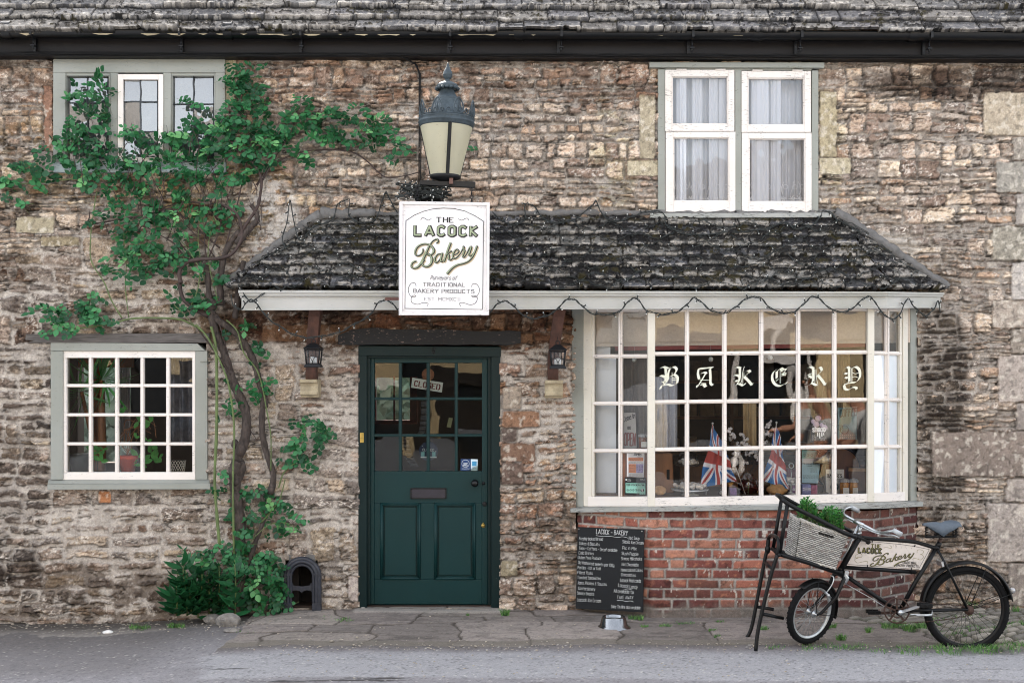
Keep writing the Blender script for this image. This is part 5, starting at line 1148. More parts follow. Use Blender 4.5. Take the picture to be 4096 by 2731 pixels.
RWc = z7(1822, 1008, YB); wheel(RWc, (0, 1, 0), 328*kb*.99, .021, 36, 'rear_wheel', m_bk, m_spoked)
FWc = z7(652, 1035, YB-.02); FWa = Vector((.52, -.83, -.16)).normalized(); wheel(FWc, FWa, 243*kb, .0215, 36, 'front_wheel', m_alu, m_spoke)
def guard(c, ax, R_, a0, a1, hw, name, n=40, r_=None):
    ax = Vector(ax).normalized(); u = Vector((0, 0, 1)); u = (u-ax*u.dot(ax)).normalized(); q = ax.cross(u)
    if q.x < 0: q = -q
    mb = MB(); m = 8; vs = []
    for i in range(n+1):
        a = a0+(a1-a0)*i/n; d = u*math.cos(a)+q*math.sin(a)
        for k in range(m+1): b = math.pi*(k/m-.5)*.95; vs.append(c+d*(R_+hw*.55*(math.cos(b)-1)*1.0)+ax*hw*math.sin(b))
    mb.add(vs, [(i*(m+1)+k, i*(m+1)+k+1, (i+1)*(m+1)+k+1, (i+1)*(m+1)+k) for i in range(n) for k in range(m)], True); o = mb.build(name, m_bk, bk, solid=.002)
    return lambda a, s_=0: c+(u*math.cos(a)+q*math.sin(a))*R_+ax*s_
gr_ = guard(RWc+Vector((-.0, 0, .012)), (0, 1, 0), 352*kb, -1.75, 1.42, .036, 'mudguard')
gf_ = guard(FWc, FWa, 262*kb, -.62, 1.85, .03, 'mudguard')
mb = MB()
for a in (.42, 1.25): 
    for s_ in (-.034, .034): mb.tube([RWc+Vector((0, s_*1.4, 0)), gr_(a, s_)], .0028, 6)
for a in (.0, 1.75):
    for s_ in (-.028, .028): mb.tube([FWc+FWa*s_*1.5, gf_(a, s_)], .0026, 6)
mb.sep('mudguard_stay', m_bk, bk)
mb = MB(); cf = z7(870, 735, YB)
for s_ in (-.045, .045): mb.tube([cf+FWa*s_*.4, cf+FWa*s_+Vector((-.01, 0, -.03)), z7(800, 900, YB)+FWa*s_+Vector((0, -.005, 0)), FWc+FWa*s_*1.05+Vector((.03, .0, .01)), FWc+FWa*s_*1.1], [.016, .014, .012, .009, .007], 10)
mb.ball(cf, .028, .026, .026); mb.build('fork', m_bk, bk)
mb = MB(); tb(mb, crom([(770, 880, YB-.07), (810, 820, YB-.07), (820, 770, YB-.06), (795, 755, YB-.05)]), .004); mb.ball(z7(780, 905, YB-.07), .012); mb.tube([z7(760, 880, YB-.075), z7(800, 925, YB-.07)], .006, 8)
tb(mb, [(895, 810), (1100, 925), (1290, 1045, YB-.03)], .0025); mb.build('brake_rod', m_chr, bk)
mb = MB(); tb(mb, [(905, 745, YB-.028), (925, 775, YB-.03), (905, 810, YB-.028)], .013, 10); q = [z7(893, 808, YB-.04), z7(923, 808, YB-.04), z7(938, 726, YB-.04), z7(906, 722, YB-.04)]; mb.hexa(q, (0, .05, 0)); mb.build('clamp', m_chr, bk, bevel=.003)
# lettered frame panel
pn = MB(); q = [z7(908, 680, YB-.006), z7(1478, 714, YB-.006), z7(1556, 552, YB-.006), z7(1420, 512, YB-.006), z7(1000, 486, YB-.006)]
pn.add(q+[p+Vector((0, .006, 0)) for p in q], [(0, 1, 2, 3, 4), (9, 8, 7, 6, 5)]+[(i, 5+i, 5+(i+1) % 5, (i+1) % 5) for i in range(5)]); pnl = pn.build('frame_panel', paint('panel_aged_white', 'cfc6bd', '7a7068', wear=.38, stretch=(6, 1, 1)), bk)
zp = Z(3350, 2100, 3.126); nP = Vector((0, -1, 0)); yP = YB-.006; kp = (yP-CAMY)/F/3.126; pp = lambda a, b: zp(a, b, yP)
ink, gold = MB(), MB()
loop_ = [(112, 484), (268, 196), (440, 203), (780, 236), (960, 262), (1148, 300), (1012, 548), (112, 484)]
ribbon(ink, [pp(*p) for p in loop_], 4.5*kp, nP, .0012)
text(gold, 'THE', pp(414, 276), pp(540, 281), 42*kp, nP, .003, .14, False); text(ink, 'THE', pp(417, 278), pp(543, 283), 44*kp, nP, .001, .32, True)
text(ink, 'LACOCK', pp(262, 338), pp(545, 352), 58*kp, nP, .001, .42, gap=2.4); text(gold, 'LACOCK', pp(258, 334), pp(540, 348), 56*kp, nP, .003, .15, gap=3)
text(ink, 'TRADITIONAL', pp(808, 476), pp(990, 488), 30*kp, nP, .002, .16); text(ink, 'BAKERY PRODUCTS', pp(734, 510), pp(1010, 526), 28*kp, nP, .002, .17)
fP = lambda a, b: pp(400+a*.435+b*.03, 305+b*.29-(a-0)*.005)
fP = lambda a, b: pp(402+(a-5)*.446, 352+(b-80)*.268-(a-5)*.045+16)
bakery_script((None, ink, gold), fP, nP, kp*.36, k=1.0, offs=(.001, .002, .004))
for fl in ([(240, 400), (300, 395), (300, 360), (262, 354), (222, 380), (232, 405), (258, 408), (225, 415), (216, 440), (250, 468), (310, 455), (370, 448), (376, 475)], [(570, 280), (610, 275), (670, 285), (672, 262), (650, 252)], [(995, 345), (1000, 310), (1040, 304), (1075, 325), (1060, 355), (1030, 365), (1058, 368), (1072, 395), (1040, 430), (990, 415), (950, 412), (938, 430)]): ribbon(gold, [pp(*p) for p in crom(fl)], 4*kp, nP, .0015)
ink.build('lettering', m_ink, pnl); gold.build('lettering', m_olive, pnl)
mb = MB()
for x0, y0, x1, y1 in ((437, 180, 432, 222), (972, 240, 962, 268), (376, 492, 376, 530), (926, 530, 920, 612)): mb.tube([zp(x0, y0, YB-.016), zp(x1, y1, YB-.013)], .003, 6)
mb.sep('cable_tie', m_blackm, pnl)
# cranks, pedals, chain wheel, chain
cw = z7(1297, 1020, YB-.05); mb = MB(); rw = 92*kb; mb.torus(cw, (0, 1, 0), rw, .005, 48, 8); mb.torus(cw, (0, 1, 0), rw*.55, .004, 32, 6)
for k in range(5): a = k*1.2566+.3; mb.bar(cw, cw+Vector((math.cos(a)*rw, 0, math.sin(a)*rw)), .012, .004, (0, -1, 0))
for k in range(44): a = k*2*math.pi/44; mb.ball(cw+Vector((math.cos(a)*(rw+.004), 0, math.sin(a)*(rw+.004))), .0035, .002, .0035, 6, 4)
mb.build('chain_wheel', m_rust, bk)
mb = MB(); hb = RWc+Vector((0, -.05, 0)); rs = .032
for pa, pb in ((cw+Vector((0, 0, rw+.004)), hb+Vector((0, 0, rs))), (cw+Vector((0, 0, -rw-.004)), hb+Vector((0, 0, -rs)))):
    for i in range(60):
        p = pa.lerp(pb, i/60)+Vector((0, 0, -.012*math.sin(math.pi*i/60))); d = (pb-pa).normalized(); mb.bar(p, p+d*.006, .006 if i % 2 else .0035, .005, (0, -1, 0))
mb.lathe(hb, [(rs, -.002), (rs, .002)], 24, (0, 1, 0)); mb.build('chain', m_rust, bk)
mb = MB(); bb = z7(1325, 1035, YB-.085)
mb.bar(bb, z7(1470, 985, YB-.095), .018, .012, (0, -1, 0)); mb.lathe(bb+Vector((0, -.012, 0)), [(.018, 0), (.016, .03)], 16, (0, 1, 0)); mb.tube([z7(1400, 1050, YB-.09), z7(1560, 1050, YB-.08), z7(1565, 1020, YB-.07)], .0045, 8); mb.tube([z7(1445, 1058, YB-.09), z7(1560, 1058, YB-.08)], .005, 8); mb.build('crank', m_chr, bk)
mb = MB(); mb.bar(z7(1270, 1035, YB+.07), z7(1120, 1042, YB+.09), .016, .012, (0, -1, 0)); mb.build('crank', m_rust, bk)
for cx, cy, dy in ((1508, 978, -.13), (1118, 1030, .11)):
    c = z7(cx, cy, YB+dy); mb = MB(); mb.box((c.x-.042, c.y-.035, c.z-.012), (c.x+.042, c.y-.018, c.z+.012)); mb.box((c.x-.042, c.y+.018, c.z-.012), (c.x+.042, c.y+.035, c.z+.012)); mb.tube([c+Vector((0, -.04, 0)), c+Vector((0, .05, 0))], .008, 8); mb.build('pedal', m_blackm, bk, bevel=.003)
# saddle
sd_ = sub('saddle', bk); m_sad = M('slate_blue_leather', '4b555f', rough=.55, var=.2, scale=9, bump=.15); mb = MB(); nx, ny = 22, 10; vs = []
for i in range(nx+1):
    t = i/nx; zx = 1492+(1772-1492)*t; top = np.interp(t, [0, .12, .35, .5, .62, .8, .95, 1], [366, 357, 352, 360, 345, 340, 348, 372]); wd = np.interp(t, [0, .1, .35, .55, .75, .9, 1], [.012, .024, .028, .05, .082, .085, .05]); dp = np.interp(t, [0, .1, .3, .5, .7, .85, 1], [8, 22, 62, 92, 60, 30, 20])
    for j in range(ny+1):
        s_ = j/ny*2-1; p = z7(zx, top, YB); vs.append(p+Vector((0, s_*wd, -(dp*kb)*abs(s_)**3.2-.004*abs(s_))))
mb.add(vs, [(i*(ny+1)+j, (i+1)*(ny+1)+j, (i+1)*(ny+1)+j+1, i*(ny+1)+j+1) for i in range(nx) for j in range(ny)], True); mb.build('seat_cover', m_sad, sd_, solid=.004)
mb = MB(); tb(mb, [(1512, 465, YB-.02), (1745, 462, YB-.03)], .007); tb(mb, [(1512, 465, YB+.02), (1745, 462, YB+.03)], .007); q = z7(1625, 455, YB); mb.box((q.x-.03, YB-.03, q.z-.012), (q.x+.03, YB+.03, q.z+.012)); mb.build('saddle_frame', m_blackm, sd_)
mb = MB()
for cx, y0, y1, rr_, Y_ in ((1522, 392, 462, .0105, YB), (1730, 395, 460, .012, YB-.05), (1730, 395, 460, .012, YB+.05), (1750, 398, 458, .010, YB-.045)):
    mb.tube([z7(cx, y0+(y1-y0)*i/60, Y_)+Vector((rr_*math.cos(i*.6), rr_*math.sin(i*.6), 0)) for i in range(61)], .0028, 5)
mb.build('spring', m_blackm, sd_); mb = MB(); tb(mb, [(1632, 478), (1595, 545)], .012); mb.build('seat_post', m_rust, bk)
# handlebar with brake lever rods
hb_ = sub('handlebar', bk); mb = MB(); hs_c = (1010, 372)
tb(mb, crom([(900, 300, YB+.27), (893, 272, YB+.24), (915, 252, YB+.20), (950, 240, YB+.17)], 5)+[], .0105) if False else None
tb(mb, crom([(960, 245, YB+.22), (930, 243, YB+.20), (897, 262, YB+.16), (892, 290, YB+.12), (920, 312, YB+.08), (980, 345, YB+.03), (1060, 385, YB-.03), (1140, 425, YB-.10), (1190, 435, YB-.15), (1240, 424, YB-.20), (1280, 418, YB-.23)], 5), .0112, 12)
mb.build('bar', m_chr, hb_)
for pts in ([(950, 238, YB+.215), (1004, 268, YB+.24)], [(1268, 413, YB-.225), (1335, 448, YB-.25)]): mb = MB(); tb(mb, pts, .0155, 12); mb.build('grip', M('grey_grip', 'a7abad', rough=.5), hb_)
mb = MB(); tb(mb, crom([(870, 275, YB+.20), (915, 325, YB+.08), (1000, 372, YB), (1120, 428, YB-.1), (1200, 447, YB-.16), (1270, 452, YB-.2), (1315, 472, YB-.23)], 5), .0045, 8); tb(mb, [(1010, 375), (930, 560), (880, 640)], .0055, 8); tb(mb, [(1000, 378, YB-.02), (925, 540, YB-.02)], .003, 6)
mb.build('brake_lever', m_chr, hb_); mb = MB(); tb(mb, [(1024, 375), (1008, 445)], .013); tb(mb, [(1008, 430), (1012, 445)], .02); tb(mb, [(975, 345, YB+.02), (1045, 380, YB-.02)], .015); mb.build('stem', m_chr, hb_)
# carrier and stand
rk = sub('front_carrier', bk); mb = MB(); YN, YFa = YB-.17, YB+.17
near = [(385, 68), (415, 92), (440, 125)]
tb(mb, crom([(378, 66, YFa), (385, 66, (YFa+YN)/2), (420, 100, YN+.03), (470, 140, YN), (560, 190, YN), (800, 310, YN), (960, 395, YN), (1040, 425, YN), (1078, 440, YN+.02)], 4), .0145, 12, z10)
tb(mb, crom([(378, 66, YFa), (420, 75, YFa), (556, 150, YFa), (800, 275, YFa), (985, 360, YFa), (1190, 478, YFa+.1)], 4), .0125, 12, z10)
tb(mb, [(1078, 440, YN+.02), (1060, 400, YFa)], .012, 10, z10); tb(mb, [(1075, 430, YN+.03), (1205, 488, YB-.035)], .010, 10, z10); mb.ball(z10(1192, 486, YB-.03), .016)
tb(mb, [(470, 145, YN), (400, 590, YN)], .0125, 12, z10); tb(mb, [(415, 110, YFa), (340, 555, YFa)], .0125, 12, z10)
tb(mb, [(385, 590, YN), (640, 665, YN), (960, 775, YN+.08)], .0145, 12, z10); tb(mb, [(335, 545, YFa), (600, 630, YFa), (930, 750, YFa-.08)], .0135, 12, z10); tb(mb, [(385, 592, YN), (333, 545, YFa)], .012, 10, z10)
tb(mb, [(640, 668, YN), (600, 632, YFa)], .009, 8, z10); tb(mb, [(800, 718, YN), (760, 685, YFa)], .009, 8, z10); mb.ball(z10(396, 602, YN-.012), .012)
mb.build('carrier_frame', m_bk, rk)
st = sub('stand', bk); mb = MB()
tb(mb, crom([(395, 600, YN-.005), (345, 760, YN-.005), (275, 1050, YN-.005), (245, 1200, YN-.01), (232, 1325, YN-.02)], 4), .0125); tb(mb, crom([(330, 480, YFa), (322, 545, YFa), (300, 640, YFa), (235, 980, YFa), (205, 1130, YFa), (180, 1200, YFa), (152, 1240, YFa)], 4), .0125)
tb(mb, crom([(322, 545, YFa), (328, 480, YFa), (352, 452, YFa-.08), (392, 468, YN+.05), (405, 520, YN), (392, 600, YN)], 5), .0125)
tb(mb, [(300, 655, YFa), (350, 702, YN)], .009); tb(mb, [(240, 990, YFa), (368, 1012, YFa-.06)], .0115); tb(mb, [(285, 1045, YN), (437, 1078, YN+.08)], .0115); mb.ball(z7(322, 560, YFa), .02, .02, .03); mb.build('stand_leg', m_bk, st)
mb = MB(); mb.lathe(gr_(1.22)+Vector((.0, 0, 0)), [(.02, 0), (.02, .02), (.014, .03), (0, .032)], 14, (1, 0, .35)); mb.build('rear_reflector', M('silver_reflector', 'a9a9a9', rough=.3, metal=.5), bk)
mb = MB(); q = [z7(1640, 692, YB-.05), z7(1655, 688, YB-.05), z7(1648, 650, YB-.05), z7(1632, 655, YB-.05)]; mb.hexa(q, (0, .1, 0)); mb.build('reflective_band', m_chr, bk)

# ------------------------------------------------------------------ wicker basket with a plant
bq = [z10(542, 628, YN+.03), z10(900, 722, YN+.03), z10(1012, 432, YN+.015), z10(592, 292, YN+.015)]; sh = Vector((-.0, .30, .0))
ks = lambda p: p+Vector((0, .29, 0))
bs = thing('wicker_basket', (bq[0]+bq[1])/2, 'grey weathered wicker basket tilted in the bicycle carrier', 'basket'); m_wick = vcol('wicker', rough=.8, fine=200, fscale=.3, bump=.2, dist=.002)
def weave(A, B, C, D, name, rows=20, st=26):
    A, B, C, D = [np.array(p) for p in (A, B, C, D)]; L = np.linalg.norm(B-A); Hh_ = np.linalg.norm(D-A); nx, ny = int(L/.0026), int(Hh_/.0016)
    s, t = np.meshgrid(np.linspace(0, 1, nx), np.linspace(0, 1, ny)); base = (A*(1-s)[..., None]+B*s[..., None])*(1-t)[..., None]+(D*(1-s)[..., None]+C*s[..., None])*t[..., None]
    N = np.cross(B-A, D-A); N /= np.linalg.norm(N); tt = t*rows+.5*(fbm(s*5, t*4, 3, 300)-.5)+.25*(fbm(s*40, t*8, 2, 304)-.5); k = np.floor(tt); fr = tt-k
    stk = st*L/.3; ph = s*stk*math.pi+k*math.pi; h = .0045*np.sqrt(np.clip(1-(2*fr-1)**2, 0, 1))+.0035*np.sin(ph)*np.sin(math.pi*fr)-.012*((2*s-1)**2)*0
    c = np.array(hexc('bdbab3'))*(.65+.5*H(k.astype(np.int64), np.floor(ph/math.pi/3).astype(np.int64)))[..., None]; c = mixc(c, c*.12, ss(.34, .10, np.minimum(fr, 1-fr))*.97); c = mixc(c, c*.35, ss(.2, .9, -np.sin(ph))*.3)
    c = mixc(c, np.array(hexc('77706a')), ss(.64, .72, fbm(s*9, t*9, 4, 301))*.6)
    return grid_obj(name, base+N*h[..., None], c, m_wick, bs)
lo, hi = bq[:2], bq[2:]
weave(bq[0], bq[1], bq[2], bq[3], 'side'); weave(ks(bq[0]), bq[0], bq[3], ks(bq[3]), 'side'); weave(bq[1], ks(bq[1]), ks(bq[2]), bq[2], 'side'); weave(ks(bq[1]), ks(bq[0]), ks(bq[3]), ks(bq[2]), 'side')
mb = MB(); mb.quadf([bq[0], bq[1], ks(bq[1]), ks(bq[0])][::-1]); mb.build('bottom', m_wick_b := M('wicker_base', '8c8274', rough=.9), bs)
mb = MB(); ring = [bq[3], bq[2], ks(bq[2]), ks(bq[3]), bq[3]]
for a, b in zip(ring[:-1], ring[1:]):
    n = 26
    for ph in (0, 2.1, 4.2): mb.tube([a.lerp(b, i/n)+Vector((0, .008*math.cos(i*1.1+ph), .008*math.sin(i*1.1+ph)+.004-.010*math.sin(math.pi*i/n))) for i in range(n+1)], .0058, 6)
for a, b in ((bq[0], bq[1]), (ks(bq[0]), bq[0])):
    for ph in (0, 3.1): mb.tube([a.lerp(b, i/24)+Vector((0, -.004+.005*math.cos(i*1.1+ph), .005*math.sin(i*1.1+ph))) for i in range(25)], .005, 6)
mb.build('rim', M('wicker_rod', 'b3aea6', rough=.85, var=.35, scale=40), bs)
mb = MB(); q = [z10(745, 415, YN+.018), z10(880, 450, YN+.018), z10(882, 430, YN+.018), z10(750, 392, YN+.018)]; mb.hexa([p+Vector((0, -.008, 0)) for p in q], (0, .01, 0)); mb.build('handle_hole', M('dark_gap', '14110e', rough=1, bump=0), bs)
m_herb = NT('herb_leaf'); m_herb.val(Roughness=.55); _n = m_herb.noise(30, 3, .6); _a = m_herb.n('Attribute', attribute_name='Var'); _c = m_herb.mix((_a, 2), hexc('1d5a2a'), hexc('4b8c3a')); _c = m_herb.mix(.25, _c, (_n, 1), 'OVERLAY'); m_herb.setc(_c); m_herb.b.inputs['Subsurface Weight'].default_value = .0; m_herb = m_herb.m
def setvar(o, vals, per):            # one random value per leaf, kept in the mesh
    at = o.data.attributes.new('Var', 'FLOAT', 'POINT'); a = np.repeat(np.array(vals, np.float32), per); at.data.foreach_set('value', a[:len(o.data.vertices)])
def leaf(mb, c, d, nrm, L, W, curl=.25, fold=.25):
    d = Vector(d).normalized(); nrm = Vector(nrm); s_ = d.cross(nrm); s_ = s_.normalized() if s_.length > 1e-5 else d.orthogonal().normalized(); n_ = s_.cross(d)
    pr = [(0, 0), (.22, .36), (.45, .5), (.7, .38), (.88, .17), (1, 0)]; vs = []; 
    mid = [c+d*L*t-n_*(-curl*L*t*t) for t, w_ in pr]
    vs += mid; vs += [m_+s_*W*w_+n_*fold*W*w_ for m_, (t, w_) in zip(mid[1:-1], pr[1:-1])]; vs += [m_-s_*W*w_+n_*fold*W*w_ for m_, (t, w_) in zip(mid[1:-1], pr[1:-1])]
    fs = [(0, 1, 6), (1, 2, 7, 6), (2, 3, 8, 7), (3, 4, 9, 8), (4, 5, 9), (0, 10, 1), (1, 10, 11, 2), (2, 11, 12, 3), (3, 12, 13, 4), (4, 13, 5)]
    mb.add(vs, fs, True)
rr = random.Random(12); pl_ = thing('potted_herb', ks(bq[3]).lerp(bq[3], .5), 'bushy bright green leafy plant growing out of the wicker basket', 'plant'); mb = MB(); st_ = MB(); vals = []
for cx, cy, rx, ry, n in ((640, 150, 50, 35, 22), (620, 215, 60, 45, 26), (690, 215, 60, 50, 26), (740, 270, 60, 40, 22), (850, 240, 70, 45, 30), (920, 245, 45, 45, 22), (905, 305, 60, 50, 26), (820, 290, 60, 40, 20), (600, 180, 35, 35, 10), (940, 340, 30, 20, 10)):
    for i in range(n):
        a, q = rr.uniform(0, 6.28), rr.random()**.5; Yq = rr.uniform(YN+.05, YFa-.05); p = z10(cx+rx*q*math.cos(a), cy+ry*q*math.sin(a), Yq); st_.tube([p+Vector((rr.uniform(-.01, .01), 0, -.09)), p], .0022, 4)
        for k in range(9):
            b = k*2.4; el = rr.uniform(.1, .9); d = Vector((math.cos(b)*math.cos(el), math.sin(b)*math.cos(el), math.sin(el))); leaf(mb, p+Vector((0, 0, -.03+.006*k)), d, (0, 0, 1), rr.uniform(.018, .032), .012, .15); vals.append(rr.random())
setvar(mb.build('foliage', m_herb, pl_), vals, 14); st_.build('stems', M('herb_stem', '4f6a30', bump=0), pl_)

# ------------------------------------------------------------------ dog bowl
c = G(2455, 2510); mb = MB(); k = .125; mb.lathe(c, [(k, .0), (k*1.0, .006), (k*.80, .018), (k*.66, .078), (k*.62, .084), (k*.575, .078), (k*.56, .03), (k*.3, .026), (0, .026)], 48); 
bo = mb.build('dog_bowl', M('polished_steel', '8e9092', rough=.2, metal=1, var=.06, bump=0)); tag(bo, 'polished steel dog bowl of water on the paving below the chalkboard', 'dog bowl')
mb = MB(); mb.lathe(c+Vector((0, 0, .062)), [(k*.57, 0), (0, .0001)], 40, cap=False); wt_ = mb.build('water', glass('water', tint=(.85, .88, .88), refl=.05), bo); 
# ------------------------------------------------------------------ boot scraper arch in the wall
ba = thing('boot_scraper', P(1208, 2440, -.05), 'black cast iron arched boot scraper set in the wall beside the rose', 'boot scraper'); za_ = Z(400, 1900, 1.887)
mb = MB(); cx_, cyt = 1525, 765
for rad, rr_, Yq in ((128, .020, -.055), (108, .016, -.065), (86, .012, -.06)):
    pts = [za_(cx_-rad, 1020, Yq)]+[za_(cx_-rad, 1020-(1020-cyt)*i/6, Yq) for i in range(1, 6)]+[za_(cx_-rad*math.cos(a), cyt-rad*1.05*math.sin(a), Yq) for a in [math.pi*i/18 for i in range(19)]]+[za_(cx_+rad, cyt+(1020-cyt)*i/6, Yq) for i in range(1, 7)]
    mb.tube(pts, rr_, 10)
for sx_ in (-1, 1): q = [za_(cx_+sx_*108-32, 755, -.08), za_(cx_+sx_*108+32, 755, -.08), za_(cx_+sx_*108+32, 742, -.08), za_(cx_+sx_*108-32, 742, -.08)]; mb.hexa(q, (0, .05, 0)); q = [za_(cx_+sx_*108-34, 1030, -.08), za_(cx_+sx_*108+34, 1030, -.08), za_(cx_+sx_*108+30, 965, -.08), za_(cx_+sx_*108-30, 965, -.08)]; mb.hexa(q, (0, .05, 0))
m_cast = M('cast_iron', '2a2d36', rough=.5, var=.4, scale=20, bump=.4)
mb.build('arch', m_cast, ba)
mb = MB(); out_ = [(1440, 812), (1455, 812), (1462, 830), (1522, 838), (1582, 830), (1590, 812), (1605, 812), (1605, 888), (1590, 872), (1560, 866), (1538, 872), (1522, 886), (1506, 872), (1480, 866), (1455, 872), (1440, 888)]
vs = [za_(a, b, -.05) for a, b in out_]+[za_(a, b, -.03) for a, b in out_]; n = len(out_); mb.add(vs, [tuple(range(n)), tuple(range(n, 2*n))[::-1]]+[(i, n+i, n+(i+1) % n, (i+1) % n) for i in range(n)]); mb.build('scraper_bar', m_cast, ba)
mb = MB(); mb.box((P(1120, 0, 0).x, .20, -.15), (P(1300, 0, 0).x, .24, P(0, 2200, .2).z)); mb.build('niche_back', M('dark_niche', '1a1715', rough=1), ba)  # niche back in one very dark colour
mb = MB(); a_, b_ = za_(1300, 560, 0), za_(1760, 1100, 0)
mb = MB(); pts_o = [za_(cx_-100*math.cos(a), cyt-105*math.sin(a), -.03) for a in [math.pi*i/24 for i in range(25)]]
tp_ = [za_(cx_-100+200*i/24, 600, -.03) for i in range(25)]
for i in range(24): mb.hexa([pts_o[i], pts_o[i+1], tp_[i+1], tp_[i]], (0, .06, 0))
mb.build('surround', m_mortar, ba)
# ================================================================== climbing rose
m_leaf = NT('rose_leaf'); m_leaf.val(Roughness=.5); _a = m_leaf.n('Attribute', attribute_name='Var'); _r = m_leaf.ramp(_a, 2, [(0, hexc('154527')), (.35, hexc("27643a")), (.7, hexc("418750")), (1, hexc("7ab470"))])
_c = m_leaf.mix(.3, (_r, 0), (m_leaf.ramp(m_leaf.noise(40, 3, .6), 0, [(.3, .3), (.7, .7)]), 0), 'OVERLAY'); m_leaf.setc(_c)
_tl = m_leaf.n('BsdfTranslucent'); m_leaf.l(_c[0], _c[1], _tl, 0); _mx = m_leaf.n('MixShader'); _mx.inputs[0].default_value = .25; m_leaf.l(m_leaf.b, 0, _mx, 1); m_leaf.l(_tl, 0, _mx, 2); m_leaf.l(_mx, 0, m_leaf.out, 0); m_leaf = m_leaf.m
m_bark = M('rose_bark', '463d38', rough=.9, var=.55, scale=22, bump=.9, stretch=(2, 2, .6), fine=50, dist=.01); m_cane = M('green_cane', '5a6a3c', rough=.6, var=.3, scale=10); m_twig = M('brown_cane', '3c2e2a', rough=.7, var=.4, scale=14)
rose = thing('climbing_rose', V(545, 1410, -.08), 'climbing rose with gnarled trunk spreading green leaves over the wall left of the door', 'rose')
rr = random.Random(31)
def cane(mb, pts, r0, r1, Y0=-.07, n=7, wob=.006, k=5):
    q = crom([(x, y, r0+(r1-r0)*i/(len(pts)-1)) for i, (x, y) in enumerate(pts)], k); mb.tube([V(x, y, Y0+rr.uniform(-wob, wob)) for x, y, r in q], [r*rr.uniform(.85, 1.15) for x, y, r in q], n)
mb = MB()
cane(mb, [(545, 1415), (552, 1360), (548, 1290), (552, 1220), (545, 1160), (540, 1110), (553, 1075), (546, 1050), (562, 1010), (566, 965), (560, 930), (545, 900), (530, 860), (516, 815), (500, 775), (488, 735), (482, 700), (478, 650), (474, 612)], .050, .022, -.08, 12, .012)
cane(mb, [(540, 1110), (536, 1085), (545, 1060)], .03, .045, -.11, 10)
cane(mb, [(622, 1130), (628, 1090), (612, 1040), (602, 990), (603, 940), (608, 915), (596, 880), (588, 845), (572, 805), (553, 775), (530, 755), (500, 735), (486, 715)], .024, .026, -.08, 10, .01)
for x, y, r in ((608, 925, .034), (622, 1125, .03), (548, 1078, .05), (540, 1020, .03), (514, 830, .034), (488, 700, .036), (558, 795, .03)): mb.ball(V(x, y, -.085), r, r*.8, r*1.2, 10, 7, .35, rr)
cane(mb, [(508, 700), (506, 650), (510, 610), (520, 575), (538, 545), (552, 530)], .026, .02, -.09, 10, .01)
cane(mb, [(545, 560), (560, 540), (578, 520), (590, 505), (588, 488), (576, 470)], .03, .016, -.10, 10)
cane(mb, [(560, 600), (552, 640), (545, 690), (540, 730)], .02, .024, -.05, 8)
cane(mb, [(590, 1120), (610, 1170), (600, 1210), (585, 1250), (560, 1330), (552, 1400)], .014, .022, -.10, 8)
mb.build('trunk', m_bark, rose)
mb = MB()
cane(mb, [(415, 650), (412, 625), (425, 605), (455, 596), (500, 594), (530, 585), (550, 560), (556, 535), (548, 500), (530, 480), (505, 468)], .017, .010, -.12, 9)
cane(mb, [(548, 545), (562, 520), (590, 478), (598, 445), (600, 410), (585, 380), (560, 350), (530, 325)], .014, .007, -.11)
cane(mb, [(412, 650), (420, 685), (450, 710), (480, 725)], .015, .02, -.09)
cane(mb, [(590, 425), (610, 395), (640, 370), (690, 350), (735, 345), (780, 345), (815, 352), (845, 372), (868, 395), (890, 408), (930, 404), (962, 396)], .008, .004, -.06)
cane(mb, [(500, 505), (480, 480), (450, 465), (410, 468), (370, 478)], .007, .004, -.08); cane(mb, [(505, 570), (470, 540), (430, 505), (390, 480), (350, 490), (270, 505), (195, 518)], .007, .006, -.08)
cane(mb, [(196, 518), (205, 500), (204, 480)], .006, .003, -.08); cane(mb, [(440, 590), (415, 560), (400, 530)], .006, .003, -.1)
cane(mb, [(500, 600), (470, 560), (430, 520), (410, 480)], .006, .003, -.09); cane(mb, [(450, 750), (480, 790), (510, 830), (530, 860)], .006, .006, -.12)
for p in ([(480, 590), (500, 540), (515, 480), (535, 420)], [(474, 600), (470, 540), (480, 480), (500, 420)], [(430, 600), (400, 560), (350, 530), (310, 500)], [(520, 560), (545, 470), (560, 400), (575, 330), (560, 260), (545, 190)], [(600, 420), (640, 350), (670, 300), (690, 240)], [(500, 730), (520, 800), (540, 880), (560, 960), (590, 1010)]): cane(mb, p, .006, .0025, -.1)
for i in range(60):
    x, y = rr.uniform(180, 620), rr.uniform(330, 560); dx = rr.uniform(-60, 60); cane(mb, [(x, y), (x+dx*.4, y-30), (x+dx, y-rr.uniform(50, 110))], .004, .0016, rr.uniform(-.16, -.05), 5, .004, 3)
mb.build('branch', m_twig, rose)
mb = MB()
cane(mb, [(485, 750), (496, 800), (498, 900), (497, 1000), (493, 1100), (498, 1180), (505, 1260)], .011, .012, -.13, 8)
cane(mb, [(450, 745), (480, 780), (518, 860), (533, 930), (538, 1000), (535, 1100), (536, 1200), (538, 1290)], .007, .009, -.15, 7)
cane(mb, [(520, 735), (545, 760), (560, 810), (590, 850), (605, 900), (612, 940), (622, 1000), (622, 1080)], .006, .005, -.12, 6)
cane(mb, [(465, 760), (440, 745), (410, 733), (350, 730), (300, 732), (260, 742), (200, 752), (120, 758)], .009, .006, -.09, 7)
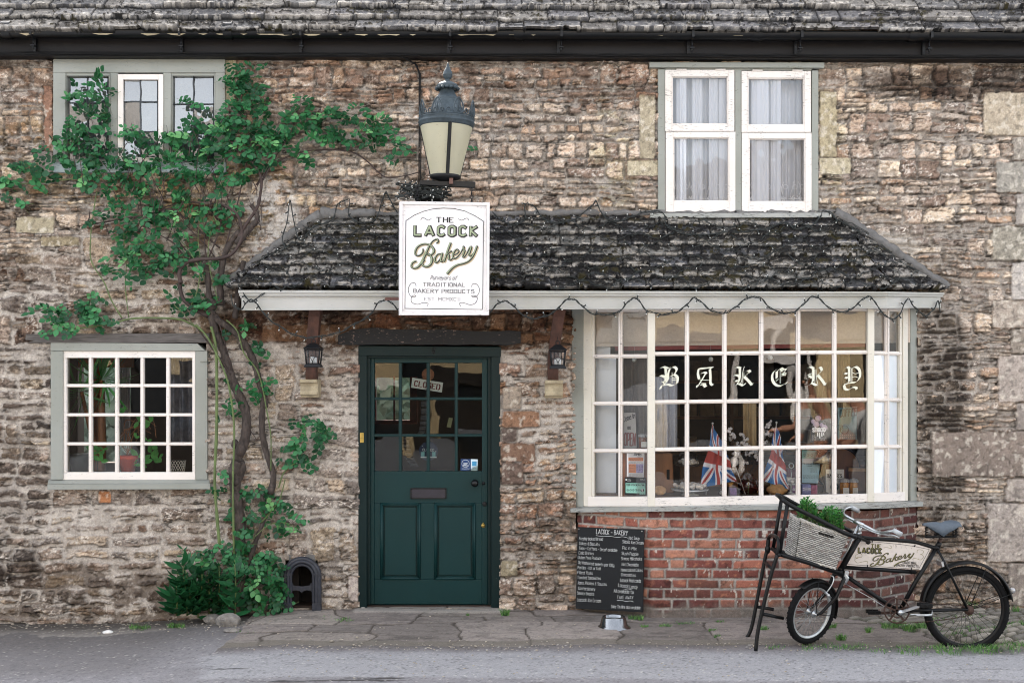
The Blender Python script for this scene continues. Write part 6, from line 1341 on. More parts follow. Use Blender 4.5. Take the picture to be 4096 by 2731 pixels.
cane(mb, [(280, 730), (256, 690), (240, 650), (210, 600), (208, 550), (213, 500), (222, 440)], .006, .004, -.09, 6); cane(mb, [(296, 730), (288, 660), (290, 610), (284, 540)], .004, .003, -.08, 5); cane(mb, [(110, 418), (160, 412), (190, 412)], .005, .003, -.08); cane(mb, [(0, 424), (60, 422), (130, 415), (200, 408)], .004, .005, -.07)
cane(mb, [(640, 1120), (652, 1085), (680, 1060), (700, 1030)], .006, .003, -.1); cane(mb, [(600, 1200), (640, 1150), (655, 1100)], .006, .004, -.12); cane(mb, [(560, 1260), (610, 1210), (650, 1200), (690, 1215)], .004, .002, -.14)
for p in ([(440, 700), (455, 660), (460, 600), (455, 540), (470, 470)], [(500, 690), (478, 590), (490, 500), (510, 420), (515, 360)], [(470, 640), (430, 570), (380, 520)], [(400, 700), (460, 760)]): cane(mb, p, .004, .0025, -.12, 6)
mb.build('branch', m_cane, rose)
BL = [(232, 175, 16, 28, 5), (190, 195, 22, 12, 4), (215, 215, 45, 30, 14), (210, 250, 38, 34, 18), (195, 285, 48, 28, 18), (170, 225, 25, 12, 5), (240, 240, 16, 40, 8), (150, 340, 45, 28, 18), (170, 315, 40, 25, 14), (110, 375, 55, 35, 22), (60, 395, 48, 30, 20), (20, 400, 35, 25, 14), (25, 440, 30, 26, 12), (100, 420, 35, 20, 9), (60, 470, 12, 10, 3),
 (215, 345, 55, 42, 28), (250, 375, 55, 40, 28), (200, 400, 55, 38, 24), (245, 420, 40, 30, 14), (300, 330, 40, 25, 14), (320, 370, 55, 30, 22), (330, 400, 50, 30, 20), (290, 440, 45, 25, 13), (360, 340, 35, 30, 14), (300, 300, 22, 15, 5),
 (440, 240, 28, 16, 7), (445, 285, 32, 28, 13), (410, 310, 40, 30, 14), (395, 345, 50, 35, 22), (440, 330, 50, 35, 22), (480, 345, 50, 40, 26), (500, 310, 45, 40, 24), (470, 390, 50, 30, 20), (410, 385, 50, 30, 20), (430, 425, 55, 30, 20), (500, 420, 40, 30, 14), (350, 450, 50, 25, 14), (395, 455, 45, 25, 14), (560, 395, 40, 30, 14), (540, 420, 25, 20, 8),
 (528, 170, 26, 22, 8), (600, 170, 16, 18, 4), (560, 165, 26, 18, 7), (545, 205, 32, 30, 16), (570, 225, 48, 38, 26), (545, 260, 40, 40, 24), (580, 280, 60, 45, 36), (550, 310, 50, 40, 30), (600, 320, 50, 38, 26), (560, 350, 60, 35, 28), (610, 360, 50, 35, 24), (520, 280, 25, 35, 12), (640, 340, 35, 30, 14),
 (685, 235, 26, 14, 6), (690, 262, 38, 24, 14), (735, 270, 45, 28, 20), (725, 305, 50, 32, 24), (760, 300, 42, 30, 18), (675, 295, 40, 24, 14), (795, 262, 38, 22, 13), (840, 265, 22, 10, 4), (800, 310, 32, 22, 10), (845, 295, 35, 24, 13), (870, 270, 26, 14, 6), (880, 300, 30, 24, 12), (860, 330, 34, 20, 10), (905, 325, 26, 22, 8), (895, 365, 22, 14, 4), (930, 350, 14, 10, 3), (915, 380, 14, 8, 2), (700, 345, 34, 24, 10), (720, 380, 24, 16, 5), (650, 300, 18, 30, 6), (1080, 342, 8, 12, 2),
 (330, 490, 60, 26, 16), (270, 480, 40, 24, 10), (400, 500, 45, 26, 13), (445, 480, 45, 26, 14), (520, 470, 38, 22, 11), (270, 520, 30, 22, 7), (240, 505, 18, 14, 4), (510, 500, 35, 22, 9), (500, 525, 24, 20, 6), (350, 525, 55, 24, 12), (330, 560, 45, 24, 16), (280, 570, 38, 30, 15), (330, 590, 50, 34, 22), (270, 610, 42, 24, 14), (380, 580, 40, 24, 13), (390, 610, 45, 24, 14), (300, 635, 42, 18, 10), (380, 530, 40, 22, 9), (420, 580, 38, 30, 14), (430, 550, 35, 22, 9), (455, 620, 38, 18, 9), (500, 610, 22, 14, 5), (520, 640, 24, 14, 5), (395, 665, 20, 16, 4), (470, 520, 40, 22, 8), (210, 500, 26, 20, 5), (300, 530, 45, 22, 9),
 (435, 690, 35, 18, 8), (455, 708, 40, 20, 12), (410, 715, 22, 14, 5), (490, 700, 20, 14, 4), (545, 755, 24, 20, 7), (575, 760, 14, 12, 3), (520, 770, 12, 10, 2),
 (85, 715, 32, 14, 7), (120, 730, 40, 20, 12), (160, 735, 45, 22, 15), (190, 700, 32, 24, 11), (215, 690, 22, 14, 5), (205, 725, 40, 18, 11), (140, 760, 35, 14, 7), (240, 738, 26, 14, 6), (95, 770, 22, 8, 4), (225, 760, 14, 8, 2),
 (585, 805, 22, 14, 6), (605, 880, 26, 12, 6), (598, 905, 24, 14, 6), (540, 935, 24, 20, 8), (530, 880, 14, 10, 2), (575, 840, 12, 10, 2), (555, 900, 10, 8, 1), (512, 965, 10, 8, 2),
 (700, 985, 38, 22, 11), (735, 1000, 28, 24, 8), (675, 1020, 24, 20, 7), (700, 1040, 34, 28, 12), (690, 1070, 34, 20, 9), (655, 1060, 16, 14, 3), (750, 1005, 14, 10, 2), (720, 970, 26, 10, 5),
 (590, 1140, 34, 26, 11), (560, 1150, 26, 20, 6), (625, 1160, 34, 20, 8), (650, 1180, 30, 24, 8), (600, 1180, 40, 28, 13), (560, 1185, 34, 20, 7), (665, 1215, 26, 20, 6), (690, 1195, 18, 14, 4), (620, 1220, 34, 20, 7), (540, 1200, 20, 16, 3), (500, 1125, 24, 12, 5), (515, 1095, 20, 10, 3), (560, 1230, 30, 16, 5),
 (530, 1270, 50, 26, 22), (580, 1290, 50, 30, 26), (620, 1320, 40, 40, 26), (540, 1310, 60, 34, 34), (590, 1350, 50, 40, 32), (630, 1370, 34, 34, 18), (550, 1370, 55, 34, 28), (560, 1240, 34, 20, 8), (640, 1395, 26, 20, 8), (500, 1280, 34, 24, 12), (600, 1395, 36, 22, 12), (520, 1395, 34, 20, 8), (470, 1290, 24, 16, 6)]
mb, stm = MB(), MB(); vals = []
for bx, by, rx, ry, n in BL:
    n = int(n*.60+.5); tint = rr.uniform(-.12, .12)
    for i in range(n):
        a, q = rr.uniform(0, 6.283), rr.random()**.55; depth = (1-q)*.5+.5*rr.random(); base_ = by > 1230; Y = -.05-depth*(.13+.10*base_); c = V(bx+rx*q*math.cos(a), by+ry*q*math.sin(a), Y)
        az = rr.uniform(0, 6.283); d = Vector((math.cos(az), rr.uniform(-.7, -.1), math.sin(az)*.8-.25)).normalized()
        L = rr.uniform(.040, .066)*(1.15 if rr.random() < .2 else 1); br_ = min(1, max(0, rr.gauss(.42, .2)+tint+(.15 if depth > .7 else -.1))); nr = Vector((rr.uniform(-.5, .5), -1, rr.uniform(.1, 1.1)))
        stm.tube([c-d*L*1.6, c], .0011, 3, cap=False)
        s_ = d.cross(nr).normalized()
        for t, w_, k in ((0, 0, 1), (-.5, .9, .85), (-.5, -.9, .85), (-1.15, .8, .7), (-1.15, -.8, .7)):
            if k < .8 and rr.random() < .35: continue
            dd = (d+s_*w_+Vector((rr.uniform(-.15, .15), rr.uniform(-.2, .2), rr.uniform(-.25, .1)))).normalized()
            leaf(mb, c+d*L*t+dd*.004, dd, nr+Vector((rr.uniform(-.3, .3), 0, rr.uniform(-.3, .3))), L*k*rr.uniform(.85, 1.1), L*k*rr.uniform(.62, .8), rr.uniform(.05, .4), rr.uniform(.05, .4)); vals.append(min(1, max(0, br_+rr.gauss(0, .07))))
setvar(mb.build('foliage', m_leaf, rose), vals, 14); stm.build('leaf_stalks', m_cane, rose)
# broad-leaved plants at its foot
dk = thing('broad_leaved_plant', V(440, 1405, -.2), 'dark broad leaved plant at the foot of the wall left of the rose trunk', 'plant'); mb, stm = MB(), MB(); vals = []
for sx_, sy_, h_ in ((400, 1400, 110), (418, 1395, 135), (440, 1400, 100), (460, 1395, 130), (480, 1400, 90), (430, 1405, 80), (500, 1400, 110), (455, 1410, 70), (405, 1405, 60), (540, 1405, 120)):
    Y = rr.uniform(-.32, -.15); b = V(sx_, sy_+8, Y); t_ = V(sx_+rr.uniform(-18, 14), sy_-h_, Y-.03); stm.tube([b, b.lerp(t_, .5)+Vector((.01, -.01, 0)), t_], [.006, .005, .003], 6)
    for k in range(26):
        f_ = (k+1)/26; p = b.lerp(t_, f_); a = k*2.4+rr.uniform(-.4, .4); L = (.125 if f_ < .8 else .05)*rr.uniform(.7, 1.1); d = Vector((math.cos(a), math.sin(a)*.8-.25, rr.uniform(-.5, .45)))
        leaf(mb, p, d, (0, -.5, 1), L, L*.5, rr.uniform(.4, 1.0), .2); vals.append(min(1, max(0, rr.gauss(.22, .13))))
setvar(mb.build('foliage', m_leaf, dk), vals, 14); stm.build('stems', m_cane, dk)
# ------------------------------------------------------------------ stones at the foot of the rose, pebbles by the door
m_rock = M('grey_field_stone', '7d7872', rough=.9, var=.4, scale=25, bump=.8)
def rock(name, sx, sy, w_, h_, label, seed, cat='stone', mat=None):
    r = random.Random(seed); c = G(sx, sy); k = (c.y-CAMY)/F; mb = MB(); rx, rz = w_*k/2, h_*k/2; n, m = 16, 11; vs = []
    f = [(r.uniform(-1, 1), r.uniform(-1, 1), r.uniform(-1, 1), r.uniform(.7, 1)) for _ in range(9)]
    for i in range(m+1):
        t = math.pi*i/m
        for j in range(n):
            a = 2*math.pi*j/n; d = Vector((math.sin(t)*math.cos(a), math.sin(t)*math.sin(a), math.cos(t))); s_ = 1.05
            for fx, fy, fz, lim in f:
                q = d.dot(Vector((fx, fy, fz)).normalized()); s_ = min(s_, lim/q) if q > .3 else s_
            vs.append(c+Vector((d.x*rx*s_, d.y*rx*.8*s_, rz*.55+d.z*rz*s_)))
    mb.add(vs, [(i*n+j, (i+1)*n+j, (i+1)*n+(j+1) % n, i*n+(j+1) % n) for i in range(m) for j in range(n)], False); return tag(mb.build(name, mat or m_rock, bevel=.003), label, cat)
rock('field_stone', 847, 2488, 78, 44, 'dark grey stone under the rose bush, left of the larger flat stone', 1)
rock('field_stone', 918, 2500, 108, 62, 'largest grey stone lying in front of the rose trunk', 2)
rock('field_stone', 930, 2524, 70, 18, 'thin flat stone chip in front of the largest grey stone', 3)
rock('field_stone', 1452, 2440, 36, 18, 'pale pebble at the foot of the left door post', 4, 'pebble', M('pale_pebble', 'b3aba2', rough=.8, scale=30))
rock('field_stone', 1970, 2434, 38, 22, 'pale pebble at the foot of the right door post', 5, 'pebble', bpy.data.materials['pale_pebble'])
rock('paper_scrap', 432, 2530, 46, 16, 'crumpled white paper scrap on the dirt at the left', 6, 'litter', M('white_scrap', 'dedbd6', rough=.8, bump=0))
rock('field_stone', 3220, 2578, 26, 10, 'small black stone under the front wheel of the bicycle', 7, 'stone', m_blackm)
# ------------------------------------------------------------------ grass tufts and litter
m_grass = NT('grass_blade'); m_grass.val(Roughness=.6); _a = m_grass.n('Attribute', attribute_name='Var'); m_grass.setc(m_grass.mix((_a, 2), hexc('2b5a2c'), hexc('6f9a4c'))); m_grass = m_grass.m
mb = MB(); vals = []; rr = random.Random(77)
TU = [(2020, 2462, 16, 40, 1.2), (1870, 2462, 8, 8, .5), (560, 2512, 45, 50, .6), (705, 2508, 35, 55, .7), (2545, 2480, 30, 40, .9), (2580, 2510, 14, 14, .6), (2660, 2505, 26, 22, .5), (2740, 2495, 40, 24, .4), (2850, 2525, 16, 30, .5), (2870, 2550, 14, 22, .5), (3055, 2522, 16, 22, .8), (2880, 2490, 18, 14, .5), (3325, 2512, 22, 26, .8), (3365, 2560, 18, 34, 1), (3475, 2530, 12, 18, 1), (3570, 2510, 50, 60, 1.), (3660, 2520, 50, 80, 1.2), (3290, 2590, 90, 50, .5), (3420, 2590, 60, 40, .5), (3560, 2600, 90, 40, .4), (3700, 2600, 120, 60, .6), (3850, 2600, 120, 90, .8), (4000, 2595, 120, 110, .9), (3800, 2540, 80, 40, .7), (3950, 2520, 90, 50, .7), (3780, 2480, 60, 26, .6), (3900, 2470, 50, 26, .6), (4050, 2500, 50, 40, .7), (3880, 2440, 20, 20, 2.2), (3720, 2505, 50, 30, .7), (3100, 2590, 40, 14, .4), (4060, 2450, 20, 20, 1.2), (980, 2530, 40, 14, .3), (1340, 2478, 60, 20, .45), (1380, 2485, 40, 20, .5)]
for sx_, sy_, rx, n, h_ in TU:
    for i in range(int(n*3.2)):
        a, q = rr.uniform(0, 6.28), rr.random()**.6; p = G(sx_+rx*q*math.cos(a), sy_+rx*.22*q*math.sin(a)); hh = rr.uniform(.025, .062)*h_; l_ = Vector((rr.uniform(-.5, .5), rr.uniform(-.5, .4), 1))*hh; w_ = Vector((math.cos(a), math.sin(a), 0))*rr.uniform(.0016, .003)
        mb.add([p-w_, p+w_, p+l_*.6+w_*.7, p+l_*.6-w_*.7, p+l_+Vector((l_.x, l_.y, -.2*hh))*.6], [(0, 1, 2, 3), (3, 2, 4)]); vals += [rr.random()]*5
o = mb.build('grass', m_grass); setvar(o, vals, 1); tag(o, 'tufts of short grass in the cracks of the paving and around the bicycle wheels', 'grass', kind='stuff')
mb = MB()
for i in range(900):
    sx_ = rr.uniform(-40, 4140); band = rr.random(); sy_ = rr.gauss(2590, 12) if band < .45 and sx_ > 1000 else (rr.gauss(2500, 18) if sx_ < 1100 else rr.uniform(2470, 2725)); sy_ = min(2725, max(2450, sy_)); p = G(sx_, sy_); s_ = rr.uniform(.002, .006)*(1.6 if rr.random() < .06 else 1)
    mb.ball(p+Vector((0, 0, s_*.4+.012)), s_*rr.uniform(1, 2), s_, s_*.6, 5, 3, .4, rr)
tag(mb.build('grit', M('pale_grit', 'a39a8c', rough=.9, var=.5, scale=60, bump=0)), 'loose grit and small stone chips scattered along the edge of the road', 'gravel', kind='stuff')
# ------------------------------------------------------------------ strings of fairy lights
m_wire = M('dark_green_wire', '1f2422', rough=.5, bump=0); m_tip = M('clear_tip', 'dcdcd8', rough=.25, bump=0)
def fairy(pts, name, label, sock=14, r=.0035, seed=1, f=None, twist=.006, down=.5, gap_=34, tipc=.0042):
    t = thing(name, pts[len(pts)//2], label, 'string lights'); rg = random.Random(seed); mw, mt = MB(), MB(); acc = 0
    for ph in (0, 2.1): mw.tube([p+Vector((0, -.004+twist*.5*math.cos(i*.9+ph), twist*math.sin(i*.9+ph))) for i, p in enumerate(pts)], r, 5)
    for i in range(1, len(pts)):
        acc += (pts[i]-pts[i-1]).length
        if acc > gap_/F*8.5*1.7:
            acc = rg.uniform(-.02, .02); d = (pts[i]-pts[i-1]).normalized(); up = Vector((d.z, -.35, -d.x))*(1 if rg.random() < down else -1)*(1 if d.x > 0 else -1); dd = (up+d*rg.uniform(-.9, .9)).normalized(); a = pts[i]+Vector((0, -.006, 0)); L = sock*.001*1.9
            mw.tube([a, a+dd*L], [.0045, .0055], 6); mt.tube([a+dd*L, a+dd*(L+.009)], [tipc, tipc*.7], 6)
    mw.build('wire', m_wire, t); mt.build('bulb', m_tip, t); return t
fz = -.435; pts = []
ctl = [(925, 1180), (935, 1225), (968, 1235), (985, 1210), (1010, 1200), (1035, 1225), (1075, 1275), (1120, 1305), (1180, 1340), (1240, 1350), (1310, 1340), (1360, 1328), (1420, 1295), (1480, 1260), (1510, 1215), (1540, 1200), (1565, 1210), (1592, 1240)]
fairy([P(x, y, -.44) for x, y in crom(ctl, 6)], 'fairy_lights', 'string of dark fairy lights sagging over the door lintel left of the hanging sign', seed=2)
zb5 = [(1960, 1252), (1980, 1225), (2010, 1205), (2040, 1212), (2080, 1250), (2120, 1273), (2170, 1268), (2220, 1245), (2258, 1205), (2290, 1196), (2320, 1215), (2360, 1250), (2410, 1258), (2470, 1250), (2505, 1215), (2530, 1194), (2552, 1198), (2585, 1240), (2640, 1256), (2700, 1250), (2740, 1225), (2774, 1192), (2800, 1205), (2850, 1245), (2905, 1250), (2945, 1225), (2985, 1195), (3015, 1188), (3045, 1195), (3085, 1235), (3140, 1253), (3180, 1245), (3220, 1210), (3250, 1186), (3280, 1198), (3330, 1240), (3390, 1245), (3430, 1215), (3465, 1188), (3490, 1195), (3520, 1240), (3560, 1275), (3595, 1262), (3615, 1220), (3632, 1195), (3655, 1225), (3700, 1262), (3735, 1235), (3752, 1205), (3760, 1250)]
fairy([P(x, y, -.45 if x < 3545 else -.45+(x-3545)/220*.40) for x, y in crom(zb5, 6)], 'fairy_lights', 'long string of dark fairy lights looping along the fascia above the bay window', seed=3)
ctl = [(960, 1140), (985, 1190), (1010, 1205), (1060, 1170), (1100, 1150), (1150, 1105), (1155, 1010), (1130, 960), (1150, 880), (1160, 800), (1175, 880), (1200, 960), (1260, 905), (1330, 880), (1350, 820), (1398, 800), (1395, 860), (1440, 890), (1500, 880), (1530, 800), (1545, 770), (1560, 800), (1590, 850)]
fairy([P(x, y, -.06-(max(0, (y-860))/300*.36)) for x, y in crom(ctl, 6)], 'fairy_lights', 'string of dark fairy lights hung on the wall left of the hanging sign', seed=4)
ctl = [(1970, 850), (2010, 885), (2060, 900), (2100, 875), (2098, 830), (2110, 815), (2140, 830), (2180, 880), (2250, 890), (2310, 870), (2370, 820), (2385, 805), (2405, 850), (2450, 885), (2520, 870), (2560, 855), (2610, 845), (2655, 855), (2665, 900), (2720, 930), (2800, 940), (2900, 930), (3000, 925), (3080, 910), (3140, 890), (3180, 915), (3240, 905), (3280, 870), (3290, 845), (3320, 850), (3350, 880), (3400, 905), (3440, 930)]
fairy([P(x, y, -.07-(max(0, (y-860))/300*.40)) for x, y in crom(ctl, 6)], 'fairy_lights', 'string of dark fairy lights along the top of the canopy below the sash window', seed=5)
net = []; rg = random.Random(9); rows_ = [905, 945, 985, 1025, 1065, 1100, 1130]
for j, y0 in enumerate(rows_):
    x0 = 1240-(y0-880)*1.15; x1 = 3390+(y0-880)*1.3; n = int((x1-x0)/16)
    row = [P(x0+(x1-x0)*i/n, y0+16*math.sin(i*.55+j*1.3)+rg.uniform(-8, 8)+8*math.sin(i*.17+j), 0) for i in range(n+1)]
    out_ = []
    for p in row:
        sx_ = HX+p.x*F/9; sy_ = HY-(p.z-CAMZ)*F/9; Yr = -.03-(sy_-868)/285*.42; q = P(sx_, sy_, Yr-.035); out_.append(q)
    net += out_ if j % 2 == 0 else out_[::-1]
fairy(net, 'net_lights', 'net of dark fairy lights with clear bulbs spread over the mossy canopy slates', seed=10, r=.0022, sock=9, gap_=62, tipc=.0032)
tn = []; 
for i in range(140): tn.append(P(1700+95*math.sin(i*.7)*math.cos(i*.11)+30*math.sin(i*1.9), 762+20*math.sin(i*1.13)+12*math.cos(i*.47), -.62+.12*math.sin(i*.37)))
fairy([Vector(p) for p in crom([tuple(q) for q in tn], 3)], 'fairy_lights', 'tangle of dark fairy lights bundled under the big street lamp', seed=11, r=.003, gap_=30)
mb = MB()
for pl_ in ([(0, 930), (300, 940), (700, 952), (1000, 960)], [(0, 1089), (400, 1092), (620, 1098)], [(800, 1446), (1000, 1448), (1210, 1450)], [(980, 1730), (1100, 1738), (1300, 1742)], [(1000, 1918), (1100, 1910), (1225, 1918)], [(1180, 790), (1400, 760), (1640, 800), (2000, 745), (2500, 735)], [(1260, 612), (1500, 617), (1640, 618)]):
    mb.tube([P(x, y, -.045) for x, y in crom(pl_, 4)], .0016, 4)
mb.build('training_wire', m_iron, rose)
# ================================================================== things in the shop window
zA, zB = Z(2300, 1600, 2.1333), Z(2780, 1600, 2.1333); zD = Z(1350, 1230, 2.24); z6 = Z(0, 1250, 1.96)
flat = lambda h, **k: M('flat_'+h, h, rough=k.get('rough', .7), var=k.get('var', .08), scale=6, bump=0) if 'flat_'+h not in bpy.data.materials else bpy.data.materials['flat_'+h]
NF = Vector((0, -1, 0))
SHZ = pz+.001
def down(p): return Vector((p.x, p.y, SHZ))
def card(name, f, q, Y, mat, label, cat, th=.004, par=None):
    o = (f(*q[0], Y)+f(*q[1], Y))/2; t = thing(name, o, label, cat) if par is None else par; mb = MB(); mb.hexa([f(*p, Y) for p in q], (0, th, 0)); mb.build('card' if 'poster' in name or 'card' in name or 'sticker' in name else 'panel', mat, t); return t
def lines(mb, f, x0, x1, ys, Y, w, n=NF, off=.001, seed=0, slope=0):
    r = random.Random(seed)
    for y in ys:
        x = x0
        while x < x1-4: 
            l = r.uniform(6, 22); e = min(x1, x+l); ribbon(mb, [f(x, y+slope*(x-x0), Y), f(e, y+slope*(e-x0), Y)], w, n, off); x = e+r.uniform(3, 6)
# posters and cards
Yc = .06; t = card('open_board', zA, [(408, 412), (528, 410), (515, 106), (410, 106)], Yc, flat('aaa7a4'), 'grey wooden board reading Come in we are OPEN in the left of the bay', 'sign', .01)
mb = MB(); mr = MB(); kA = (Yc-CAMY)/F/2.1333
text(mb, 'Come in', zA(415, 185, Yc), zA(512, 150, Yc), 42*kA, NF, .001, .12, slant=.2); text(mb, "WE'RE", zA(448, 248, Yc), zA(476, 248, Yc), 24*kA, NF, .001, .16); text(mr, 'OPEN', zA(420, 385, Yc), zA(512, 388, Yc), 105*kA, NF, .001, .10, gap=1.2)
mb.build('lettering', m_ink, t); mr.build('lettering', flat('7a3c34'), t)
Yc = -.20; kA = (Yc-CAMY)/F/2.1333
t = card('cork_board', zA, [(408, 818), (616, 815), (616, 448), (408, 448)], Yc, M('brown_backing', '6e4836', var=.4, scale=9, bump=0), 'brown wooden backing board behind the leaflets in the lower left pane', 'board', .012)
t = card('leaflet_poster', zA, [(443, 652), (587, 658), (593, 452), (443, 452)], Yc-.012, flat('dfdcdc'), 'white and orange class leaflet above the green hygiene rating sticker', 'poster')
mo, mk = MB(), MB(); Yp = Yc-.0135
mo.hexa([zA(456, 517, Yp), zA(582, 519, Yp), zA(583, 488, Yp), zA(456, 488, Yp)], (0, .0008, 0)); mo.hexa([zA(458, 618, Yp), zA(520, 620, Yp), zA(520, 544, Yp), zA(458, 544, Yp)], (0, .0008, 0))
text(mk, 'ZUMBA', zA(502, 470, Yp), zA(565, 470, Yp), 18*kA, NF, .001, .22, slant=.2); text(mk, 'gold', zA(535, 484, Yp), zA(565, 484, Yp), 10*kA, NF, .001, .1); lines(mk, zA, 462, 578, (497, 504, 511), Yp, .0016, seed=3); lines(mk, zA, 460, 582, (527, 533, 538), Yp, .0011, seed=4); lines(mk, zA, 462, 514, (552, 564, 578, 592, 606), Yp-.0005, .0016, seed=5); lines(mk, zA, 462, 580, (628, 634, 640, 646), Yp, .0011, seed=6)
mo.build('orange_block', flat('d8834e'), t); mk.build('lettering', m_ink, t); mb = MB(); mb.hexa([zA(522, 620, Yp), zA(582, 621, Yp), zA(583, 544, Yp), zA(522, 544, Yp)], (0, .0006, 0)); mb.build('picture', M('lilac_print', '8d82a8', var=.7, scale=60, bump=0), t)
# hygiene rating sticker on the glass, facing the angled side of the bay
Yg = FFr.q[0].y; Yc = -.245
t = card('hygiene_sticker', zA, [(424, 808), (606, 812), (606, 660), (427, 658)], Yc, flat('17191c'), 'black and mint food hygiene rating sticker showing five in the lower left pane', 'sticker', .002)
Yp = Yc-.002; mb = MB(); mb.hexa([zA(432, 790, Yp), zA(600, 794, Yp), zA(600, 708, Yp), zA(432, 706, Yp)], (0, .0015, 0)); mb.hexa([zA(552, 804, Yp), zA(600, 805, Yp), zA(600, 793, Yp), zA(552, 793, Yp)], (0, .0015, 0)); mb.build('mint_panel', flat('8fc4b4'), t)
mk, mw = MB(), MB(); text(mk, 'FOOD HYGIENE RATING', zA(438, 728, Yp), zA(592, 731, Yp), 15*kA, NF, .001, .17); ribbon(mk, [zA(432, 736, Yp), zA(600, 739, Yp)], .0012, NF, .001)
for i, x in enumerate((450, 474, 497, 521, 545)): mk.torus(zA(x, 766, Yp-.001), (0, 1, 0), 8.5*kA, .9*kA, 20, 4); text(mk, str(i), zA(x-3.5, 772, Yp), zA(x+3.5, 772, Yp), 11*kA, NF, .001, .16)
mk.lathe(zA(574, 768, Yp), [(15*kA, 0), (15*kA, -.001), (0, -.001)], 24, (0, 1, 0)); text(mw, '5', zA(569, 779, Yp), zA(579, 779, Yp), 22*kA, NF, .0022, .2); mw.lathe(zA(437, 678, Yp), [(7*kA, 0), (7*kA, -.001), (0, -.001)], 16, (0, 1, 0)); lines(mw, zA, 448, 478, (672, 679, 686, 692), Yp+.001, .0012, seed=8); lines(mw, zA, 556, 598, (673, 679), Yp+.001, .001, seed=9); text(mk, 'VERY GOOD', zA(558, 801, Yp), zA(594, 801, Yp), 6*kA, NF, .001, .2)
mk.build('lettering', m_ink, t); mw.build('lettering', flat('e6e9e6'), t)
# shmoo sticker, certificate, dozen board, coffee board
Yc = BD+.03-.02; Yc = -.285; kA = (Yc-CAMY)/F/2.1333
t = thing('milkshake_sticker', zB(1060, 350, Yc), 'black and white milkshake sticker reading shmoo on the bay window glass', 'sticker'); mb = MB(); mw = MB(); ml = MB()
mb.hexa([zB(990, 352, Yc), zB(1112, 352, Yc), zB(1112, 240, Yc), zB(990, 240, Yc)], (0, .001, 0))
for i, (x, y, r_) in enumerate(((1002, 175, 28), (1050, 150, 36), (1030, 215, 40), (1085, 205, 30))): mb.lathe(zB(x, y, Yc-.0002*(i+1)), [(r_*kA, 0), (r_*kA, -.0008), (0, -.0008)], 24, (0, 1, 0))
for i, (x, y, r_) in enumerate(((1010, 182, 20), (1050, 155, 25), (1035, 205, 26), (1080, 212, 18), (1105, 235, 26))): ml.lathe(zB(x, y, Yc-.0016-.0002*i), [(r_*kA, 0), (r_*kA, -.0006), (0, -.0006)], 24, (0, 1, 0))
text(mw, 'shmoo', zB(1003, 270, Yc), zB(1110, 266, Yc), 44*kA, NF, .004, .22); lines(mw, zB, 998, 1030, range(300, 346, 7), Yc, .0014, seed=3); lines(mw, zB, 1070, 1108, (325, 333, 341), Yc, .0014, seed=4)
for x, h_ in ((1045, 28), (1062, 44), (1080, 30), (1095, 18)): ribbon(mw, [zB(x, 278, Yc), zB(x+2, 278+h_, Yc)], .008, NF, .003)
mb.build('backing', flat('1a181b'), t); ml.build('clouds', flat('b7a3b8'), t); mw.build('lettering', flat('ecebeb'), t)
Yc = .0; kA = (Yc-CAMY)/F/2.1333
t = card('certificate_card', zB, [(912, 705), (1050, 708), (1072, 500), (912, 425)], Yc, flat('b4d2dc'), 'pale blue printed certificate below the milkshake sticker', 'certificate'); mk = MB(); mm = MB(); mm.hexa([zB(912, 495, Yc-.002), zB(1030, 497, Yc-.002), zB(1045, 430, Yc-.002), zB(912, 425, Yc-.002)], (0, .0015, 0))
text(mk, 'The Lacock Bakery', zB(915, 545, Yc), zB(1060, 549, Yc), 13*kA, NF, .001, .15); text(mk, 'Lacock', zB(955, 564, Yc), zB(1000, 565, Yc), 11*kA, NF, .001, .13); lines(mk, zB, 920, 1050, (640, 648, 656, 664), Yc, .0014, seed=1, slope=.02); lines(mk, zB, 985, 1040, (582, 590, 598, 606, 614), Yc, .0013, seed=2)
for i, x in enumerate((935, 965, 997)): mk.torus(zB(x, 467, Yc-.0025), (0, 1, 0), 10*kA, 1*kA, 20, 4); text(mk, str(i+1), zB(x-3, 474, Yc-.002), zB(x+3, 474, Yc-.002), 12*kA, NF, .001, .16)
mk.build('lettering', m_ink, t); mm.build('mint_strip', flat('7fb7b0'), t)
Yc = -.06; kA = (Yc-CAMY)/F/2.1333
t = card('dozen_board', zB, [(1118, 795), (1272, 795), (1272, 590), (1118, 590)], Yc, flat('c9c6bf'), "cream board reading BAKER'S Dozen beside the jars of pickled onions", 'sign', .01); mk = MB()
text(mk, "BAKER'S", zB(1128, 660, Yc), zB(1252, 660, Yc), 30*kA, NF, .001, .2, True); text(mk, 'Dozen', zB(1150, 686, Yc), zB(1240, 686, Yc), 24*kA, NF, .001, .12, slant=.2); mk.torus(zB(1180, 610, Yc-.001), (0, 1, 0), 10*kA, 1.4*kA, 20, 4); mk.torus(zB(1200, 622, Yc-.001), (0, 1, 0), 10*kA, 1.4*kA, 20, 4); mk.build('lettering', m_ink, t)
mb = MB(); mb.lathe(zB(1190, 740, Yc), [(36*kA, 0), (36*kA, -.0015), (0, -.0015)], 28, (0, 1, 0)); mb.build('seal', flat('4e6666'), t); mb = MB(); text(mb, 'BAKER', zB(1166, 745, Yc), zB(1214, 745, Yc), 14*kA, NF, .0025, .16); mb.build('lettering', flat('c9c6bf'), t)
Yc = .08; k5 = (Yc-CAMY)/F/1.568
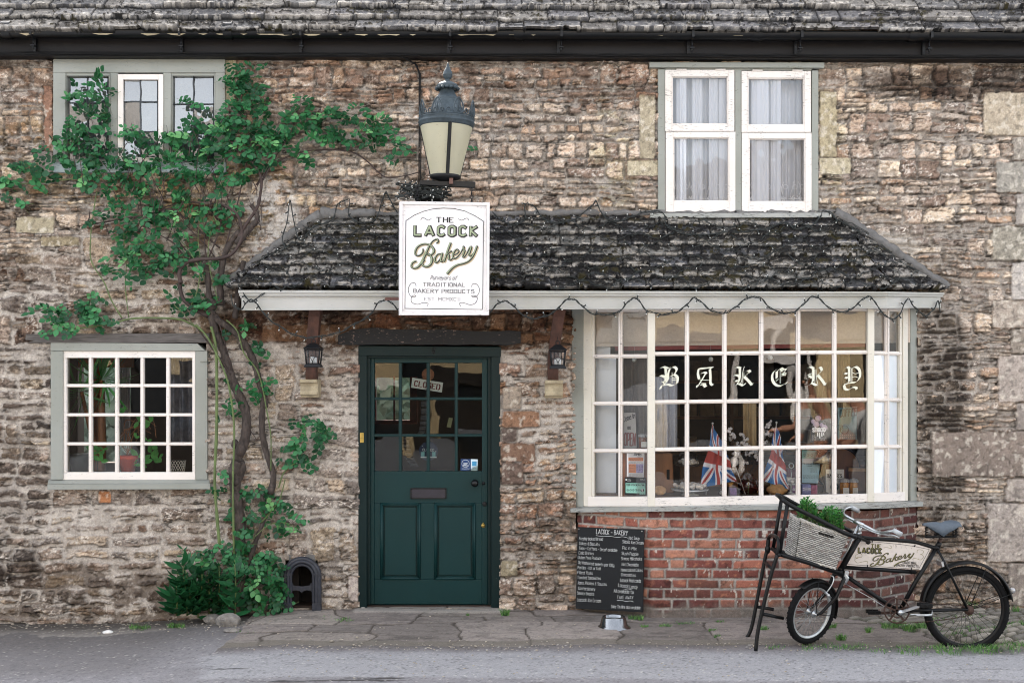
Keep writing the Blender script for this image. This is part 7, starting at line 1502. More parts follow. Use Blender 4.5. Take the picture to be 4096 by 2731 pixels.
t = card('coffee_board', lambda a, b, Y: z5(a, b, Y), [(1728, 950), (1845, 952), (1848, 748), (1730, 752)], Yc, flat('5f8f95'), 'teal coffee board with a cup behind the upper right panes', 'sign', .01); mk = MB(); text(mk, 'COFFEE', z5(1738, 812, Yc), z5(1842, 800, Yc), 44*k5, NF, .001, .16, slant=.2); mk.torus(z5(1768, 890, Yc-.001), (0, 1, 0), 26*k5, 2.4*k5, 24, 5); mk.torus(z5(1740, 875, Yc-.001), (0, 1, 0), 16*k5, 2*k5, 20, 5); mk.build('lettering', flat('27464c'), t)
mb = MB()
for i in range(9):
    for j in range(3): mb.ball(z5(1745+i*12, 925+j*10, Yc-.001), .0022, .001, .0022, 6, 4)
mb.build('dots', flat('cfe0dc'), t)
# union flags: cloth with the pattern in its colours
m_cloth = vcol('flag_cloth', rough=.85, fine=300, fscale=.1, bump=.1, dist=.001)
def union(u, v):
    x = (u-.5)*2; y = (v-.5); blue = np.array(hexc('3c78b8')); red = np.array(hexc('bb5350')); wht = np.array(hexc('f0eff6')); c = np.ones(u.shape+(3,))*blue
    d1 = np.abs(y-x*.5)/1.118; d2 = np.abs(y+x*.5)/1.118; dd = np.minimum(d1, d2)
    c[dd < .10] = wht; c[dd < .035] = red; cr = (np.abs(x) < .17) | (np.abs(y) < .17); c[cr] = wht; cr = (np.abs(x) < .10) | (np.abs(y) < .10); c[cr] = red; return c
def flag(q, Y, label, pole, seed, fl=False):
    n, m = 90, 60; u, v = np.meshgrid(np.linspace(0, 1, n), np.linspace(0, 1, m)); Q = [np.array(zB(a, b, Y)) for a, b in q]
    p = (Q[0]*(1-u)[..., None]+Q[1]*u[..., None])*(1-v)[..., None]+(Q[3]*(1-u)[..., None]+Q[2]*u[..., None])*v[..., None]
    p[..., 1] += .018*np.sin(u*9+v*4+seed)+.01*np.sin(u*17-v*3+seed); p[..., 0] += .006*np.sin(v*11+seed)
    t = thing('union_flag', down(zB(*pole[1], Y)), label, 'flag', 'union flags in the bay window'); c = union(u, v); grid_obj('cloth', p[::-1].copy() if fl else p, c[::-1].copy() if fl else c, m_cloth, t)
    mb = MB(); a, b = zB(*pole[0], Y+.004), down(zB(*pole[1], Y+.004)); mb.tube([a, b], .0035, 8); mb.ball(a, .0085); mb.build('pole', flat('d8d5cf'), t)
flag([(40, 745), (345, 690), (255, 400), (150, 205)], -.16, 'union flag on a white stick at the left of the cotton stems', ((150, 198), (95, 795)), 1)
flag([(585, 690), (800, 760), (745, 390), (690, 205)], -.16, 'union flag on a white stick above the round loaf', ((695, 190), (640, 795)), 2.5)
mb = MB()
# cotton stems and pompom
t = thing('cotton_stems', down(zB(440, 700, -.06)), 'bunch of white cotton bolls on brown stems between the two flags', 'dried flowers', None); mbw, mbt = MB(), MB(); r = random.Random(4)
for x, y in ((298, 255), (300, 330), (320, 300), (400, 300), (432, 330), (375, 378), (408, 368), (450, 385), (640, 195), (612, 215), (665, 240), (620, 275), (640, 300), (365, 470), (335, 465), (450, 460), (482, 448), (540, 450), (520, 480), (545, 505), (432, 528), (600, 365), (500, 430)):
    c = zB(x, y, -.10+r.uniform(-.05, .06)); mbt.tube([c, c.lerp(down(zB(440, 700, -.06)), .5)+Vector((r.uniform(-.02, .02), 0, 0)), down(zB(440, 700, -.06))+Vector((0, 0, .12))], .0018, 5)
    for k in range(5): mbw.ball(c+Vector((r.uniform(-.014, .014), r.uniform(-.01, .01), r.uniform(-.014, .014))), r.uniform(.009, .014), n=8, m=6, jit=.3, rng=r)
    for k in range(3): a = r.uniform(0, 6.28); mbt.tube([c, c+Vector((math.cos(a)*.024, -.006, math.sin(a)*.024))], [.004, .0015], 5)
mbw.build('bolls', flat('d9d4d4', var=.2), t); mbt.build('stems', flat('4c3a30'), t); mb = MB(); mb.lathe(down(zB(455, 790, -.06)), [(.05, 0), (.075, .03), (.08, .07), (.06, .11), (.035, .13), (.04, .145)], 24); mb.build('vase', M('dark_red_glaze', '3c1715', rough=.15, bump=0), t)
t = thing('pompom_stick', down(zB(420, 780, -.14)), 'round white pompom on a stick left of the daisy', 'ornament'); mb = MB(); c = zB(332, 525, -.14); mb.ball(c, .036, n=20, m=14, jit=.12, rng=r); mb.build('pompom', flat('dad7d4', var=.2), t); mb = MB(); mb.tube([c, down(zB(430, 700, -.12))], .003, 6); mb.build('stick', flat('c4bcb0'), t)
t = thing('daisy', down(zB(455, 710, -.16)), 'white daisy with a yellow centre in front of the dark red vase', 'flower'); c = zB(456, 712, -.16); mb = MB()
for k in range(11): a = k*.571; mb.ball(c+Vector((math.cos(a)*.009, 0, math.sin(a)*.009)), .0055, .002, .0028, 8, 5)
mb.build('petals', flat('e6e6e6'), t); mb = MB(); mb.ball(c+Vector((0, -.002, 0)), .0045, .003, .0045, 10, 6); mb.build('centre', flat('c99a2c'), t); mb = MB(); mb.tube([c, down(c)], .0014, 5); mb.build('stem', flat('4b6a34'), t)
# bread and meringues
m_crust = M('bread_crust', 'c59a6c', rough=.8, var=.45, scale=14, bump=.5, fine=40); m_mer = flat('e2dcd6', var=.25)
def loaf(x, y, rx, ry, f, Y, label):
    c = f(x, y, Y); k = (Y-CAMY)/F/2.1333; mb = MB(); r = random.Random(int(x)); mb.ball(Vector((c.x, Y, SHZ+ry*k*.9)), rx*k, rx*k*.6, ry*k, 24, 14, .06, r); tag(mb.build('bread_loaf', m_crust), label, 'bread', 'loaves of bread in the bay window')
loaf(700, 755, 92, 48, zB, -.14, 'round floury loaf below the right hand union flag'); loaf(722, 772, 58, 42, zA, -.16, 'brown loaf in the pane right of the hygiene sticker'); loaf(548, 770, 40, 40, zB, .0, 'small loaf half hidden behind the dark red vase')
def stand(name, f, x0, x1, y, Y, label, items, dome=0, post=False, seed=1, hdl=None):
    a, b = f(x0, y, Y), f(x1, y, Y); c = (a+b)/2; R_ = (b.x-a.x)/2; t = thing(name, down(c), label, 'cake stand'); mb = MB(); mb.lathe(c, [(0, 0), (R_*.95, .0), (R_, .006), (R_, .012), (R_*.96, .008), (0, .006)], 32)
    h_ = c.z-SHZ; mb.lathe(down(c), [(R_*.5, 0), (R_*.48, .006), (.009, .02), (.008, h_)], 20) if h_ > .03 else None
    mb.build('plate', M('dark_plate', '2c2523', rough=.3, bump=0) if dome else flat('b9bcbe'), t); mb = MB(); r = random.Random(seed)
    for i in range(items): aa, q = r.uniform(0, 6.28), r.random()**.5*R_*.8; s_ = .017; mb.ball(c+Vector((q*math.cos(aa), q*.8*math.sin(aa), .012+s_*.7+r.random()*.02)), s_, s_, s_*.9, 9, 7, .25 if not dome else .05, r)
    mb.build('meringues', m_mer, t)
    if dome: mb = MB(); mb.lathe(c, [(R_*.9, .012), (R_*.9, dome*.55), (R_*.75, dome*.82), (R_*.45, dome*.97), (0, dome)], 28, cap=False); mb.build('glass_dome', m_glass, t)
    if hdl: mb = MB(); mb.tube([c, c+Vector((0, 0, hdl))], .004, 8); mb.torus(c+Vector((0, 0, hdl+.02)), (0, 1, 0), .018, .004, 20, 6); mb.build('handle', m_chr, t)
    return t
stand('cake_stand', zA, 866, 1060, 560, -.06, 'domed cake stand of meringues left of the first union flag', 16, .11, seed=2); stand('cake_stand', zB, 1012, 1188, 540, -.04, 'domed cake stand of white meringues above the cream board', 16, .11, seed=3)
stand('cake_stand', zA, 820, 1140, 768, -.17, 'low glass plate heaped with wrapped white meringues beside the wooden crate', 46, 0, seed=4); stand('cake_stand', zB, 738, 905, 716, -.10, 'white plate with ring handle and meringues right of the round loaf', 18, 0, seed=5, hdl=.12)
# crate, jars, boxes and small pieces
t = thing('wooden_crate', down(zA(755, 800, .05)), 'upright brown wooden crate with a slot handle behind the left loaf', 'crate'); mb = MB(); Y = -.02; m_wd = M('orange_brown_wood', '7c4f2c', rough=.55, var=.45, scale=5, stretch=(1, 1, .3), bump=.1)
mb.hexa([down(zA(640, 800, Y)), down(zA(845, 800, Y)), zA(832, 455, Y), zA(640, 455, Y)], (0, .2, 0)); mb.build('body', m_wd, t, bevel=.006); mb = MB(); mb.hexa([zA(782, 675, Y-.002), zA(808, 675, Y-.002), zA(808, 592, Y-.002), zA(782, 592, Y-.002)], (0, .01, 0)); mb.build('slot', m_blackm, t)
def jar(f, x0, x1, y0, y1, Y, label, col, k=2.1333, base=None):
    a, b = f(x0, y1, Y), f(x1, y0, Y); R_ = (b.x-a.x)/2; c = Vector(((a.x+b.x)/2, Y, a.z if base is None else base)); H_ = b.z-c.z; t = thing('preserve_jar', c, label, 'jar', 'jars with gingham lids in the bay window'); mb = MB(); mb.lathe(c, [(R_*.9, 0), (R_*.97, .004), (R_*.97, H_*.72), (R_*.8, H_*.82)], 24); mb.build('glass_body', M('jar_'+col, col, rough=.15, var=.5, scale=50, bump=0), t)
    n, m = 60, 14; u, v = np.meshgrid(np.linspace(0, 2*math.pi, n), np.linspace(0, 1, m)); rr_ = R_*(1.12*(1-v**3)+.0)+R_*.05*np.sin(u*12)*(1-v); z = c.z+H_*.78+H_*.24*v**.6; p = np.stack([c.x+rr_*np.cos(u), Y+rr_*np.sin(u), z], -1); ck = ((np.floor(u*9)+np.floor(v*6)) % 2)[..., None]; grid_obj('gingham_lid', p, np.where(ck > 0, np.array(hexc('d9d5d2')), np.array(hexc('3c3a3e'))), m_cloth, t)
    mb = MB(); mb.hexa([c+Vector((-R_*.5, -R_-.002, H_*.08)), c+Vector((R_*.75, -R_-.002, H_*.08)), c+Vector((R_*.75, -R_-.002, H_*.45)), c+Vector((-R_*.5, -R_-.002, H_*.45))], (0, .002, 0)); mb.build('label_card', flat('d9d6cf'), t)
    mb = MB(); q = lambda a_, b_: c+Vector((a_*R_, -R_-.003, b_*H_)); [ribbon(mb, [q(-.3, b_), q(.5, b_)], .0012, NF, .0004) for b_ in (.36, .28, .18)]; mb.build('label_writing', m_ink, t); return t
jar(zA, 542, 616, 286, 408, -.14, 'dark jar with gingham lid on a box above the hygiene sticker', '6a3a22', base=None)
t = thing('jar_box', down(zA(580, 700, -.14)), 'tall brown box that the dark gingham jar stands on', 'box'); a = zA(535, 408, -.18); b = zA(622, 408, -.18); mb = MB(); mb.box((a.x, -.185, SHZ), (b.x, -.09, zA(0, 409, -.14).z)); mb.build('body', m_wd, t)
jar(z5, 1738, 1796, 1196, 1282, -.15, 'left jar of pickled onions with a gingham lid by the bay corner', 'a8743a', base=SHZ); jar(z5, 1800, 1852, 1196, 1282, -.15, 'right jar of pickled onions with a gingham lid by the bay corner', 'b07c40', base=SHZ)
t = thing('barrel', down(z5(1760, 1280, .2)), 'brown wooden barrel lying on its side behind the pickle jars', 'barrel'); mb = MB(); cc_ = z5(1740, 1130, .2); mb.lathe(cc_, [(0, 0), (.135, 0), (.15, .0), (.17, .12), (.175, .2), (.15, .4), (0, .4)], 36, (0, 1, 0)); mb.build('staves', m_wd, t); mb = MB(); mb.torus(cc_+Vector((0, .01, 0)), (0, 1, 0), .155, .008, 40, 6); mb.torus(cc_+Vector((0, .1, 0)), (0, 1, 0), .172, .008, 40, 6); mb.build('hoop', m_iron, t)
t = thing('copper_box', down(z5(1850, 1280, .1)), 'dark orange wooden box at the right end of the bay display', 'box'); mb = MB(); mb.hexa([down(z5(1790, 1280, .1)), down(z5(1925, 1280, .1)), z5(1925, 1135, .1), z5(1800, 1128, .1)], (0, .2, 0)); mb.build('body', m_wd, t, bevel=.004); mb = MB(); mb.hexa([z5(1793, 1150, .098), z5(1925, 1152, .098), z5(1925, 1135, .098), z5(1798, 1128, .098)], (0, .01, 0)); mb.build('lid', m_crust, t)
def box_(name, f, x0, x1, y0, y1, Y, h, label, cat, txt=None, dep=.05, tx='e8e6ea'):
    t = thing(name, down(f((x0+x1)/2, y1, Y)), label, cat); mb = MB(); mb.hexa([down(f(x0, y1, Y)), down(f(x1, y1, Y)), f(x1, y0, Y), f(x0, y0, Y)], (0, dep, 0)); mb.build('body', M('print_'+h, h, rough=.4, var=.35, scale=40, bump=0), t, bevel=.002)
    if txt: mb = MB(); text(mb, txt, f(x0+5, (y0+2*y1)/3, Y), f(x1-5, (y0+2*y1)/3, Y), (y1-y0)*.3*(Y-CAMY)/F/2.1333, NF, .001, .18); mb.build('lettering', flat(tx), t)
box_('sweet_box', zB, 298, 356, 750, 806, -.19, '7d5f9a', 'small purple patterned sweet box beside the teddy figure', 'box'); box_('cream_box', zB, 830, 900, 718, 796, -.12, '6b3f73', 'purple box printed cream under the ring handled plate', 'box', 'cream'); box_('purple_pack', zB, 782, 880, 585, 700, .12, '5d3050', 'tall dark purple pack behind the ring handled plate', 'box')
box_('sweet_packet', zB, 915, 990, 718, 796, -.15, '7c7fb0', 'blue and lilac sweet packet below the certificate', 'packet', 'S'); box_('pink_packet', zB, 992, 1045, 724, 796, -.13, 'b06a86', 'pink packet between the lilac packet and the stand post', 'packet')
t = thing('steel_rod_stand', down(zB(1105, 790, -.02)), 'pair of thin steel rods standing left of the cream board', 'stand'); mb = MB()
for x in (1098, 1113): mb.tube([down(zB(x, 790, -.02)), zB(x, 556, -.02)], .0035, 8)
mb.build('rods', m_chr, t); mb = MB(); mb.lathe(down(zB(1105, 790, -.02)), [(.04, 0), (.035, .008), (0, .01)], 20); mb.build('foot', m_chr, t)
t = thing('teddy_figure', down(zB(305, 740, -.12)), 'tiny golden teddy figure above the purple sweet box', 'figurine'); mb = MB(); c = zB(305, 715, -.12); mb.ball(c, .014, .012, .017); mb.ball(c+Vector((0, -.002, .024)), .011); mb.ball(c+Vector((-.009, 0, .033)), .004); mb.ball(c+Vector((.009, 0, .033)), .004); mb.ball(c+Vector((-.014, -.004, .004)), .005, .005, .009); mb.ball(c+Vector((.014, -.004, .004)), .005, .005, .009); mb.build('body', flat('b3843f'), t); mb = MB(); mb.box((c.x-.012, c.y-.012, SHZ), (c.x+.012, c.y+.012, c.z-.012)); mb.build('pedestal', m_wd, t)
t = thing('small_glass_jar', down(zB(228, 790, -.2)), 'small round glass jar of white sweets in front of the first flag', 'jar'); mb = MB(); k = .02; c = down(zB(230, 790, -.2)); mb.lathe(c, [(.018, 0), (.026, .015), (.026, .035), (.014, .05), (.014, .056)], 20); mb.build('glass_body', m_glass, t); mb = MB(); r = random.Random(3); [mb.ball(c+Vector((r.uniform(-.012, .012), r.uniform(-.012, .012), r.uniform(.008, .03))), .007, n=7, m=5) for _ in range(14)]; mb.build('sweets', m_mer, t)
for x, y, lb in ((450, 452, 'left most clear glass bauble hanging below the pelmet'), (930, 450, 'clear glass bauble hanging between the letters A and K'), (1303, 438, 'clear glass bauble hanging over the gothic letter E')):
    t = thing('glass_bauble', z5(x, y, -.1), lb, 'bauble', 'clear baubles hanging in the bay'); mb = MB(); c = z5(x, y, -.1); mb.ball(c, .019, .019, .019, 20, 12); mb.build('ball', M('pearly_glass', 'b9bdb8', rough=.1, spec=.8) if 'pearly_glass' not in bpy.data.materials else bpy.data.materials['pearly_glass'], t); mb = MB(); mb.tube([c+Vector((0, 0, .018)), Vector((c.x, c.y, z5(0, 350, -.1).z))], .0008, 4); mb.build('thread', m_chr, t)
# curtains and shop wall behind
m_ccream = M('cream_curtain', 'b79f78', rough=.9, var=.15, scale=6, bump=0); m_cgrey = M('grey_curtain', '6f6964', rough=.9, var=.15, scale=6, bump=0); m_cwhite = M('white_voile', 'b5b7bf', rough=.9, var=.1, bump=0)
def cur(name, f, x0, x1, y0, y1, Y, mat, label, seed, amp=.03, fold=4):
    a, b = f(x0, y0, Y), f(x1, y1, Y); n = 80; m = 8; r = random.Random(seed); ph = [(r.uniform(.6, 1.6)*fold, r.uniform(0, 6.28), r.uniform(.4, 1)) for _ in range(4)]; mb = MB(); vs = []
    for j in range(m+1):
        for i in range(n+1): s_ = i/n; t_ = j/m; vs.append((a.x+(b.x-a.x)*s_, Y+amp*(.4+.6*t_)*sum(A_*math.sin(q*s_*6.28+p) for q, p, A_ in ph)/2, a.z+(b.z-a.z)*t_))
    mb.add(vs, [(j*(n+1)+i, (j+1)*(n+1)+i, (j+1)*(n+1)+i+1, j*(n+1)+i+1) for j in range(m) for i in range(n)], True); return tag(mb.build(name, mat), label, 'curtain', 'curtains inside the bay')
cur('curtain', z5, 378, 532, 380, 1030, .16, m_cgrey, 'grey pleated curtain behind the open board', 1); cur('curtain', z5, 560, 720, 560, 1010, .14, m_cwhite, 'white voile curtain under the gothic letter B', 2, .03, 3)
cur('curtain', z5, 1590, 1705, 400, 700, .3, m_ccream, 'cream curtain behind the gothic letter R', 3, .04, 3); cur('curtain', z5, 1725, 1800, 400, 760, .3, m_ccream, 'cream curtain behind the gothic letter Y', 4, .04, 2); cur('curtain', z5, 1130, 1215, 725, 1000, .6, m_ccream, 'narrow cream curtain far behind the cotton stems', 5, .03, 2)
mb = MB(); mb.box((3.1, .6, 0), (3.6, .65, 2.5)); mb.build('inner_brick_wall', M('red_brown_plaster', '5c3028', rough=.9, var=.5, scale=8, bump=0), house)
t = thing('counter', (2.4, 1.6, 0), 'dark shop counter with an orange brown wooden front deep inside the bakery', 'counter'); mb = MB(); mb.box((1.5, 1.5, .03), (3.3, 2.0, 1.0)); mb.build('cabinet', m_wd, t, bevel=.01); mb = MB(); mb.box((1.45, 1.45, 1.002), (3.35, 2.05, 1.04)); mb.build('worktop', m_floor, t)
t = thing('wall_shelves', (1.6, 4.3, .03), 'shelves of packets on the rear wall of the bakery', 'shelves'); mb = MB(); r = random.Random(9)
for z in (.9, 1.3, 1.7, 2.1): mb.box((.4, 4.2, z), (3.5, 4.55, z+.03))
for x in (.4, 1.4, 2.45, 3.46): mb.box((x, 4.21, .03), (x+.04, 4.54, 2.4))
mb.build('shelf', m_wd, t); mb = MB()
for z in (.93, 1.33, 1.73, 2.13):
    x = .5
    while x < 3.4: w_ = r.uniform(.06, .16); h_ = r.uniform(.1, .26); mb.box((x, 4.25, z+.001), (x+w_, 4.4, z+h_)); x += w_+r.uniform(.01, .08)
mb.build('packets', M('packet_print', 'a58a6a', rough=.6, var=.8, scale=4, bump=0), t)['kind'] = 'stuff'
# ------------------------------------------------------------------ behind the door glass
Yd2 = Yd+.055; kD = (Yd2-CAMY)/F/2.24
t = thing('closed_sign', zD(800, 760, Yd2), 'white tilted CLOSED sign hanging from a wooden disc behind the door glass', 'sign'); mb = MB(); mb.hexa([zD(658, 716, Yd2), zD(934, 760, Yd2), zD(946, 672, Yd2), zD(670, 626, Yd2)], (0, .005, 0)); mb.build('board', flat('d8d5d2'), t, bevel=.002)
mb = MB(); n_ = NF; text(mb, 'CLOSED', zD(688, 700, Yd2), zD(912, 736, Yd2), 46*kD, NF, .001, .24, True, gap=1.6); mb.build('lettering', flat('6e2a2c'), t); mb = MB(); mb.lathe(zD(811, 600, Yd2+.01), [(56*kD, 0), (56*kD, -.006), (0, -.006)], 30, (0, 1, 0)); mb.build('disc', flat('a5694c', var=.3), t)
mb = MB(); mb.tube([zD(752, 632, Yd2), zD(770, 610, Yd2)], .0012, 4); mb.tube([zD(876, 665, Yd2), zD(850, 620, Yd2)], .0012, 4); mb.build('cord', m_blackm, t)
t = thing('closed_roundel', zD(815, 1370, Yd2), 'round navy CLOSED card with a row of little shops behind the door glass', 'sign'); mb = MB(); mb.lathe(zD(815, 1285, Yd2), [(86*kD, 0), (86*kD, -.002), (0, -.002)], 40, (0, 1, 0)); mb.build('card', flat('2b3a58'), t)
mb = MB(); text(mb, 'CLOSED', zD(762, 1282, Yd2), zD(864, 1284, Yd2), 20*kD, NF, .003, .16, gap=1.2); mb.ball(zD(880, 1288, Yd2-.004), .006, .001, .003, 8, 5); mb.ball(zD(760, 1238, Yd2-.004), .005, .001, .0025, 8, 5); mb.hexa([zD(745, 1345, Yd2-.003), zD(888, 1345, Yd2-.003), zD(888, 1334, Yd2-.003), zD(745, 1334, Yd2-.003)], (0, .001, 0)); mb.build('lettering', flat('dfe4ea'), t)
mb = MB(); [mb.hexa([zD(x, 1334, Yd2-.0035), zD(x+32, 1334, Yd2-.0035), zD(x+32, 1292, Yd2-.0035), zD(x, 1292, Yd2-.0035)], (0, .001, 0)) for x in (748, 846)]; mb.build('little_shops', flat('86bcc4', var=.5), t)
Yd3 = Yd+.022; t = thing('shop_small_sticker', zD(1180, 1460, Yd3), 'blue and white pair of card payment stickers in the lowest right door pane', 'sticker'); mb = MB(); mb.hexa([zD(1101, 1458, Yd3), zD(1194, 1460, Yd3), zD(1194, 1356, Yd3), zD(1104, 1355, Yd3)], (0, .001, 0)); mb.build('blue_half', flat('23406e'), t); mb = MB(); mb.hexa([zD(1195, 1460, Yd3), zD(1254, 1460, Yd3), zD(1257, 1358, Yd3), zD(1195, 1356, Yd3)], (0, .001, 0)); mb.build('white_half', flat('cfe0e8'), t)
mb = MB(); mb.hexa([zD(1206, 1418, Yd3-.001), zD(1246, 1418, Yd3-.001), zD(1247, 1376, Yd3-.001), zD(1206, 1376, Yd3-.001)], (0, .0008, 0)); mb.build('blue_square', flat('3f93c0'), t); mb = MB(); mb.torus(zD(1147, 1396, Yd3-.001), (0, 1, 0), 33*kD, 1.6*kD, 30, 5); text(mb, 'SHOP', zD(1130, 1402, Yd3), zD(1165, 1402, Yd3), 11*kD, NF, .001, .2); text(mb, 'SMALL', zD(1127, 1417, Yd3), zD(1168, 1417, Yd3), 11*kD, NF, .001, .2); lines(mb, zD, 1114, 1182, (1440, 1448), Yd3, .0014, seed=2); mb.build('lettering', flat('e6ecf0'), t)
mb = MB(); text(mb, 'Cards', zD(1206, 1432, Yd3), zD(1230, 1432, Yd3), 8*kD, NF, .001, .15); text(mb, 'Welcome', zD(1206, 1443, Yd3), zD(1242, 1443, Yd3), 8*kD, NF, .001, .15); mb.build('lettering', flat('3a5f80'), t)
t = thing('paper_banner', zD(700, 1420, .6), 'curled grey and white printed paper banner hanging inside the door', 'banner'); mb = MB(); pts = crom([(775, 830), (775, 950), (765, 1050), (740, 1130), (610, 1175), (615, 1250), (640, 1330), (690, 1420)], 6)
for i in range(len(pts)-1):
    (a, b), (c_, d_) = pts[i], pts[i+1]; w_ = 28 if i < 18 else 36; mb.m = i % 3 == 0; mb.quadf([zD(a-w_, b, .6+.05*math.sin(i)), zD(a+w_, b, .6), zD(c_+w_, d_, .6), zD(c_-w_, d_, .6+.05*math.sin(i+1))])
mb.build('banner', [flat('6a6a72'), flat('2b2b30')], t)
t = tag(thing('hanging_tag', zD(1008, 1075, .3), 'small cream paper tag hanging inside the third column of the door panes', 'tag')); mb = MB(); mb.hexa([zD(978, 1068, .3), zD(1014, 1076, .3), zD(1034, 990, .3), zD(998, 984, .3)], (0, .003, 0)); mb.build('card', flat('9a9672'), t)
mb = MB(); q = [P(1480, 1700, 4.58), P(1690, 1700, 4.58), P(1690, 1500, 4.58), P(1480, 1500, 4.58)]
for a, b in ((1493, 1503), (1640, 1668), (1573, 1580)): rb(mb, a, 1505, b, 1690, 4.56, .03)
rb(mb, 1493, 1680, 1668, 1695, 4.558, .03); mb.build('rear_window_frame', M('red_brown_frame', '8e3d2e', rough=.6, bump=0), house)
# ------------------------------------------------------------------ in the ground floor left window
m_or = M('orange_timber', 'd87838', rough=.6, var=.25, scale=5, bump=0)
mb = MB(); zb_q = lambda x0, y0, x1, y1, Y, d: mb.hexa([z6(x0, y1, Y), z6(x1, y1, Y), z6(x1, y0, Y), z6(x0, y0, Y)], (0, d, 0))
zb_q(600, 352, 1040, 430, 2.6, .05); zb_q(725, 430, 775, 1240, 2.6, .05); zb_q(775, 400, 790, 1240, 2.58, .03); mb.build('inner_window_frame', m_or, house)
cur('curtain', z6, 932, 1020, 430, 1010, 1.4, m_cwhite, 'white striped curtain at the far side of the plant room', 6, .04, 3); o = cur('curtain', z6, 1330, 1520, 350, 1040, .5, M('grey_floral_curtain', '6b6d76', rough=.9, var=.5, scale=12, bump=0), 'grey floral curtain at the right of the plant window', 7, .05, 3); cur('curtain', z6, 500, 612, 350, 1240, .7, m_cgrey, 'dark grey curtain at the left of the plant window', 8, .05, 3)
m_hpl = M('house_plant_leaf', '4f9a4c', rough=.4, var=.4, scale=9, bump=0)
def plant(name, base, label, build, cat='house plant'):
    t = thing(name, base, label, cat, None); mb, ms = MB(), MB(); vals = build(mb, ms); setvar(mb.build('foliage', m_hpl, t), vals, 14); ms.build('stem', m_wd, t); return t
ISZ = P(0, 1900, .15).z
def bl(mb, ms):
    r = random.Random(5); vals = []
    for cx, cy, n, L in ((640, 620, 40, .42), (800, 520, 46, .36)):
        c = z6(cx, cy, .3)
        for k in range(n):
            a = r.uniform(0, 6.28); d = Vector((math.cos(a), r.uniform(-.3, .3), math.sin(a)*.8)); leaf(mb, c, d, (d.z, -.4, 1.2), L*r.uniform(.6, 1), .022, r.uniform(.2, .9), .1); vals.append(min(1, max(0, r.gauss(.35, .2))))
    ms.tube([z6(800, 530, .3), z6(795, 800, .3), z6(800, 1000, .3), z6(795, 1240, .3)], [.02, .03, .035, .035], 10); ms.tube([z6(640, 620, .3), z6(700, 900, .3), z6(790, 1150, .3)], .016, 8); return vals
t = plant('dracaena', z6(795, 1245, .3), 'spiky dracaena on a thick cane in the left of the plant window', bl); mb = MB(); c = z6(625, 1240, .2); mb.lathe(c, [(.06, 0), (.085, .12), (.09, .135), (.08, .135)], 24); mb.build('planter', M('dark_planter', '3a3f42', rough=.4, bump=0), t)
def bl(mb, ms):
    r = random.Random(8); vals = []
    for cx, cy, L in ((1085, 850, .07), (1180, 860, .09), (1060, 980, .05), (1155, 1000, .05), (1080, 1130, .09), (1180, 1110, .09), (1200, 1150, .09), (1230, 1080, .06), (1160, 1060, .06), (1110, 1190, .06), (770, 1100, .07), (740, 1080, .07), (790, 1160, .08), (810, 1070, .05), (980, 770, .05), (1250, 1130, .05)):
        c = z6(cx, cy, .16)
        for k in range(3): a = r.uniform(0, 6.28); d = Vector((math.cos(a), -.3, math.sin(a)*.8)); leaf(mb, c, d, (0, -1, .5), L, L*.5, .2, .15); vals.append(min(1, max(0, r.gauss(.5, .15))))
    for k in range(9): q = [(1010+r.uniform(-30, 30), 1120), (1000+r.uniform(-90, 90), 980), (1050+r.uniform(-120, 160), 860+r.uniform(-40, 60)), (1130+r.uniform(-60, 100), 930+r.uniform(-40, 80))]; ms.tube([z6(a, b, .18) for a, b in crom(q, 5)], .003, 5)
    return vals
t = plant('trailing_houseplant', z6(1010, 1248, .16), 'leafy trailing house plant growing from a red pot in the plant window', bl); mb = MB(); c = z6(1005, 1250, .16); mb.lathe(c, [(.05, 0), (.068, .10), (.075, .10), (.075, .13), (.066, .13)], 28); mb.build('red_pot', flat('d4503a'), t)
t = thing('lattice_pot', z6(1392, 1248, .14), 'white lattice patterned pot at the lower right of the plant window', 'pot'); mb = MB(); c = z6(1392, 1248, .14); mb.lathe(c, [(.05, 0), (.06, .09)], 28); mb.build('inner_pot', m_blackm, t); mb = MB()
for k in range(18):
    for s_ in (-1, 1):
        mb.tube([c+Vector(((.053+.01*i/5)*math.cos(k*.349+s_*i*.17), (.053+.01*i/5)*math.sin(k*.349+s_*i*.17), .09*i/5)) for i in range(6)], .0022, 4)
mb.torus(c+Vector((0, 0, .092)), (0, 0, 1.0001), .063, .003, 30, 5) if False else None
mb.build('lattice', flat('d3cec4'), t)
# ================================================================== two people beside the camera, mirrored in the bay window
m_skin = M('skin', 'c48f74', rough=.55, var=.1, scale=8, bump=.05); m_tee = M('white_cotton', 'dcdad6', rough=.9, var=.06, scale=6, bump=.2); m_jean = M('dark_denim', '2f3644', rough=.9, var=.25); m_hair = M('brown_hair', '2a1d15', rough=.6, var=.4, scale=60, stretch=(1, 1, .2)); m_shoe = M('canvas_shoe', '4a4742')
def skin(name, V_, E_, mat, par, root=0, sub_=2):
    me = bpy.data.meshes.new(name); me.from_pydata([v[0] for v in V_], E_, []); me.materials.append(mat)
    o = bpy.data.objects.new(name, me); scn.collection.objects.link(o); o.parent = par
    o.modifiers.new('skin', 'SKIN').use_smooth_shade = True; me.skin_vertices[0].data  # the layer comes with the modifier's mesh data
    for i, (co, r) in enumerate(V_): d = me.skin_vertices[0].data[i]; d.radius = r if hasattr(r, '__len__') else (r, r); d.use_root = i == root
    s_ = o.modifiers.new('subsurf', 'SUBSURF'); s_.levels = sub_; s_.render_levels = sub_; return o
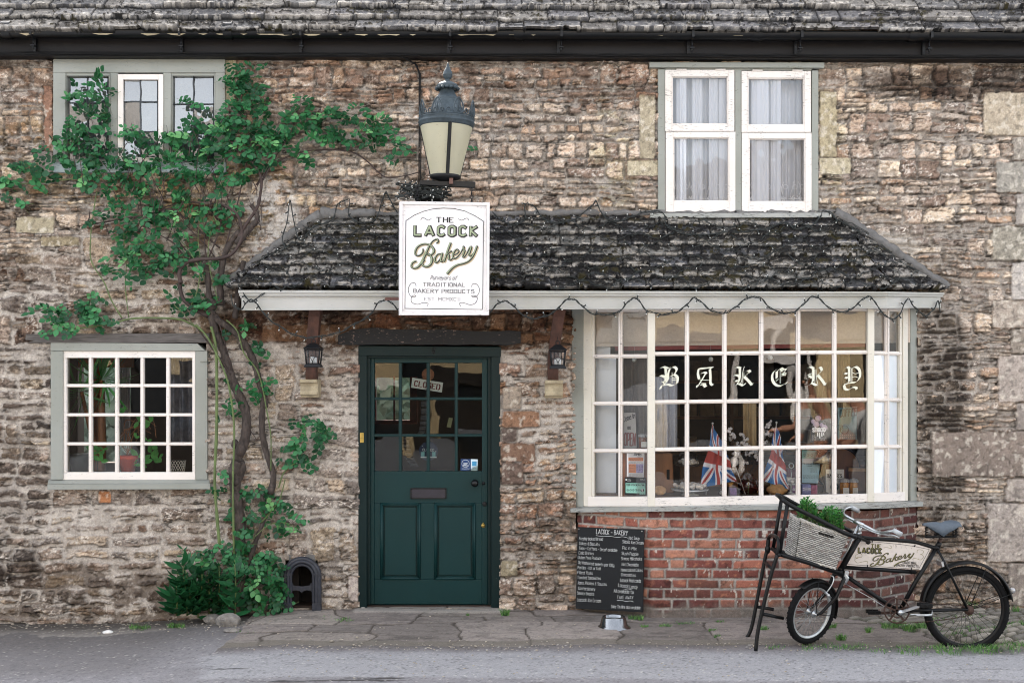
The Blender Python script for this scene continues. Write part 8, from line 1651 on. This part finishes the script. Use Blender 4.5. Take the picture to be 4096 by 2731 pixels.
def person(loc, yaw, k, lean, hands, label, glasses, hair):
    t = thing('person', loc, label, 'person'); t.rotation_euler = (0, 0, yaw); t.scale = (k, k, k); L = lean
    bx = lambda z: L*max(0, z-.95)
    J = [((0, 0, .95), (.13, .15)), ((bx(1.15)*.8, 0, 1.15), (.105, .135)), ((bx(1.35), 0, 1.34), (.11, .155)), ((bx(1.47), 0, 1.47), (.07, .09)), ((bx(1.54)+.01, 0, 1.54), (.052, .052)), ((bx(1.62)+.03, 0, 1.61), (.078, .07)), ((bx(1.70)+.025, 0, 1.70), (.095, .076)), ((bx(1.76)+.01, 0, 1.765), (.07, .062))]
    E_ = [(i, i+1) for i in range(7)]; hd = []
    for s_, hnd in ((1, hands[0]), (-1, hands[1])):
        sh = Vector((bx(1.42), .19*s_, 1.42)); hv = Vector(hnd); el = (sh+hv)/2+Vector((-.05, .04*s_, -.10)); b = len(J)
        J += [(tuple(sh), .052), (tuple(el), .040), (tuple(hv), (.026, .03))]; E_ += [(2, b), (b, b+1), (b+1, b+2)]; d = (hv-el).normalized(); pc = hv+d*.05; J.append((tuple(pc), (.022, .036))); E_.append((b+2, b+3)); side = Vector((0, 1, 0))
        for f_, (off_, ln) in enumerate(((-.03, .066), (-.010, .075), (.010, .072), (.028, .056))):
            a0 = pc+side*off_+d*.03; c = len(J); J += [(tuple(a0), .009), (tuple(a0+d*ln*.5+Vector((0, 0, -.006))), .0085), (tuple(a0+d*ln*.8+Vector((0, 0, -.03))), .0075)]; E_ += [(b+3, c), (c, c+1), (c+1, c+2)]
        c = len(J); J += [(tuple(pc-side*s_*.035+Vector((0, 0, .002))), .011), (tuple(pc-side*s_*.05+d*.035), .009)]; E_ += [(b+3, c), (c, c+1)]
    for s_ in (1, -1):
        b = len(J); J += [((0, .09*s_, .86), .095), ((.02, .10*s_, .48), .06), ((-.02+.06*s_, .10*s_, .10), .042), ((.10+.06*s_, .11*s_, .04), (.04, .03))]; E_ += [(0, b), (b, b+1), (b+1, b+2), (b+2, b+3)]
    skin('body', J, E_, m_skin, t)
    T = [((bx(1.0), 0, .98), (.145, .165)), ((bx(1.15)*.8, 0, 1.15), (.125, .15)), ((bx(1.35), 0, 1.34), (.13, .17)), ((bx(1.46), 0, 1.455), (.085, .12))]; TE = [(0, 1), (1, 2), (2, 3)]
    for s_, hnd in ((1, hands[0]), (-1, hands[1])): sh = Vector((bx(1.42), .19*s_, 1.42)); el = (sh+Vector(hnd))/2+Vector((-.05, .04*s_, -.10)); b = len(T); T += [(tuple(sh), .07), (tuple(sh.lerp(el, .75)), .062)]; TE += [(2, b), (b, b+1)]
    skin('t_shirt', T, TE, m_tee, t)
    Q = [((0, 0, .96), (.145, .165))]; QE = []
    for s_ in (1, -1): b = len(Q); Q += [((0, .09*s_, .85), .108), ((.02, .10*s_, .48), .075), ((-.02+.06*s_, .10*s_, .10), .062)]; QE += [(0, b), (b, b+1), (b+1, b+2)]
    skin('trousers', Q, QE, m_jean, t)
    for s_ in (1, -1): mb = MB(); mb.ball((.05+.06*s_, .105*s_, .045), .14, .05, .045, 14, 8); o = mb.build('shoe', m_shoe, None); o.parent = t; o.location = (.05+.06*s_, .105*s_, 0)
    hc = Vector((bx(1.70)+.025, 0, 1.70)); 
    def loc_mesh(mb, name, mat): 
        me = bpy.data.meshes.new(name); me.from_pydata([v for v in mb.v], [], mb.f); me.materials.append(mat); me.polygons.foreach_set('use_smooth', [True]*len(mb.f)); o = bpy.data.objects.new(name, me); scn.collection.objects.link(o); o.parent = t; return o
    r = random.Random(3); mb = MB(); n, m = 22, 12; vs = []
    for i in range(m+1):
        th = math.pi*.60*i/m
        for j in range(n): a = 2*math.pi*j/n; fr = max(0, math.cos(a)); rr_ = 1+.05*r.random(); th2 = th*(1-.42*fr); vs.append(hc+Vector((-.012+.106*math.sin(th2)*math.cos(a)*rr_, .087*math.sin(th2)*math.sin(a)*rr_, .02+.098*math.cos(th2)*rr_)))
    mb.add(vs, [(i*n+j, (i+1)*n+j, (i+1)*n+(j+1) % n, i*n+(j+1) % n) for i in range(m) for j in range(n)]); loc_mesh(mb, 'hair', m_hair)
    mb = MB(); f0 = hc+Vector((.088, 0, 0)); mb.ball(f0+Vector((.016, 0, -.025)), .018, .012, .022, 10, 8); mb.ball(f0+Vector((-.002, 0, -.062)), .012, .022, .007, 10, 6)
    for s_ in (1, -1): mb.ball(hc+Vector((-.005, .078*s_, -.015)), .018, .010, .03, 10, 8)
    loc_mesh(mb, 'face_features', m_skin); mb = MB()
    for s_ in (1, -1): mb.ball(f0+Vector((-.004, .03*s_, .003)), .009, .012, .007, 10, 6)
    loc_mesh(mb, 'eyes', flat('2c2620'))
    if glasses:
        mb = MB()
        for s_ in (1, -1): mb.ball(f0+Vector((.012, .032*s_, .002)), .004, .026, .019, 12, 8); mb.tube([f0+Vector((.01, .055*s_, .006)), hc+Vector((0, .084*s_, .004))], .003, 5)
        mb.tube([f0+Vector((.014, -.01, .008)), f0+Vector((.014, .01, .008))], .003, 5); loc_mesh(mb, 'sunglasses', m_black)
    return t
person((3.42, -4.65, 0), math.pi, .98, .10, ((.44, .12, 1.10), (.30, -.16, 1.06)), 'person in a white T-shirt and dark glasses reaching forward, mirrored in the bay', True, 0)
person((4.0, -5.2, 0), math.pi+.2, .90, .35, ((.50, .14, .98), (.46, -.14, .95)), 'person in a white T-shirt leaning forward without glasses, mirrored in the bay', False, 1)
